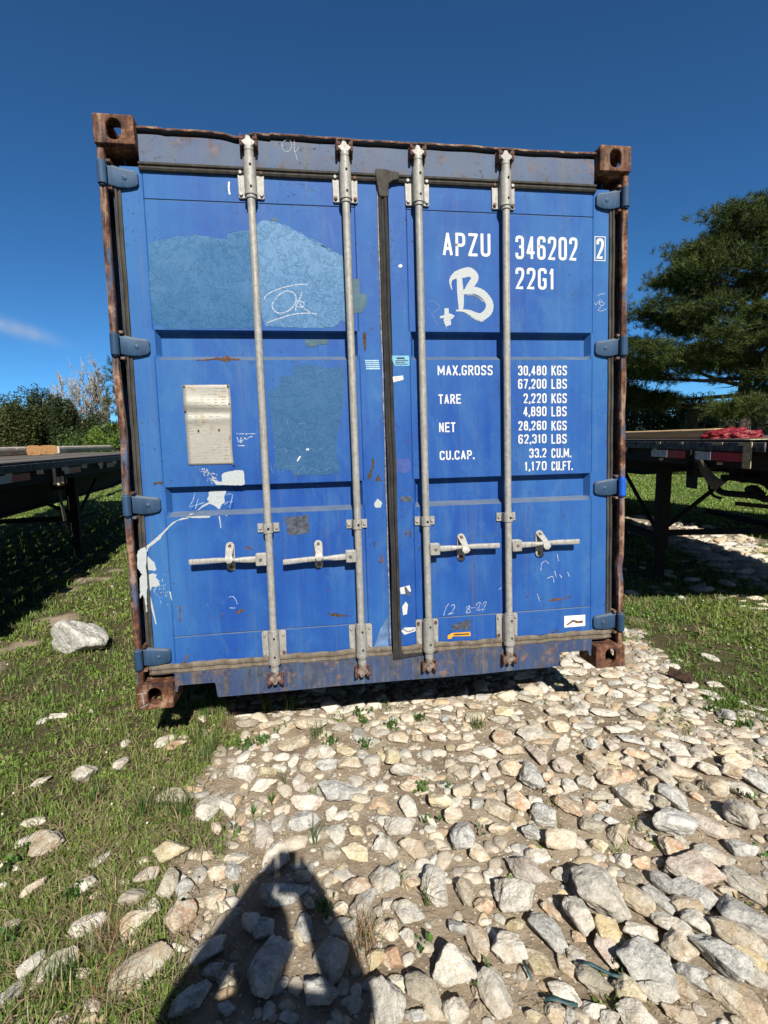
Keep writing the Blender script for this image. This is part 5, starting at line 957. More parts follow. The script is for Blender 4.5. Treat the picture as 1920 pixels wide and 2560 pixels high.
def place(u, v, L, Wd, th):
    'ground position and full dimensions of a stone seen at this pixel with this outline'
    q = G(u, v); dv = q - CP; dist = np.linalg.norm(dv); sa = -dv[2] / dist; ca = math.sqrt(1 - sa * sa); dep = dv @ FW; k = dep / F
    c, s = math.cos(th), math.sin(th); hgt = .66 * min(L, Wd) * k * 1.05
    # along the long axis
    vx, vy = L * c * k, L * s * k; hy = abs(s) * hgt * ca; vy2 = math.copysign(max(abs(vy) - hy * .7, .55 * abs(vy)) / max(sa, .25), vy) if abs(vy) > 1e-6 else 0
    l2 = math.hypot(vx, vy2); yaw = math.atan2(vy2, vx)
    wx, wy = Wd * s * k, Wd * c * k; hy = abs(c) * hgt * ca; wy2 = max(abs(wy) - hy * .7, .55 * abs(wy)) / max(sa, .25); w2 = math.hypot(wx, wy2)
    w2 = min(w2, l2 * 1.1, Wd * k * 1.35) * 1.22; l2 = min(l2, L * k * 1.35, w2 * 1.55) * 1.17
    q = G(u, v, hgt * .35); return q, l2, w2, hgt, yaw - math.asin(.145)
items = []
for st in stones:
    q, l, w, h, yaw = place(*st[:5]); items.append([st[2] * st[3], st, q, l, w, h, yaw])
items.sort(key=lambda t: -t[0])
vis = items[:300]; rest = items[300:]
# words that single each stone out: a named patch of the picture, colour, then the order from the left
def patch(u, v):
    if v < 1480: return 'in the sunlit stony strip beyond the right hand trailer leg'
    if v < 1640: return 'in the grass right of the container, near the trailer shadow'
    if v < 1790:
        if u < 1500: return 'at the shaded edge just under the door sill'
        return 'beside the lower right corner casting' if u < 1700 else 'at the grass edge on the far right'
    b = 'A' if v < 1870 else 'B' if v < 1960 else 'C' if v < 2060 else 'D' if v < 2180 else 'E' if v < 2330 else 'F' if v < 2450 else 'G'
    rows = {'A': 'first row before the sill', 'B': 'second row before the sill', 'C': 'third row before the sill', 'D': 'row level with the shadow tip', 'E': 'row level with the upper shadow', 'F': 'row level with the shadow arms', 'G': 'row along the bottom edge'}
    c = 'far left' if u < 330 else 'left' if u < 620 else 'middle left' if u < 900 else 'middle' if u < 1160 else 'middle right' if u < 1420 else 'right' if u < 1680 else 'far right'
    return c + ' of the ' + rows[b]
ORD = ['leftmost', 'second', 'third', 'fourth', 'fifth', 'sixth', 'seventh', 'eighth', 'ninth', 'tenth', 'eleventh', 'twelfth', 'thirteenth', 'fourteenth', 'fifteenth', 'sixteenth', 'seventeenth', 'eighteenth', 'nineteenth', 'twentieth']
cells = {}
for it in vis: cells.setdefault((patch(it[1][0], it[1][1]), it[1][5]), []).append(it)
lab = {}
for (pt, tn), L in cells.items():
    L.sort(key=lambda t: t[1][0])
    for i, it in enumerate(L):
        if len(L) == 1: lab[id(it)] = 'only %s stone %s' % (TN[tn], pt)
        else: lab[id(it)] = '%s %s stone %s' % (ORD[i] if i == 0 else ORD[i] + ' from left', TN[tn], pt)
mecache = {}
def rock_mesh(i, tone):
    if (i, tone) not in mecache:
        me = npmesh('stone', rockme[i], IF4); me.materials.append(SM[tone]); me.polygons.foreach_set('use_smooth', [True] * len(me.polygons)); mecache[(i, tone)] = me
    return mecache[(i, tone)]
placed = []
for j, it in enumerate(vis):
    _, st, q, l, w, h, yaw = it
    if l < w: l, w, yaw = w, l, yaw + math.pi / 2
    o = bpy.data.objects.new('stone', rock_mesh((j * 7) % NV, st[5])); col.objects.link(o)
    fl = rnd.choice((0, math.pi)); big = l > .085
    h2 = h * (.70 if st[1] > 1900 else .52); o.scale = (l / 2, w / 2, h2); gz = float(relief(np.array([q[0]]), np.array([q[1]]))[0])
    o.location = (q[0], q[1], gz + h2 * (rnd.uniform(.5, .8) if big else rnd.uniform(.3, .6))); o.rotation_euler = (rnd.uniform(-.16, .16) + fl, rnd.uniform(-.16, .16), yaw if not fl else -yaw)
    if fl: o.rotation_euler = (Matrix.Rotation(yaw, 3, 'Z') @ Matrix.Rotation(math.pi + rnd.uniform(-.15, .15), 3, 'X')).to_euler()
    tag(o, lab[id(it)], 'stone', 'loose limestone rocks on the ground'); placed.append((q[0], q[1], max(l, w) / 2))
PA = np.array(placed)
# smaller rubble: the remaining charted pieces and the uncounted chips between the stones
RV, RF, RC = [], [], []
def addrock(x, y, z, sx, sy, sz, yaw, c, hi=False):
    IV, IF = (IV3, IF3) if hi else (IV2, IF2)
    v = RB[hi][nr.randint(len(RB[hi]))] * np.array([sx, sy, sz]); a, b = math.cos(yaw), math.sin(yaw)
    v = np.stack([v[:, 0] * a - v[:, 1] * b + x, v[:, 0] * b + v[:, 1] * a + y, v[:, 2] + z], 1)
    RF.append(IF + sum_n[0]); RV.append(v); RC.append(np.tile(c, (len(v), 1))); sum_n[0] += len(v)
sum_n = [0]; RB = {False: [rockverts(IV2, 300 + i, 7, 14, .8) for i in range(16)], True: [rockverts(IV3, 400 + i, 8, 14) for i in range(16)]}
CC = {'w': (.56, .52, .44), 'c': (.56, .48, .36), 'y': (.50, .40, .24), 'g': (.38, .37, .335), 'o': (.50, .36, .22), 'p': (.52, .43, .34), 't': (.36, .31, .225)}
for it in rest:
    _, st, q, l, w, h, yaw = it; gz = float(relief(np.array([q[0]]), np.array([q[1]]))[0]); addrock(q[0], q[1], gz + h * .2, l / 2, w / 2, h * .55, yaw, CC[st[5]], True)
pal = np.array([CC[k_] for k_ in 'wwwwccccytgop'])
# medium filler where the stone bed is dense
def stony(x, y): return ~vegmask(x, y) & (y < 2.4)
x = nr.uniform(-.4, 3.9, 26000); y = nr.uniform(-2.9, 1.3, 26000); ok = stony(x, y)
x, y = x[ok], y[ok]; dens = .55 + .45 * np.clip((x - .2) / 1.2, 0, 1); ok = nr.rand(len(x)) < dens * .62; x, y = x[ok], y[ok]
zz = relief(x, y); cnt = 0
for i in range(len(x)):
    d = np.hypot(PA[:, 0] - x[i], PA[:, 1] - y[i]) - PA[:, 2] * .85
    s = min(.006 + abs(nr.normal(0, .0125)), .042)
    if y[i] < -.9 and s > .02: s *= .7
    if d.min() < s * .45 or (y[i] < -.55 and x[i] > .9 and nr.rand() < .22): continue
    addrock(x[i], y[i], zz[i] + s * nr.uniform(-.08, .14), s * nr.uniform(.9, 1.5), s, s * nr.uniform(.3, .6), nr.uniform(0, 6.3), pal[nr.randint(len(pal))] * nr.uniform(.6, 1.05), s > .016); cnt += 1
# stones hidden outside the chart so the bed carries on past the picture edges
for i in range(520):
    xx = nr.uniform(-.3, 6); yy = nr.uniform(-6, .6)
    dv = np.array([xx, yy, 0.0]) - CP; zd = dv @ FW; uu = 960 + F * (dv @ RT) / zd if zd > .1 else -1; vv = 1280 + F * (dv @ DN) / zd if zd > .1 else 9999
    if zd > .1 and -40 < uu < 1960 and vv < 2600: continue
    if vegmask(np.array([xx]), np.array([yy]))[0]: continue
    if math.hypot(xx - .8, yy + 2.9) < .35: continue
    s = nr.uniform(.02, .065); addrock(xx, yy, float(relief(np.array([xx]), np.array([yy]))[0]) + s * .25, s * 1.3, s, s * .65, nr.uniform(0, 6.3), pal[nr.randint(len(pal))], True)
for i in range(700):                                                 # a few chips in the shaded ground below and behind the container
    xx, yy = nr.uniform(.1, 2.7), nr.uniform(.2, 3.4); s = nr.uniform(.008, .05) if nr.rand() < .2 else nr.uniform(.006, .02)
    addrock(xx, yy, float(relief(np.array([xx]), np.array([yy]))[0]) + s * .2, s * 1.3, s, s * .6, nr.uniform(0, 6.3), pal[nr.randint(len(pal))], s > .02)
for i in range(1500):
    uu, vv = nr.uniform(1560, 1935), nr.uniform(1290, 1500); q = G(uu, vv)
    inpt = inside(PT, q[:1], q[1:2])[0]
    if nr.rand() > (.9 if inpt else .06): continue
    s = .012 + abs(nr.normal(0, .028)) if inpt else .02 + abs(nr.normal(0, .02)); s = min(s, .1); addrock(q[0], q[1], float(relief(q[:1], q[1:2])[0]) + s * .1, s * 1.4, s, s * .5, nr.uniform(0, 6.3), pal[nr.randint(len(pal))], True)
gme = npmesh('rubble', np.concatenate(RV), np.concatenate(RF), np.concatenate(RC), 'tint')
def rub_mat():
    n = NT('mixed_limestone_rubble'); c = n.attr('tint')['Color']; b = n.noise(90, 5, 0.7); c = n.mix(n.ramp(b, [(.45, 0.0), (.7, .6)]), c, (.60, .57, .50)); c = n.mix(n.ramp(n.noise(55, 4, .7), [(.5, 0.0), (.7, .5)]), c, (.2, .16, .11))
    return n.fin(c, .9, 0, n.bump(b, .6, .006), .2)
link('rubble', gme, rub_mat(), None, smooth=0, fix=False, kind='stuff', label='small limestone chips and rubble scattered over the clay', cat='rubble')
# the big grey boulder in the grass
v = rockverts(IV4, 777, 7, 60, .8); v /= np.abs(v).max(0); q = G(200, 1628)
me = npmesh('boulder', v, IF4); me.materials.append(SM['g']); me.polygons.foreach_set('use_smooth', [True] * len(me.polygons)); o = bpy.data.objects.new('boulder', me); col.objects.link(o)
kq = (q - CP) @ FW / F; o.scale = (145 * kq / 2 * 1.02, .17, 100 * kq * .60); o.location = (q[0], q[1], q[2] + .085); o.rotation_euler = (.12, .10, -.15)
tag(o, 'large angular grey boulder in the grass left of the container', 'boulder')
PA = np.vstack([PA, [q[0], q[1], .22]])
# ------------------------------------------------------------------ grass
def grass(N, rng, near, name):
    bx, by, bs = [], [], []
    r = np.exp(rng.uniform(math.log(near[0]), math.log(near[1]), N)); th = rng.uniform(R(-62), R(62), N) + R(8)
    x = CP[0] + r * np.sin(th); y = CP[1] + r * np.cos(th); return x, y, r
X, Y, RR = grass(120000, nr, (1.25, 46), 'g')
ok = vegmask(X, Y); 
inb = (X > .1) & (X < W_ - .1) & (Y > .9) & (Y < 6.0)
dens = np.clip(.62 + fbm(np.stack([X * 1.7, Y * 1.7, X * 0], 1), 3, 77) * 2.2, .08, 1)
edgel = np.clip((G(330, 2250)[1] - 0 - Y), 0, 1)
dens = np.where((RR < 2.6) & (X < .6), dens * np.clip(.35 + (Y + 1.3) * .8, .35, 1), dens)
ok &= (nr.rand(len(X)) < dens) & ~inb
X, Y, RR = X[ok], Y[ok], RR[ok]
# sparse sprigs in the stony part
xs_, ys_ = nr.uniform(.1, 3.6, 2600), nr.uniform(-1.5, 1.2, 2600); pn = fbm(np.stack([xs_ * 3, ys_ * 3, xs_ * 0], 1), 3, 55); o2 = (pn > .13) & (nr.rand(2600) < .5)
o2 |= (np.abs(ys_ - .42 + .03 * xs_) < .05) & (xs_ < 1.3) & (nr.rand(2600) < .8)
X = np.concatenate([X, xs_[o2]]); Y = np.concatenate([Y, ys_[o2]]); RR = np.concatenate([RR, np.hypot(xs_[o2] - CP[0], ys_[o2] - CP[1])])
nc = len(X); Zg = relief(X, Y); nb_ = 9
cx = np.repeat(X, nb_); cy = np.repeat(Y, nb_); cz = np.repeat(Zg, nb_); rr_b = np.repeat(RR, nb_); N = len(cx)
lod = np.clip(rr_b / 2.4, 1, 14)
typ = np.repeat(nr.rand(nc), nb_); broad = typ < .45; straw = (nr.rand(N) < np.where(np.repeat((RR < 2.3), nb_), .18, .045)) | ((typ > .96))
tall = typ > .80
hh = np.where(broad, nr.uniform(.008, .024, N), np.where(tall, nr.uniform(.03, .065, N), nr.uniform(.015, .04, N))) * lod ** .35
wd = np.where(broad, nr.uniform(.0045, .009, N), nr.uniform(.0016, .0034, N)) * lod ** .75
an = nr.uniform(0, 2 * np.pi, N); lean = np.where(broad, nr.uniform(.5, 1.6, N), np.where(straw, nr.uniform(.8, 3.2, N), nr.uniform(.15, 1.1, N)))
sp = .018 * lod ** .8; bx_ = cx + nr.normal(0, 1, N) * sp; by_ = cy + nr.normal(0, 1, N) * sp; bz_ = cz - .004
dx, dy = np.cos(an), np.sin(an); px, py = -dy, dx
tipl = hh * lean
P0 = np.stack([bx_ - px * wd * .5, by_ - py * wd * .5, bz_], 1); P1 = np.stack([bx_ + px * wd * .5, by_ + py * wd * .5, bz_], 1)
mw = np.where(broad, 1.5, .9) * wd
mxx, myy, mz = bx_ + dx * tipl * .38, by_ + dy * tipl * .38, bz_ + hh * .68
P2 = np.stack([mxx + px * mw * .5, myy + py * mw * .5, mz], 1); P3 = np.stack([mxx - px * mw * .5, myy - py * mw * .5, mz], 1)
P4 = np.stack([bx_ + dx * tipl, by_ + dy * tipl, bz_ + hh * np.where(lean > 1, .55, 1.0)], 1)
V = np.stack([P0, P1, P2, P3, P4], 1).reshape(-1, 3); b = np.arange(N)[:, None] * 5
Ft = np.concatenate([b + [0, 1, 2], b + [0, 2, 3], b + [3, 2, 4]], 1).reshape(-1, 3)
hue = nr.rand(N); patchc = np.clip(.5 + 2.2 * fbm(np.stack([cx * .9, cy * .9, cx * 0], 1), 3, 91), 0, 1)
g1 = np.array([.072, .130, .024]); g2 = np.array([.150, .250, .042]); g3 = np.array([.235, .27, .065]); s1 = np.array([.36, .29, .165])
c = g1 + (g2 - g1) * hue[:, None]; c = c * (1 - patchc[:, None] * .45) + g3 * patchc[:, None] * .45
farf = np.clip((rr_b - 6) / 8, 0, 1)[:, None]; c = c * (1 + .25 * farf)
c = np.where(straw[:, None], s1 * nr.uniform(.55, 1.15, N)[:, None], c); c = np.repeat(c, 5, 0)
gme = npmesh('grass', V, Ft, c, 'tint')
def grass_mat(nm='grass_blades'):
    n = NT(nm); m = n.fin(n.attr('tint')['Color'], .55, 0, None, .3); 
    tr = n.t.nodes.new('ShaderNodeBsdfTranslucent'); n.set(tr.inputs[0], n.attr('tint')['Color']); ms = n.t.nodes.new('ShaderNodeMixShader'); ms.inputs[0].default_value = .22
    n.t.links.new(n.b.outputs[0], ms.inputs[1]); n.t.links.new(tr.outputs[0], ms.inputs[2]); n.t.links.new(ms.outputs[0], n.o.inputs[0]); return m
GM = grass_mat()
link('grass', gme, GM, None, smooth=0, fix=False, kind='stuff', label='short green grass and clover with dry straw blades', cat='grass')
# dry straw lying on the soil in the left margin
ns_ = 5200; sx = nr.uniform(-1.3, 1.1, ns_); sy = nr.uniform(-1.5, .6, ns_); fx = fbm(np.stack([sx * 2.4, sy * 2.4, sx * 0], 1), 3, 66); lim = np.interp(sy, [-1.5, -.9, -.5, 0, .6], [.55, .62, .62, .50, .45]); ok = (sx < lim + fx * .8) & (sx > lim - .75 + fx); sx, sy = sx[ok], sy[ok]; k_ = len(sx); sz = relief(sx, sy) + nr.uniform(.002, .014, k_); an = nr.uniform(0, 6.28, k_); ln = nr.uniform(.02, .07, k_); w = nr.uniform(.0008, .0018, k_)
dxx, dyy = np.cos(an) * ln, np.sin(an) * ln; ppx, ppy = -np.sin(an) * w, np.cos(an) * w; up = nr.uniform(-.004, .02, k_)
V = np.stack([np.stack([sx - ppx, sy - ppy, sz], 1), np.stack([sx + ppx, sy + ppy, sz], 1), np.stack([sx + dxx * .5 + ppx + ppx, sy + dyy * .5 + ppy, sz + .006 + up], 1), np.stack([sx + dxx * .5 - ppx, sy + dyy * .5 - ppy, sz + .005 + up], 1), np.stack([sx + dxx, sy + dyy, sz + up * .5], 1)], 1).reshape(-1, 3); b = np.arange(k_)[:, None] * 5
Cs = np.repeat(np.array([.40, .32, .19]) * nr.uniform(.45, 1.15, k_)[:, None], 5, 0); link('straw', npmesh('straw', V, np.concatenate([b + [0, 1, 2], b + [0, 2, 3], b + [3, 2, 4]], 1).reshape(-1, 3), Cs), GM, None, smooth=0, fix=False, kind='stuff', label='dry straw litter between the grass and the stones', cat='straw')
# white clover flowers dotted in the turf
FV = []; FFc = []; k0 = 0
ii_ = nr.choice(nc, 260, replace=False)
for i in ii_:
    if RR[i] > 16 or Y[i] < -.5: continue
    s = .0042 * max(1, (RR[i] / 3) ** .8); v = IV2 * s + np.array([X[i], Y[i], Zg[i] + .035]); FV.append(v); FFc.append(IF2 + k0); k0 += len(v)
link('clover_flowers', npmesh('clover_flowers', np.concatenate(FV), np.concatenate(FFc)), flat('clover_white', (.62, .62, .52), .8), None, smooth=0, fix=False, kind='stuff', label='tiny white clover flowers dotted through the grass', cat='flowers')
# ------------------------------------------------------------------ single weeds one can point to
def blades(spec, rng):
    V, Fc, C = [], [], []
    for (bx, by, az, ln, w, arch, c, lf) in spec:
        n = 6; b = len(V)
        for i in range(n + 1):
            t = i / n; z = ln * (math.sin(arch * t) / arch if arch > .05 else t); r = ln * ((1 - math.cos(arch * t)) / arch if arch > .05 else 0)
            ww = w * (math.sin(math.pi * min(1, .12 + .9 * t)) if lf else (1 - t ** 1.6)); x, y = bx + math.cos(az) * r, by + math.sin(az) * r
            V += [(x - math.sin(az) * ww / 2, y + math.cos(az) * ww / 2, z + ww * .12), (x, y, z), (x + math.sin(az) * ww / 2, y - math.cos(az) * ww / 2, z + ww * .12)]; C += [c] * 3
        for i in range(n):
            for s in (0, 1): Fc.append((b + 3 * i + s, b + 3 * i + s + 1, b + 3 * i + 4 + s, b + 3 * i + 3 + s))
    return np.array(V), np.array(Fc), np.array(C)
def weed_mesh(kind, sd):
    g = random.Random(sd); sp = []
    gr = lambda: tuple(q * g.uniform(.7, 1.25) for q in (.07, .135, .03))
    if kind == 'spiky': sp = [(0, 0, g.uniform(0, 6.3), g.uniform(.035, .06), g.uniform(.004, .006), g.uniform(.3, 1.2), gr(), 1) for _ in range(18)]
    if kind == 'tall': sp = [(g.gauss(0, .004), g.gauss(0, .004), g.uniform(0, 6.3), g.uniform(.07, .15), g.uniform(.002, .004), g.uniform(.3, 1.7), gr(), 0) for _ in range(11)]
    if kind == 'tuft': sp = [(g.gauss(0, .02), g.gauss(0, .016), g.uniform(0, 6.3), g.uniform(.03, .10), g.uniform(.002, .004), g.uniform(.2, 1.6), gr() if g.random() < .8 else (.34, .27, .15), 0) for _ in range(90)]
    if kind == 'dry': sp = [(g.gauss(0, .022), g.gauss(0, .022), g.uniform(0, 6.3), g.uniform(.04, .12), g.uniform(.0012, .0025), g.uniform(.6, 2.6), tuple(q * g.uniform(.5, 1.2) for q in (.33, .25, .14)), 0) for _ in range(110)]
    if kind in ('leafy', 'sprig'):
        for _ in range(34 if kind == 'leafy' else 9):
            a, r, z = g.uniform(0, 6.3), g.uniform(0, .034), 0; sp.append((math.cos(a) * r, math.sin(a) * r, g.uniform(0, 6.3), g.uniform(.014, .026), g.uniform(.008, .014), g.uniform(.4, 1.4), gr(), 1))
    V, Fc, C = blades(sp, g)
    if kind in ('leafy', 'sprig'):
        hts = np.repeat([g.uniform(0, .028) for _ in sp], 21); V[:, 2] += hts
    me = npmesh(kind, V, Fc, C, 'tint'); me.materials.append(GM); return me
wm = {}
WL0 = [(6, 40, 60, 'tuft', 'grass tuft touching the shaded edge left of the notch'), (6, 230, 90, 'tuft', 'grass tuft at the shaded edge below the sill notch'), (6, 640, 70, 'tuft', 'short grass tuft in the shade line below the first rod'), (6, 850, 60, 'tuft', 'short grass tuft in the shade line between first and second rod'), (6, 60, 330, 'tuft', 'green tuft in front of the dry clump'), (6, 180, 430, 'tuft', 'bright tuft left of the white stones below the notch'), (6, 470, 400, 'leafy', 'leafy weed above the big round white stone'), (5, 1450, 900, 'tuft', 'grass tuft before the round cream rock at left'), (5, 1560, 950, 'tuft', 'second tuft right of the one before the cream rock'), (5, 1250, 960, 'tuft', 'coarse tuft in the middle of the left turf'), (5, 820, 850, 'tuft', 'coarse tuft below the white stone in the turf'), (6, 1440, 110, 'leafy', 'leafy weed at the sunlit edge below the second rod'), (6, 1500, 400, 'leafy', 'leafy weed right of the cream stones near the second rod')]
WL = WL0 + [(6, 690, 900, 'spiky', 'dark spiky weed on pale rubble above the shadow tip'), (6, 530, 990, 'spiky', 'small star shaped weed left of the big spiky one'), (6, 330, 1130, 'sprig', 'low leafy sprig between stones left of the shadow tip'), (6, 800, 740, 'tall', 'thin grassy sprout among white stones in mid picture'),
      (6, 1090, 310, 'tuft', 'green grass tuft growing between stones near the sill'), (6, 1200, 370, 'leafy', 'broad leaved weed right beside the sill side grass tuft'), (6, 630, 360, 'leafy', 'low leafy weed between cream stones below the sill'), (6, 1480, 190, 'leafy', 'dense leafy weed at the sunlit edge below the third rod'), (6, 1540, 90, 'sprig', 'small green sprig at the shaded edge under the sill'),
      (6, 130, 120, 'tuft', 'tall grass tuft in front of the left corner casting'), (6, 330, 230, 'dry', 'dry brown grass clump below the left end of the sill'), (6, 1060, 1240, 'tall', 'tall thin weed with curved blades right of the shadow tip'), (6, 90, 500, 'tuft', 'dense green tuft at the left edge of the stones'), (6, 760, 260, 'sprig', 'tiny sprig between two long cream stones'),
      (8, 1150, 440, 'leafy', 'feathery weed just right of the shadow of the arms'), (8, 380, 280, 'spiky', 'little star weed left of the shadow'), (8, 1500, 730, 'dry', 'dry grey grass wisp right of the shadow'), (3, 370, 380, 'tall', 'grass sprout beside a long grey stone'), (3, 150, 210, 'tall', 'dark blades in front of a leaning white stone'),
      (3, 870, 1070, 'sprig', 'bright clover sprig on a pale stone near the bottom'), (3, 350, 750, 'sprig', 'faint green sprig above the big round white stone'), (1, 410, 1095, 'sprig', 'two leaf clover sprig between small stones'), (1, 840, 1150, 'sprig', 'small green sprig on bare clay'), (1, 510, 755, 'sprig', 'green sprig left of a flat cream stone'), (1, 330, 775, 'leafy', 'leafy weed right of an orange stone'),
      (1, 810, 215, 'tuft', 'grass wisp beside a small yellow stone'), (1, 60, 230, 'leafy', 'leafy weed near the sill on the clay'), (1, 310, 165, 'leafy', 'leafy weed right of the sill side clay patch'), (7, 650, 300, 'leafy', 'leafy clover patch between white stones at lower left'), (7, 90, 650, 'leafy', 'dark leafy patch at the left edge'), (7, 60, 90, 'leafy', 'leafy clump at the left edge above the dark patch'), (5, 230, 1330, 'leafy', 'leafy clump in front of the yellow cream rock'),
      (7, 520, 1010, 'tuft', 'grass tuft in front of the long tan stone'), (2, 1150, 60, 'leafy', 'leafy weed between stones at the upper right'), (2, 1480, 200, 'leafy', 'dark weed near the right edge'), (2, 1480, 850, 'sprig', 'wilted weed before a round cream stone on the right'), (2, 1620, 1310, 'sprig', 'weed at the lower right edge of the bed'), (4, 360, 860, 'leafy', 'green weed in the gap between big stones at lower right'), (7, 1000, 1120, 'dry', 'dry straw clump beside the shadow on the left'), (7, 900, 700, 'dry', 'dry straw clump between the white stones at lower left')]
for i, (tl, a, b, kd, lb) in enumerate(WL):
    ox, oy, kk = TILES[tl]; q = G(ox + a / kk, oy + b / kk); key = (kd, i % 3)
    if key not in wm: wm[key] = weed_mesh(kd, 50 + i)
    o = bpy.data.objects.new('grass_tuft' if kd in ('tuft', 'tall', 'dry') else 'weed', wm[key]); col.objects.link(o); s = rnd.uniform(.9, 1.25); o.scale = (s, s, s)
    o.location = (q[0], q[1], float(relief(np.array([q[0]]), np.array([q[1]]))[0]) + .004); o.rotation_euler = (0, 0, rnd.uniform(0, 6.3)); tag(o, lb, 'grass tuft' if kd in ('tuft', 'tall', 'dry') else 'weed', 'weeds among the stones')
# litter: strips of teal plastic and a rusty offcut
def strip(pts, w, lb):
    m = MB(); P = [G(u, v, .03) for u, v in pts]; vs = []
    for i, p in enumerate(P):
        t = (P[min(i + 1, len(P) - 1)] - P[max(0, i - 1)]); t /= np.linalg.norm(t); s = np.array([-t[1], t[0], .35]) * w / 2; z = .004 * math.sin(i * 1.9)
        vs += [tuple(p - s + [0, 0, z]), tuple(p + s + [0, 0, z])]
    m.add(vs, [(2 * i, 2 * i + 1, 2 * i + 3, 2 * i + 2) for i in range(len(P) - 1)]); o = m.build('plastic_strip', flat('faded_teal_plastic_%d' % len(bpy.data.materials), (.035, .085, .095), .6, 0, .3, 60), smooth=40, fix=False, label=lb, cat='plastic strip', group='torn teal plastic strips'); s = o.modifiers.new('s', 'SOLIDIFY'); s.thickness = .001
strip([(1452, 2405), (1475, 2412), (1500, 2420), (1530, 2435), (1548, 2445)], .008, 'torn teal plastic strip across the tan stone at lower right')
strip([(1362, 2497), (1390, 2500), (1420, 2506), (1445, 2512)], .009, 'short teal plastic strip by the bottom edge')
strip([(1308, 2400), (1318, 2425), (1330, 2450)], .007, 'narrow dark teal strip standing by the yellow stone')
q = G(1700, 1702); m = MB(); m.box(-.07, .07, -.012, .012, -.02, .035, Matrix.Rotation(.15, 4, 'Y')); m.build('wood_offcut', flat('dark_brown_offcut', (.07, .04, .025), .9, 0, .4, 40, .5), bevel=.004, loc=(q[0], q[1], q[2] + .03), label='dark brown offcut lying at the grass edge right of the container', cat='wood offcut').rotation_euler = (0, 0, -.9)
# ------------------------------------------------------------------ flatbed trailers either side
TM_ = dict(steel=flat('black_trailer_steel', (.012, .012, .013), .75, .0, .3, 40, .2, .25), wood=None, tire=flat('dusty_tyre', (.018, .018, .018), .9), white=flat('reflective_white_tape', (.50, .53, .56), .4), red=flat('reflective_red_tape', (.46, .015, .025), .4), lip=flat('worn_rub_rail', (.10, .10, .105), .6, .3, .5, 20), rim=flat('dull_rim', (.12, .12, .12), .5, .4),
    strap=flat('dirty_webbing', (.115, .105, .07), .9, 0, .2, 90), rope=flat('frayed_yellow_webbing', (.50, .44, .25), .9, 0, .3, 70, .4))
def plank():
    n = NT('weathered_deck_planks'); a = n.noise(1, 6, .7, vec=n.map((30, 1.4, 30))); c = n.ramp(a, [(.3, (.075, .062, .052)), (.6, (.17, .15, .13)), (.75, (.25, .225, .20))]); return n.fin(c, .85, 0, n.bump(a, .5, .006), .2)
TM_['wood'] = plank()
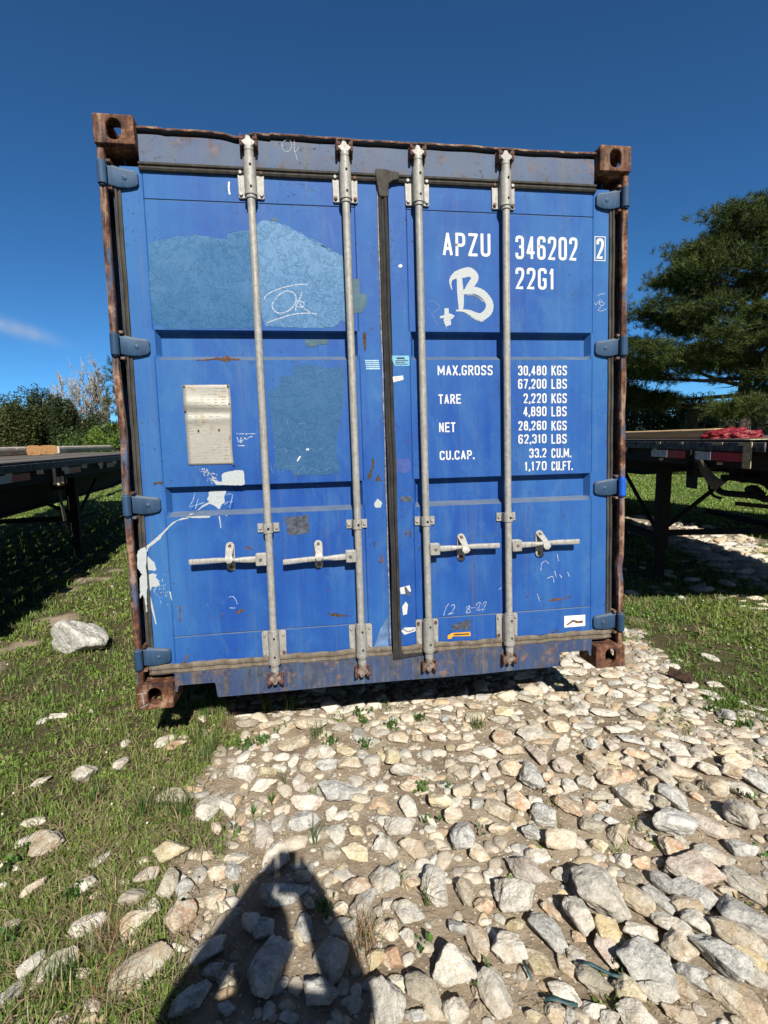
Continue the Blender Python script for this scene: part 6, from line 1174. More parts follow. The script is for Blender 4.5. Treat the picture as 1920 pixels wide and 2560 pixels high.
def trailer(loc, rz, Ln, zd, side, label, tapes, winches, gear, wheels, grease=()):
    'x = 0 is the side that faces the container, side = -1 when the bed lies to the left of it'
    t = empty('flatbed_trailer', loc, (0, 0, rz), label=label, cat='flatbed trailer', group='flatbed trailers parked beside the container')
    s = side; Wd = 2.5
    def bx(m, a, b, y0, y1, z0, z1): m.box(min(s * a, s * b), max(s * a, s * b), y0, y1, z0, z1)
    m = MB(); k = 13
    for i in range(k):
        a = .10 + i * (Wd - .20) / k; bx(m, a, a + (Wd - .20) / k - .007, .02, Ln - .02, zd - .035 + .003 * math.sin(i * 2.3), zd + .004 * math.sin(i * 1.7))
    m.build('deck', TM_['wood'], t, bevel=.003)
    for q in (0, 1):
        a, b = (0, .012) if q == 0 else (Wd - .012, Wd)
        m = MB(); bx(m, *((.018, .034) if q == 0 else (Wd - .034, Wd - .018)), 0, Ln, zd - .205, zd - .002); bx(m, *((.034, .10) if q == 0 else (Wd - .10, Wd - .034)), 0, Ln, zd - .010, zd + .004); bx(m, *((.034, .09) if q == 0 else (Wd - .09, Wd - .034)), 0, Ln, zd - .205, zd - .195)
        r = m.build('side_rail', TM_['steel'], t, bevel=.002)
        m = MB(); bx(m, *((-.052, -.040) if q == 0 else (Wd + .040, Wd + .052)), 0, Ln, zd - .075, zd - .012); m.build('rub_rail', TM_['lip'], t, bevel=.003)
        m = MB()
        for i in range(int(Ln / .6)):
            bx(m, *((-.040, .018) if q == 0 else (Wd - .018, Wd + .040)), .25 + i * .6, .33 + i * .6, zd - .12, zd - .015)
        m.build('stake_pocket', TM_['steel'], t, bevel=.002)
    m = MB(); bx(m, 0, Wd, -.03, -.002, zd - .21, zd + .002); bx(m, 0, Wd, Ln + .002, Ln + .03, zd - .21, zd + .002); m.build('end_rail', TM_['steel'], t, bevel=.003)
    m = MB()
    for i in range(int(Ln / .4)): bx(m, .1, Wd - .1, .2 + i * .4, .25 + i * .4, zd - .16, zd - .04)
    m.build('cross_member', TM_['steel'], t)
    for a in (.62, Wd - .74):
        m = MB(); ys = [0.02, 1.6, 3.0, Ln * .8, Ln - .05]; dp = gear['depth']
        vs = []; P = [(y, zd - .165, zd - .165 - d) for y, d in zip(ys, dp)]
        x0, x1 = sorted((s * (a + .055), s * (a + .065)))
        poly = [(y, zt) for y, zt, _ in P] + [(y, zb) for y, _, zb in P[::-1]]; n = len(poly); m.add([(x0, y, z) for y, z in poly] + [(x1, y, z) for y, z in poly], [tuple(range(n)), tuple(range(2 * n - 1, n - 1, -1))] + [(i, i + n, (i + 1) % n + n, (i + 1) % n) for i in range(n)])
        xa, xb = sorted((s * a, s * (a + .12)))
        for (y0, _, z0), (y1, _, z1) in zip(P, P[1:]): m.add([(xa, y0, z0), (xb, y0, z0), (xb, y1, z1), (xa, y1, z1), (xa, y0, z0 - .015), (xb, y0, z0 - .015), (xb, y1, z1 - .015), (xa, y1, z1 - .015)], [(0, 1, 2, 3), (4, 7, 6, 5), (0, 4, 5, 1), (1, 5, 6, 2), (2, 6, 7, 3), (3, 7, 4, 0)])
        m.build('main_beam', TM_['steel'], t, fix=True)
    for (y0, y1, c) in tapes:
        m = MB(); x0, x1 = sorted((s * -.0420, s * -.0405)); m.box(x0, x1, y0, y1, zd - .150, zd - .088); m.build('reflective_tape', TM_[c], t, smooth=0, label='white reflective tape' if c == 'white' else 'red reflective tape')
    for y in winches:
        m = MB(); bx(m, -.01, .02, y - .06, y + .06, zd - .22, zd - .02); bx(m, -.04, .06, y - .055, y - .048, zd - .30, zd - .17); bx(m, -.04, .06, y + .048, y + .055, zd - .30, zd - .17); m.tube([(s * .01, y - .075, zd - .245), (s * .01, y + .075, zd - .245)], .028, 12); m.build('strap_winch', TM_['steel'], t, bevel=.002)
    gy, lx = gear['y'], (.36, Wd - .48); gz = gear['ground']
    for a in lx:
        m = MB(); bx(m, a, a + .115, gy - .055, gy + .055, gz + .36, zd - .17); bx(m, a + .014, a + .10, gy - .041, gy + .041, gz + .03, gz + .38); bx(m, a - .06, a + .175, gy - .12, gy + .12, gz + .0, gz + .03)
        L = m.build('landing_leg', TM_['steel'], t, bevel=.004)
        m = MB(); m.tube([(s * (a + .057), gy + .06, gz + .52), (s * (a + .057), gy + 1.0, zd - .35)], .022, 8); bx(m, a + .02, a + .09, gy + .06, gy + gear.get('bar', .9), gz + .44, gz + .50); m.build('leg_brace', TM_['steel'], L)
    m = MB(); bx(m, lx[0] + .12, lx[1], gy - .02, gy + .02, gz + .50, gz + .56)
    m.tube([(s * (lx[0] + .12), gy, gz + .60), (s * (Wd / 2), gy, zd - .30)], .024, 8); m.tube([(s * lx[1], gy, gz + .60), (s * (Wd / 2), gy, zd - .30)], .024, 8); m.build('cross_brace', TM_['steel'], t)
    for y in wheels:
        for a in (.02, .33, Wd - .62, Wd - .31):
            m = MB(); c0, c1 = sorted((s * a, s * (a + .27))); prof = [(c0, .36), (c0 + .01, .46), (c0 + .04, .50), (c0 + .05, .51), (c1 - .05, .51), (c1 - .04, .50), (c1 - .01, .46), (c1, .36)]; n = 40; vs = []; fs = []
            for i in range(n):
                q = 2 * math.pi * i / n
                for j, (xx, r) in enumerate(prof): rr2 = r + (.012 if (i % 2 and 2 <= j <= 5) else 0); vs.append((xx, y + rr2 * math.cos(q), gz + .51 + rr2 * math.sin(q)))
            p_ = len(prof); fs = [(i * p_ + j, i * p_ + (j + 1) % p_, ((i + 1) % n) * p_ + (j + 1) % p_, ((i + 1) % n) * p_ + j) for i in range(n) for j in range(p_ )]
            m.add(vs, fs); w = m.build('wheel', TM_['tire'], t)
            m = MB(); m.tube([(c0 + .03, y, gz + .51), (c1 - .03, y, gz + .51)], .355, 28); m.tube([(c0 + .01, y, gz + .51), (c1 - .01, y, gz + .51)], .10, 14); m.build('rim', TM_['rim'], w, bevel=.01)
        m = MB(); m.tube([(s * .3, y, gz + .51), (s * (Wd - .3), y, gz + .51)], .06, 12); m.build('axle', TM_['steel'], t)
    return t
# left trailer: near side runs just left of the container
LX, LY = -1.455, .20; lrz = math.atan(.078); lz = 1.385
def loc_y(u, v, loc, rz):
    'distance along the near side of a trailer for a photo pixel'
    r = ray(u, v); dx, dy = -math.sin(rz), math.cos(rz)
    A = np.array([[r[0], -dx], [r[1], -dy]]); b = np.array([loc[0] - CP[0], loc[1] - CP[1]]); s, t = np.linalg.solve(A, b); return t
lY0 = -2.2; lo = (LX - (lY0 - LY) * math.tan(lrz), lY0, 0)
fy = lambda u, v=1160: float(loc_y(u, v, lo, lrz))
tapes = [(fy(-40), fy(11), 'white'), (fy(11), fy(58), 'red'), (fy(148), fy(160), 'white'), (fy(160), fy(190), 'red'), (fy(240), fy(246), 'white'), (fy(258), fy(278), 'red')]
tl = trailer(lo, lrz, 12.0, lz, -1, 'dark flatbed trailer on the left with timber stacked on its weathered deck', tapes, [fy(140)], dict(y=float(loc_y(172, 1160, (lo[0] - .42 * math.cos(lrz), lo[1] - .42 * math.sin(lrz)), lrz)), ground=.06, depth=(.30, .36, .40, .42, .30), bar=.9), [1.0, 2.25])
m = MB(); y = fy(140); m.add([(.00, y - .03, lz - .27), (.0, y + .03, lz - .27), (.03, y + .03, lz - .62), (.03, y - .04, lz - .62), (-.005, y - .03, lz - .27), (-.005, y + .03, lz - .27), (.025, y + .03, lz - .62), (.025, y - .04, lz - .62)], [(0, 1, 2, 3), (7, 6, 5, 4), (0, 4, 5, 1), (1, 5, 6, 2), (2, 6, 7, 3), (3, 7, 4, 0)]); m.build('hanging_strap', TM_['strap'], tl)
m = MB(); m.tube([(.02, y - .07, lz - .245), (.02, y + .07, lz - .245)], .018, 10); m.build('winch_cap', TM_['rope'], tl)
# timber on the left bed
def woodm(name, a, b, c):
    n = NT(name); g = n.noise(1, 6, .7, vec=n.map((50, 2.5, 50))); k_ = n.noise(1, 4, .6, vec=n.map((9, 3, 9))); col_ = n.ramp(g, [(.3, a), (.55, b), (.72, c)]); col_ = n.mix(n.ramp(k_, [(.56, 0.0), (.66, .6)]), col_, a); return n.fin(col_, .8, 0, n.bump(g, .4, .004), .2)
WG = woodm('greyed_log', (.26, .22, .17), (.47, .42, .35), (.62, .57, .49)); WO = woodm('sawn_end_grain', (.16, .075, .03), (.34, .19, .08), (.44, .28, .13)); WY = woodm('fresh_yellow_timber', (.40, .25, .11), (.62, .43, .22), (.70, .54, .33))
def log(p, q, w, h, mt, label, cat='timber', rnd_=.02, name='timber'):
    p, q = Vector(p), Vector(q); L = (q - p).length; m = MB(); n = 22; prof = []
    for t in np.linspace(0, 2 * math.pi, 17)[:-1]: prof.append((w / 2 * math.copysign(abs(math.cos(t)) ** .45, math.cos(t)), h / 2 * math.copysign(abs(math.sin(t)) ** .45, math.sin(t))))
    vs = []
    for i in range(n + 1):
        y = L * i / n
        for a, b in prof: vs.append((a * (1 + rnd_ * math.sin(i * 1.3 + a * 40)), y, b * (1 + rnd_ * math.sin(i * 2.1))))
    k = len(prof); m.add(vs, [(i * k + j, i * k + (j + 1) % k, (i + 1) * k + (j + 1) % k, (i + 1) * k + j) for i in range(n) for j in range(k)] + [tuple(range(k)), tuple(n * k + j for j in range(k))])
    o = m.build(name, mt, None, smooth=50, label=label, cat=cat); o.location = p; o.rotation_euler = (q - p).to_track_quat('Y', 'Z').to_euler(); return o
zt = lz + .075; LT = []
def onbed(u, v, z): r = ray(u, v); return CP + r * ((z - CP[2]) / r[2])
XF = lambda y: lo[0] - (y - lo[1]) * math.tan(lrz) - 2.25
def atb(u, y0=3.0, back=2.2):
    # point over the far edge of the left bed in the column of pixel u
    r = ray(u, 1125); dx, dy = -math.sin(lrz), math.cos(lrz); ox = lo[0] - back; A = np.array([[r[0], -dx], [r[1], -dy]]); s, t = np.linalg.solve(A, np.array([ox - CP[0], lo[1] - CP[1]])); return CP + r * s
for (a, b, lb) in ((-150, 29, 'grey squared log at the left picture edge on the left trailer'), (31, 63, 'short grey squared log on the left trailer, beside the cut blocks'), (138, 214, 'long grey squared log right of the two cut blocks'), (215, 272, 'end log of the grey row nearest the container on the left trailer')):
    p, q = atb(a), atb(b); p[2] = q[2] = zt; log(p, q, .16, .15, WG, lb).location.z = zt
for (u, lb, w) in ((84, 'orange brown cut timber block, the left one of the pair', 30), (121, 'brown stained cut timber block, the right one of the pair', 38)):
    r = ray(u, 1120); q = atb(u, back=1.75); q[2] = lz + .085; dirv = np.array([r[0], r[1], 0]); dirv /= np.linalg.norm(dirv); e = q + dirv * .34; kq = (q - CP) @ FW / F
    log(q, e, w * kq, .165, WO, lb, 'timber block', .01, 'timber_block')
q = atb(278); m = MB(); m.box(-.10, .10, -.3, .3, -.03, .04); m.build('dark_block', TM_['steel'], bevel=.01, loc=(q[0], q[1] + .4, lz + .04), label='dark plank end lying past the last grey log on the left trailer', cat='plank')
# right trailer
ro = (3.84, .62, 0); rrz = R(-9); rz_ = 1.45
def rl(u, v, back=0.0):
    'photo pixel to a point of the upright plane x = back in the frame of the right trailer'
    n = np.array([math.cos(rrz), math.sin(rrz), 0]); d = np.array([-math.sin(rrz), math.cos(rrz), 0]); o = np.array([ro[0], ro[1], 0]); r = ray(u, v); q = CP + r * (((o + n * back - CP) @ n) / (r @ n)); return np.array([(q - o) @ n, (q - o) @ d, q[2]])
fr = lambda u, v=1120: float(loc_y(u, v, ro, rrz))
tp = [(fr(1680), fr(1640), 'white'), (fr(1727), fr(1681), 'red'), (fr(1791), fr(1752), 'white'), (fr(1877), fr(1792), 'red')]
tp = [(min(a, b), max(a, b), c) for a, b, c in tp]
tr_ = trailer(ro, rrz, 12.0, rz_, 1, 'dark flatbed trailer on the right with red and white reflective tape on its rail', tp, [fr(1741, 1130)], dict(y=float(rl(1657, 1250, .42)[1]), ground=-.085, depth=(.06, .10, .26, .34, .3), bar=1.9), [9.2, 10.4])
yw = fr(1741, 1130)
m = MB(); pts = []
for (u, v) in ((1737, 1128), (1748, 1150), (1762, 1178), (1778, 1200), (1797, 1216)):
    p = rl(u, v, -.04 + .02); pts.append((float(p[0]), float(p[1]), float(p[2])))
vs = []
for i, p in enumerate(pts): w = .045; vs += [(p[0] - .01 + .02 * i / 4, p[1] - w, p[2] + .01 * i), (p[0] + .0, p[1] + w, p[2] - .01 * i)]
m.add(vs, [(2 * i, 2 * i + 1, 2 * i + 3, 2 * i + 2) for i in range(len(pts) - 1)]); o = m.build('hanging_strap', TM_['strap'], tr_, fix=False); sm = o.modifiers.new('s', 'SOLIDIFY'); sm.thickness = .004
# frayed webbing wrapped at the corner, chips of pale paint on the rail
m = MB(); y = fr(1893); m.box(-.062, -.056, y - .035, y + .05, rz_ - .19, rz_ - .01); m.box(-.07, .2, y - .03, y + .045, rz_ + .004, rz_ + .010); m.build('frayed_webbing', TM_['rope'], tr_, bevel=.002)
m = MB()
for u, w in ((1657, .06), (1718, .03), (1805, .09), (1870, .05)): y = fr(u); m.box(-.057, -.0525, y - w, y + w * .4, rz_ - .035, rz_ - .014)
for u in (1652, 1799): y = fr(u, 1135); m.box(-.004, .016, y - .02, y + .02, rz_ - .185, rz_ - .165)
m.build('paint_chips', TM_['rope'], tr_, smooth=0)
# spare wheel cradle of bent tube below the bed
def tubepx(pts, X, r, name='spare_rack'):
    P = []
    for i, (u, v) in enumerate(pts): p = rl(u, v, X); P.append(tuple(p))
    o = []
    for i in range(len(P) - 1):
        p0, p1, p2, p3 = [Vector(P[min(max(i + k, 0), len(P) - 1)]) for k in (-1, 0, 1, 2)]
        for j in range(6):
            t = j / 6; o.append(0.5 * ((2 * p1) + (p2 - p0) * t + (2 * p0 - 5 * p1 + 4 * p2 - p3) * t * t + (3 * p1 - p0 - 3 * p2 + p3) * t ** 3))
    o.append(Vector(P[-1])); m = MB(); m.tube(o, r, 10); return m.build(name, TM_['steel'], tr_, smooth=60)
tubepx([(1772, 1200), (1775, 1225), (1785, 1240), (1802, 1245)], 0.3, .012); tubepx([(1786, 1195), (1792, 1220), (1810, 1232), (1850, 1236), (1890, 1240), (1915, 1248), (1935, 1238)], 0.3, .026)
tubepx([(1870, 1225), (1885, 1222), (1905, 1238)], 0.3, .03)
m = MB()
p0, p1 = rl(1800, 1208, .5), rl(1960, 1226, .5); m.box(.5, 1.9, float(p1[1]), float(p0[1]), 1.085, 1.13); m.build('spare_rack', TM_['steel'], tr_)
m = MB(); c = atx(1810, 1180, 4.5); n = 30; m.tube([(.72, 1.15, 1.10), (.72, 1.15, 1.24)], .20, 24); m.build('spare_wheel', TM_['tire'], tr_, bevel=.04)
for u in (1856, 1908):
    m = MB(); p = rl(u, 1200, .5); y = float(p[1]); m.box(.49, .53, y - .02, y + .02, 1.08, 1.25); m.build('rack_post', TM_['steel'], tr_)
m = MB(); y = fr(1737, 1200); m.box(.02, .024, y, y + .16, 1.05, 1.20); m.build('mud_flap', TM_['steel'], tr_)
# timber and tarp on the right bed
zt = rz_ + .05
def onr(u, back):
    n = np.array([math.cos(rrz), math.sin(rrz), 0]); o = np.array([ro[0], ro[1], 0]); r = ray(u, 1095); return CP + r * (((o + n * back - CP) @ n) / (r @ n))
p, q = onr(1400, .45), onr(1798, .45); p[2] = q[2] = rz_ + .048; log(p, q, .10, .095, WY, 'long fresh yellow pole lying on the right trailer beside the red tarp', 'timber')
c = onr(1828, .5); kc = (c - CP) @ FW / F; a, b = onr(1785, .5), onr(1868, .5)
v = IV4.copy(); fo = fbm(v * 5.1, 4, 8) * 1.3 + .34 * np.abs(np.sin(v[:, 0] * 5 + v[:, 1] * 4 + fbm(v * 2, 2, 5) * 9)); v *= (1 + fo * .55)[:, None]; v[:, 2] = np.maximum(v[:, 2], -.12)
me = npmesh('tarp', v, IF4); o = link('tarp', me, flat('crumpled_red_tarp', (.20, .016, .022), .45, 0, .25, 12, .5), None, smooth=180, label='crumpled dark red tarp bundled on the right trailer deck', cat='tarp')
Lh = abs(a[1] - b[1]) / 2; o.location = (c[0] + .02, (a[1] + b[1]) / 2, rz_ + .012); o.rotation_euler = (0, 0, rrz); o.scale = (.20, Lh * .86, .075)
trailer((8.18, 2.0, 0), R(15), 9.0, 1.36, 1, 'third flatbed trailer parked farther off behind the right hand one', [], [], dict(y=2.2, ground=-.13, depth=(.04, .06, .1, .2, .2), bar=.9), [7.6])
# ------------------------------------------------------------------ trees
BARK = flat('rough_grey_bark', (.085, .068, .055), .95, 0, .4, 14, .8); BARKP = flat('pale_bare_bark', (.17, .155, .135), .9, 0, .3, 10, .4)
def leafmat(name, rough=.6, tr=.25):
    n = NT(name); m = n.fin(n.attr('tint')['Color'], rough, 0, None, .25); t = n.t.nodes.new('ShaderNodeBsdfTranslucent'); n.set(t.inputs[0], n.attr('tint')['Color']); ms = n.t.nodes.new('ShaderNodeMixShader'); ms.inputs[0].default_value = tr
    n.t.links.new(n.b.outputs[0], ms.inputs[1]); n.t.links.new(t.outputs[0], ms.inputs[2]); n.t.links.new(ms.outputs[0], n.o.inputs[0]); return m
LEAF = leafmat('leaves'); NEED = leafmat('pine_needles', .7, .15)
def quads(C, Nn, size, asp, colr, g):
    'n small leaf quads: centres, normals-ish directions, sizes'
    n = len(C); a = g.normal(size=(n, 3)); a /= np.linalg.norm(a, axis=1)[:, None]; a = a * .8 + Nn; a /= np.linalg.norm(a, axis=1)[:, None]
    b = np.cross(a, g.normal(size=(n, 3))); b /= np.linalg.norm(b, axis=1)[:, None]
    s = size[:, None]; V = np.stack([C - b * s * asp * .5, C + a * s * .45 - b * s * asp * .1 * 0, C + b * s * asp * .5, C - a * s * .5], 1)
    V = np.stack([C - a * s * .5, C + b * s * asp * .5, C + a * s * .5, C - b * s * asp * .5], 1).reshape(-1, 3); return V, np.arange(n * 4).reshape(-1, 4), np.repeat(colr, 4, 0)
def bush(u, vtop, dist, wpx, col1, col2, label, cat='tree', name='broadleaf_tree', N=9000, sd=1, trunk=True, size=.15, grp=None, lump=1.0, zlow=.0):
    g = np.random.RandomState(sd); r = ray(u, 1106); r = r / (r @ FW); c = CP + r * dist; top = (CP + (ray(u, vtop)) * dist)[2]; rad = wpx / 2 * dist / F; h = top + .05
    t = empty(name, (c[0], c[1], 0), label=label, cat=cat, group=grp)
    nl = 46; ph = g.uniform(0, 2 * np.pi, nl); ct = g.uniform(-1, 1, nl); st_ = np.sqrt(1 - ct * ct); Lc = np.stack([st_ * np.cos(ph), st_ * np.sin(ph), ct], 1) * g.uniform(.40, .80, nl)[:, None]
    Lr = g.uniform(.22, .40, nl) * lump; idx = g.randint(0, nl, N); d = g.normal(size=(N, 3)); d /= np.linalg.norm(d, axis=1)[:, None]; rr = g.uniform(.55, 1.08, N) ** .6
    P = Lc[idx] + d * (Lr[idx] * rr)[:, None]; P = P[(P[:, 2] > -1.0)]; n = len(P); d = d[:n]; idx = idx[:n]
    P = P * np.array([rad, rad * .9, h / 2]) ; P[:, 2] += h / 2 * (1 - zlow) + h * .0; P[:, 2] *= h / np.percentile(P[:, 2], 99.6); P[:, 2] = np.clip(P[:, 2], .12, None)
    tone = g.rand(nl)[idx][:, None]; cc = np.array(col1) * (1 - tone) + np.array(col2) * tone; cc = cc * g.uniform(.6, 1.35, n)[:, None]
    V, Fc, C = quads(P, d * .3, g.uniform(.6, 1.35, n) * size, .55, cc, g)
    link('crown', npmesh('crown', V, Fc, C), LEAF, t, smooth=0, fix=False)
    m = MB()
    m.tube([(0, 0, -.1), (.05, 0, h * .25), (.0, .05, h * .5)], [.13, .10, .05], 8)
    for k in range(7):
        q = Lc[k] * np.array([rad, rad * .9, h / 2]) * .8; m.tube([(.02, 0, h * .18), (q[0] * .5, q[1] * .5, h * .35), (q[0], q[1], q[2] + h / 2)], [.06, .04, .015], 6)
    m.build('trunk', BARK, t); return t
DG1, DG2 = (.022, .038, .012), (.060, .078, .024)
grp = 'trees beyond the trailers'
for i, (u, vt, d, w, c1, c2, lb) in enumerate(((-25, 1002, 30, 150, DG1, DG2, 'dark evergreen tree cut by the left picture edge'), (42, 996, 27, 120, (.035, .05, .014), (.075, .085, .026), 'olive tinged rounded evergreen second from the left edge'), (108, 978, 29, 110, DG1, DG2, 'tallest dark evergreen of the left row, with a pointed tip'),
    (172, 1000, 28, 110, (.02, .034, .012), (.05, .068, .022), 'darkest evergreen below the bare tree'), (232, 1042, 27, 110, DG1, (.065, .085, .025), 'rounded evergreen right below the bare tree fork'), (300, 1062, 31, 120, DG1, DG2, 'dark evergreen half hidden behind the container post'))):
    bush(u, vt, d, w, c1, c2, lb, sd=10 + i, grp=grp, N=17000, size=.115)
bush(268, 1068, 22, 130, (.07, .13, .018), (.14, .21, .035), 'low bright green bush beside the container on the left', 'bush', 'bush', N=7000, sd=31, size=.10); bush(190, 1086, 22, 110, (.045, .085, .02), (.10, .15, .03), 'low green bush behind the timber blocks', 'bush', 'bush', N=6000, sd=32, size=.095)
for i, (u, vt, d, w, c1, c2, lb, nn) in enumerate(((1560, 985, 34, 150, (.03, .045, .014), (.075, .09, .03), 'green tree low behind the container right edge', 8000), (1650, 1003, 30, 120, DG1, (.055, .085, .026), 'rounded dark green bush left of the pine trunk', 7000), (1735, 990, 31, 130, (.025, .055, .026), (.05, .10, .045), 'blue green bush behind the yellow pole', 7000), (1800, 1012, 32, 110, (.04, .05, .016), (.09, .10, .04), 'olive bush directly left of the pine trunk', 6000), (1905, 1020, 30, 130, (.045, .055, .02), (.10, .105, .045), 'bushy growth right of the pine trunk', 6000), (1985, 985, 30, 150, DG1, DG2, 'dark bush past the right edge', 6000))):
    bush(u, vt, d, w, c1, c2, lb, sd=50 + i, grp=grp, N=int(nn * 1.5), size=.12)
def branchy(p0, dir0, L, r, lev, g, segs, tw=.33, lmin=.12):
    p = np.array(p0, float); d = np.array(dir0, float); d /= np.linalg.norm(d); n = 4; pts = [p.copy()]
    for i in range(n): d = d + g.normal(size=3) * .13 + np.array([0, 0, .05]); d /= np.linalg.norm(d); p = p + d * L / n; pts.append(p.copy())
    segs.append((pts, r, r * .55))
    if lev <= 0: return
    k = 3 if lev > 1 else 4
    for j in range(k + (1 if lev > 2 else 0)):
        b = pts[2 + (j % 3)]; nd = d + g.normal(size=3) * .62 + np.array([0, 0, .15]); branchy(b, nd, L * g.uniform(.5, .78), r * .52, lev - 1, g, segs)
def bare(u, vb, vt, dist, label, sd, stems, lev=5, r=.09, mt=None, sc_=.72):
    g = np.random.RandomState(sd); rr_ = ray(u, 1106); rr_ = rr_ / (rr_ @ FW); c = CP + rr_ * dist; top = (CP + ray(u, vt) * dist)[2]; t = empty('bare_tree', (c[0], c[1], 0), label=label, cat='bare tree'); segs = []
    for (dx, dz, l) in stems: branchy((0, 0, top * .18), (dx * RT[0], dx * RT[1], dz), l * top * .40, r, lev, g, segs)
    zt_ = max(q[0][-1][2] for q in segs); kz = (top) / zt_
    def mk(lo_, hi, nm):
        m = MB()
        for pts, a, b in segs:
            if lo_ <= a < hi: m.tube([(q[0] * sc_, q[1] * sc_, q[2] * kz) for q in pts], np.linspace(max(a, .018), max(b, .014), len(pts)), 3 if a < .03 else 6, False)
        if nm == 'trunk': m.tube([(0, 0, -.1), (0, 0, top * .19 * kz)], [r * 1.6, r * 1.1], 8)
        m.build(nm, mt or BARKP, t, smooth=80, fix=False)
    mk(.02, 9, 'trunk'); mk(0, .02, 'twigs')
bare(205, 1100, 888, 36, 'bare forked grey tree rising above the dark evergreens on the left', 4, [(-.75, 1, 1.0), (.05, 1, 1.05), (.30, 1, .95)], 5, .11, flat('grey_beige_bark', (.30, .275, .24), .9, 0, .3, 10, .4), .55)  # forked tree has its own bark colour, paler than the other bare trees
bare(262, 1100, 962, 34, 'smaller bare tree against the sky beside the container', 8, [(.3, 1, .9), (-.1, 1, .8)], 4, .06, None, .5)
bare(1575, 1100, 880, 33, 'bare brush just right of the container behind the pine boughs', 12, [(-.3, 1, .9), (.3, 1, 1.0), (0, 1, .9)], 4, .07)
bare(1895, 1100, 985, 27, 'tangle of bare brush at the right picture edge', 16, [(-.5, 1, .9), (.4, 1, .9), (0, 1, .8)], 4, .04); bare(1712, 1100, 1000, 27, 'thin bare sapling left of the pine trunk', 19, [(-.2, 1, .9), (.3, 1, .9)], 4, .035)
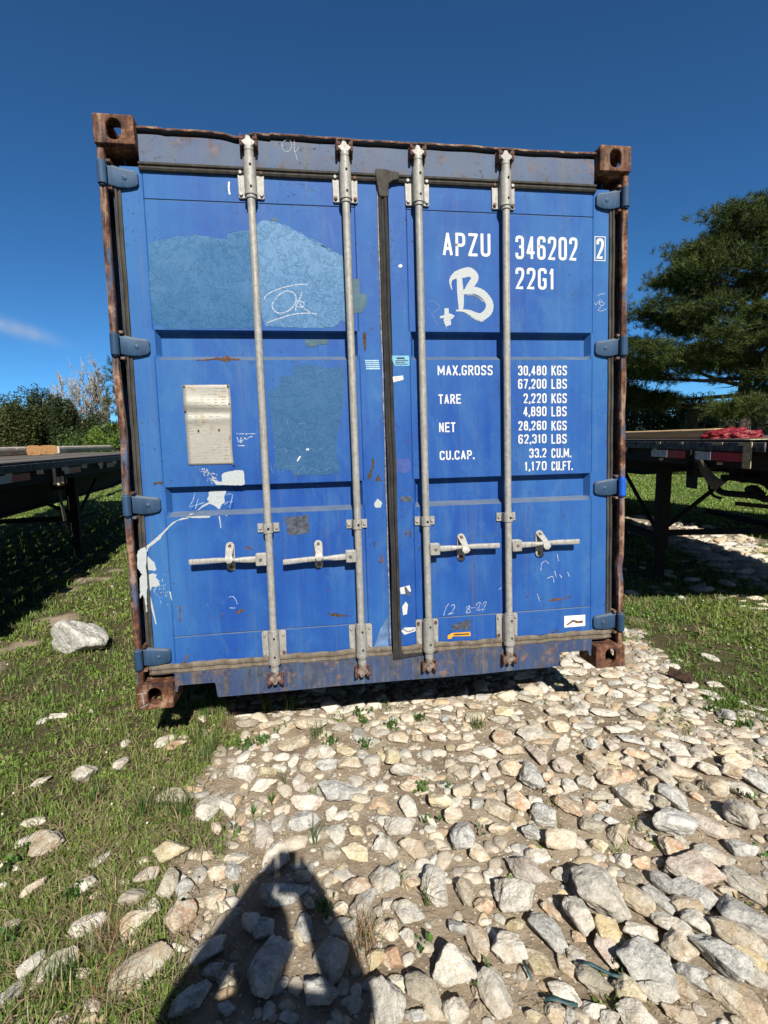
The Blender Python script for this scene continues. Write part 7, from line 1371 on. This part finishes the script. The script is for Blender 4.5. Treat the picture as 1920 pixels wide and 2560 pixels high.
# pines: trunk, limbs, needle tufts
def pine(u, dist, vtop, label, sd, prof, ntuft, leanx=0.0, zb=2.4, rtr=.30, tuft=.30, limbs=46, spread=1.0):
    g = np.random.RandomState(sd); rr_ = ray(u, 1106); rr_ = rr_ / (rr_ @ FW); c = CP + rr_ * dist; h = (CP + ray(u, vtop) * dist)[2]; t = empty('pine_tree', (c[0], c[1], 0), label=label, cat='pine tree')
    m = MB(); zs = np.linspace(-.2, h * .97, 22); tx = lambda z: leanx * z + .12 * math.sin(z * .55 + sd); ty = lambda z: .10 * math.sin(z * .4)
    m.tube([(tx(z) * RT[0], ty(z), z) for z in zs], [rtr * (1 - z / h) ** .75 + .03 for z in np.clip(zs, 0, h * .99)], 12); m.build('trunk', BARK, t, smooth=60)
    m = MB(); dead = MB(); P, Dn, Tn = [], [], []; ga = 0
    for i in range(limbs):
        z = zb + (h * .97 - zb) * (i + g.rand() * .8) / limbs; tt = (h - z) / (h - zb); ga += 2.4 + g.normal() * .3; Lm = np.interp(tt, *prof) * g.uniform(.72, 1.08)
        if Lm < .2: continue
        up = np.interp(tt, [0, .25, .5, 1], [.30, .42, .28, .0]) + g.normal() * .08; d = np.array([math.cos(ga), math.sin(ga), up]); p = np.array([tx(z) * RT[0], ty(z), z]); pts = [p.copy()]; n = 7
        for k in range(n): d = d + np.array([g.normal() * .10, g.normal() * .10, .035 + g.normal() * .06]); p = p + d / np.linalg.norm(d) * Lm / n; pts.append(p.copy())
        r0 = .018 + .016 * Lm; m.tube([tuple(q) for q in pts], np.linspace(r0, .012, n + 1), 6)
        # side boughs over the outer part, each ending in a flattened pad of needles
        nbg = max(2, int(Lm * 2.3)); shade = g.rand()
        for k in range(nbg):
            s = (.42 + .58 * (k + g.rand()) / nbg) * n; a = int(min(s, n - 1)); q = pts[a] + (pts[a + 1] - pts[a]) * (s - a); sd_ = (-1) ** k; lat = np.array([-math.sin(ga) * sd_, math.cos(ga) * sd_, 0]) + np.array([math.cos(ga), math.sin(ga), 0]) * g.uniform(.2, .9); lb = Lm * g.uniform(.10, .30) * (1.25 - .6 * s / n) if k < nbg - 1 else .05
            e = q + lat * lb + np.array([0, 0, g.uniform(.0, .25)]); m.tube([tuple(q), tuple(q * .5 + e * .5 + [0, 0, .05]), tuple(e)], [.022, .016, .008], 4, False)
            pr = g.uniform(.38, .72) * spread; npd = int(ntuft * pr * pr * .030); sh = np.clip(shade * .5 + g.rand() * .6, 0, 1)
            for w in range(npd):
                off = g.normal(size=3) * np.array([pr, pr, pr * .30]) * .62; P.append(e + off); Dn.append(off / (np.linalg.norm(off) + 1e-6) + np.array([0, 0, .55])); Tn.append(sh)
    for k in range(9):
        z = zb * g.uniform(.55, 1.1) + .3 * k; ga = g.uniform(0, 6.28); p = np.array([tx(z) * RT[0], ty(z), z]); L = g.uniform(.8, 2.4); d = np.array([math.cos(ga), math.sin(ga), g.uniform(-.2, .35)]); dead.tube([tuple(p), tuple(p + d * L * .5 + [0, 0, -.05]), tuple(p + d * L)], [.035, .022, .008], 5)
    m.build('limbs', BARK, t, smooth=60, fix=False); dead.build('dead_branches', BARKP, t, smooth=60, fix=False)
    P, Dn, Tn = np.array(P), np.array(Dn), np.array(Tn); n = len(P); nn = 20; Pc = np.repeat(P, nn, 0); D_ = g.normal(size=(n * nn, 3)) * .75 + np.repeat(Dn / np.linalg.norm(Dn, axis=1)[:, None], nn, 0); D_ /= np.linalg.norm(D_, axis=1)[:, None]
    S = np.cross(D_, g.normal(size=D_.shape)); S /= np.linalg.norm(S, axis=1)[:, None]; L = g.uniform(.6, 1.2, n * nn)[:, None] * tuft; Pc = Pc + g.normal(size=Pc.shape) * .05; w = .0125
    V = np.stack([Pc - S * w, Pc + S * w, Pc + D_ * L + S * w * .4], 1).reshape(-1, 3); base = np.array([.011, .024, .007]); hi_ = np.array([.078, .104, .022]); tone = np.repeat(np.clip(Tn * .6 + g.rand(n) * .55, 0, 1), nn)[:, None]
    C = np.repeat((base * (1 - tone) + hi_ * tone) * g.uniform(.8, 1.2, n * nn)[:, None], 3, 0)
    link('needles', npmesh('needles', V, np.arange(len(V)).reshape(-1, 3), C), NEED, t, smooth=0, fix=False); return t
pine(1862, 23, 548, 'tall spreading pine standing behind the right trailer', 3, ([0, .06, .15, .3, .45, .6, .8, 1], [.3, 1.0, 2.2, 3.7, 4.9, 5.7, 6.2, 5.6]), 3300, leanx=.004, zb=2.3, limbs=62, tuft=.24, spread=1.05)
pine(322, 30, 905, 'dark pine mostly hidden behind the left corner post', 5, ([0, .2, .5, 1], [.2, .7, 1.1, 1.3]), 900, zb=.8, rtr=.12, limbs=30, tuft=.22)
# a far mass of woodland closes the view between and behind
g = np.random.RandomState(88); N = 90000; th = g.uniform(-1.25, 1.25, N); rd = g.uniform(46, 58, N); hgt = 3.9 + .8 * np.sin(th * 17) * np.sin(th * 5 + 1) + .35 * np.sin(th * 61) + g.normal(size=N) * .2
P = np.stack([CP[0] + rd * np.sin(th), rd * np.cos(th), np.abs(g.rand(N)) ** .8 * np.clip(hgt, 2.2, 5.2)], 1); cc = np.array([.03, .045, .016]) * g.uniform(.5, 1.9, N)[:, None]
V, Fc, C = quads(P, g.normal(size=(N, 3)) * .2, g.uniform(.14, .30, N), .7, cc, g); link('woodland', npmesh('woodland', V, Fc, C), LEAF, None, smooth=0, fix=False, kind='stuff', label='far dark mass of woodland along the horizon', cat='woodland')
# ------------------------------------------------------------------ the photographer, whose shadow falls on the stones
px_, py_ = .79, -2.86
def skin(name, V, E_, rad, mat, parent, root_i=0, sub=1, **kw):
    me = bpy.data.meshes.new(name); me.from_pydata(V, E_, []); o = bpy.data.objects.new(name, me); col.objects.link(o); o.parent = parent
    me.materials.append(mat); md = o.modifiers.new('skin', 'SKIN'); md.use_smooth_shade = True
    for i, r in enumerate(rad):
        s = me.skin_vertices[0].data[i]; s.radius = (r, r) if not hasattr(r, '__len__') else r; s.use_root = (i == root_i)
    if sub: q = o.modifiers.new('sub', 'SUBSURF'); q.levels = sub; q.render_levels = sub
    tag(o, **kw); return o
SKIN = flat('skin', (.42, .24, .16), .55, 0, .08, 30, .05); JKT = flat('dark_grey_jacket', (.035, .038, .045), .85, 0, .25, 40, .4); JEAN = flat('blue_jeans', (.035, .06, .12), .85, 0, .25, 70, .3); BOOT = flat('brown_boots', (.09, .05, .03), .7); HAIR = flat('short_brown_hair', (.03, .02, .013), .8, 0, .3, 90, .6)
per = empty('person', (px_, py_, 0), label='photographer in dark jacket and jeans raising a phone, casting the shadow on the stones', cat='person')
def W(x, y, z): return (x - px_, y - py_, z)
HL, HR = (CP[0] - .048, CP[1] - .035, CP[2] - .002), (CP[0] + .043, CP[1] - .035, CP[2] - .006)
J = {'pel': (.79, -2.90, .90), 'wa': (.79, -2.89, 1.05), 'ch': (.785, -2.80, 1.24), 'nk0': (.78, -2.765, 1.385), 'nk': (.770, -2.75, 1.43),
     'sl': (.575, -2.76, 1.345), 'el': (.550, -2.66, 1.335), 'wl': (HL[0] - .025, HL[1] - .05, HL[2] - .025), 'sr': (.965, -2.75, 1.325), 'er': (1.005, -2.62, 1.275), 'wr': (HR[0] + .018, HR[1] - .05, HR[2] - .045),
     'hl': (.70, -2.90, .86), 'kl': (.685, -2.86, .48), 'al': (.67, -2.90, .10), 'tl': (.665, -2.76, .055), 'hr': (.88, -2.90, .86), 'kr': (.895, -2.85, .48), 'ar': (.915, -2.90, .09), 'tr': (.92, -2.76, .045)}
names = list(J); idx = {n: i for i, n in enumerate(names)}
def rings(m, path, rx, ry, n=20):
    'upright trunk of elliptical level rings'
    k = len(path); vs = []
    for (x, y, z), a, b in zip(path, rx, ry): vs += [(x + a * math.cos(2 * math.pi * i / n), y + b * math.sin(2 * math.pi * i / n), z) for i in range(n)]
    m.add(vs, [(j * n + i, j * n + (i + 1) % n, (j + 1) * n + (i + 1) % n, (j + 1) * n + i) for j in range(k - 1) for i in range(n)] + [tuple(range(n))[::-1], tuple((k - 1) * n + i for i in range(n))])
def ball(m, c, r, sy=1.0):
    b = len(m.v); m.add([(c[0] + q[0] * r, c[1] + q[1] * r * sy, c[2] + q[2] * r) for q in IV2], [tuple(f) for f in IF2.tolist()])
def fuse(m, name, mat, parent, vox=.011, it=6):
    'melt overlapping volumes into one continuous smooth surface'
    o = m.build(name, mat, parent, smooth=180); r = o.modifiers.new('remesh', 'REMESH'); r.mode = 'VOXEL'; r.voxel_size = vox; r.use_smooth_shade = True
    q = o.modifiers.new('smooth', 'SMOOTH'); q.iterations = it; q.factor = .6; return o
def figure(g, m, arms=True, legs=True, torso=True, cuff=1.0):
    'g is the thickness added over the skin'
    P = {n: W(*J[n]) for n in J}
    def limb(a, b, r0, r1, mid=None):
        A, B = Vector(P[a]), Vector(P[b]); pts = [A.lerp(B, t) for t in (0, .3, .65, 1)]; rm = mid or (r0 + r1) / 2; m.tube([tuple(q) for q in pts], [r0 + g, (rm * 1.04) + g, (r1 + rm) / 2 + g, r1 + g], 16); ball(m, P[b], r1 + g); ball(m, P[a], r0 + g)
    if torso: rings(m, [W(.79, -2.90, .86), W(.79, -2.90, .95), W(.788, -2.885, 1.06), W(.785, -2.84, 1.20), W(.78, -2.79, 1.31), W(.775, -2.765, 1.375), W(.772, -2.76, 1.40)], [.155 + g, .160 + g, .142 + g, .165 + g, .172 + g, .12 + g, .055 + g], [.10 + g, .105 + g, .095 + g, .108 + g, .10 + g, .07 + g, .05 + g])
    if arms:
        for s in 'lr': m.tube([P['nk0'], P['s' + s]], [.055 + g, .058 + g], 14); limb('s' + s, 'e' + s, .056, .044, .054); limb('e' + s, 'w' + s, .044, .027, .042)
    if legs:
        for s in 'lr': limb('h' + s, 'k' + s, .088, .060, .080); limb('k' + s, 'a' + s, .058, .040, .056); m.tube([W(.79, -2.90, .90), P['h' + s]], [.10 + g, .088 + g], 14)
m = MB(); figure(0.0, m); m.tube([W(*J['nk0']), W(*J['nk']), W(.770, -2.74, 1.47)], [.056, .053, .050], 14)
for s in 'lr': m.tube([W(*J['a' + s]), W(*J['t' + s])], [.040, .032], 12)
body = fuse(m, 'body', SKIN, per)
m = MB(); figure(.016, m, legs=False); m.v = m.v; jk = fuse(m, 'jacket', JKT, per)
m = MB(); figure(.013, m, arms=False, torso=False); rings(m, [W(.79, -2.90, .80), W(.79, -2.90, .90), W(.79, -2.895, .99)], [.165, .170, .158], [.112, .116, .108]); fuse(m, 'trousers', JEAN, per)
for s in 'lr':
    a, b = J['a' + s], J['t' + s]; m = MB(); m.tube([W(a[0], a[1], a[2] + .07), W(a[0], a[1] - .01, .06)], [.052, .052], 16); m.tube([W(a[0], a[1] - .035, .045), W(a[0], a[1] + .06, .048), W(b[0], b[1], .040), W(b[0], b[1] + .03, .034)], [.042, .046, .042, .028], 16); fuse(m, 'boot', BOOT, per, .009, 4)
# head
hv = IV4.copy(); x, y, z = hv.T.copy(); hx, hy, hz = .080, .098, .122
f = y > 0
X_ = x * (1 - .22 * np.clip(-z, 0, 1) ** 1.5); Y_ = y * (1 - .10 * np.clip(-z, 0, 1)) ; 
Y_ = Y_ + np.where(f, .16 * np.exp(-((x / .16) ** 2 + ((z + .12) / .22) ** 2)), 0) - np.where(f, .10 * np.exp(-(((np.abs(x) - .38) / .16) ** 2 + ((z - .06) / .10) ** 2)), 0) + np.where(f, .05 * np.exp(-((x / .3) ** 2 + ((z + .46) / .07) ** 2)), 0) + np.where(f, .06 * np.exp(-((x / .25) ** 2 + ((z + .85) / .14) ** 2)), 0) + np.where(f, .04 * np.exp(-((x / .5) ** 2 + ((z - .2) / .08) ** 2)), 0)
X_ = X_ + np.sign(x) * .16 * np.exp(-(((np.abs(x) - 1) / .12) ** 2 + ((y + .05) / .14) ** 2 + ((z + .02) / .22) ** 2))
hc = (.770, -2.725, 1.535); V = np.stack([X_ * hx, Y_ * hy, z * hz], 1) @ np.array([[1, 0, 0], [0, math.cos(.05), math.sin(.05)], [0, -math.sin(.05), math.cos(.05)]]) + np.array(W(*hc))
hm = npmesh('head', V, IF4); ho = link('head', hm, SKIN, per, smooth=180, fix=False)
hs = IV4[IF4].mean(1); keep = (hs[:, 2] > .28 + .25 * np.clip(hs[:, 1], 0, 1)) | ((hs[:, 1] < -.12) & (hs[:, 2] > -.55)); V2 = (V - np.array(W(*hc))) * 1.12 + np.array(W(*hc)) + fbm(IV4 * 9, 2, 3)[:, None] * .01
hr_ = link('hair', npmesh('hair', V2, IF4[keep]), HAIR, ho, smooth=180, fix=False); q = hr_.modifiers.new('s', 'SOLIDIFY'); q.thickness = .008; q.offset = -1
for s in (-1, 1):
    e = npmesh('eye', IV3 * .0118 + np.array(W(hc[0] + s * .029, hc[1] + .0765, hc[2] + .008)), IF3); link('eye', e, flat('eye_white', (.7, .68, .65), .2), ho, smooth=180, fix=False)
    e = npmesh('iris', IV3 * np.array([.0055, .003, .0055]) + np.array(W(hc[0] + s * .029, hc[1] + .0875, hc[2] + .007)), IF3); link('iris', e, flat('iris_brown', (.04, .025, .015), .2), ho, smooth=180, fix=False)
m = MB(); m.tube([W(hc[0] - .024, hc[1] + .094, hc[2] - .056), W(hc[0], hc[1] + .101, hc[2] - .054), W(hc[0] + .024, hc[1] + .094, hc[2] - .056)], [.003, .006, .003], 8); m.build('lips', flat('lips', (.36, .15, .12), .5), ho)
# phone held upright, its lens is the picture's viewpoint
Mc = Matrix(((RT[0], -DN[0], -FW[0], 0), (RT[1], -DN[1], -FW[1], 0), (RT[2], -DN[2], -FW[2], 0), (0, 0, 0, 1)))
m = MB(); m.box(-.034, .034, -.130, .012, .006, .0145); ph = m.build('smartphone', flat('black_phone', (.02, .02, .022), .25), None, bevel=.004, label='black smartphone held upright by the photographer', cat='phone'); ph.matrix_world = Matrix.Translation(CP.tolist()) @ Mc
m = MB(); m.box(-.0335, .0335, -.127, .009, .0146, .0150); m.build('screen', flat('phone_screen', (.01, .015, .03), .08), ph)
# hands: palm, four fingers and a thumb on each side of the phone
def C2W(p): v = Mc @ Vector(p) + Vector(CP.tolist()); return (v.x - px_, v.y - py_, v.z)
for s in (-1, 1):
    wrist = J['wl' if s < 0 else 'wr']; wr = (wrist[0] - px_, wrist[1] - py_, wrist[2]); palm = C2W((s * .058, -.050, .035)); k1 = C2W((s * .054, -.022, .018))
    V = [wr, palm, k1]; E2 = [(0, 1), (1, 2)]; RDD = [.027, .030, .020]
    skin('hand', V, E2, RDD, SKIN, body, 0, 2)
    for j in range(4):
        y0 = -.022 - .019 * j; L = (.9, 1.0, .94, .76)[j]
        pts = [C2W((s * .056, y0 - .004, .022)), C2W((s * .047, y0 + .004, .002 + .001)), C2W((s * (.047 - .014 * L), y0 + .008, -.004 + .006)), C2W((s * (.040 - .022 * L), y0 + .009, -.001 + .004))]
        pts = [C2W((s * .058, y0 - .006, .024)), C2W((s * .050, y0 + .002, -.001)), C2W((s * .0445, y0 + .004, -.0042 if False else .002)), C2W((s * (.0405), y0 + .005, .0065))]
        skin('finger', pts, [(0, 1), (1, 2), (2, 3)], [.0092, .0086, .0078, .0066], SKIN, body, 0, 1)
    pts = [C2W((s * .058, -.068, .032)), C2W((s * .045, -.052, .032)), C2W((s * .030, -.034, .0245))]; skin('thumb', pts, [(0, 1), (1, 2)], [.012, .0105, .0085], SKIN, body, 0, 1)
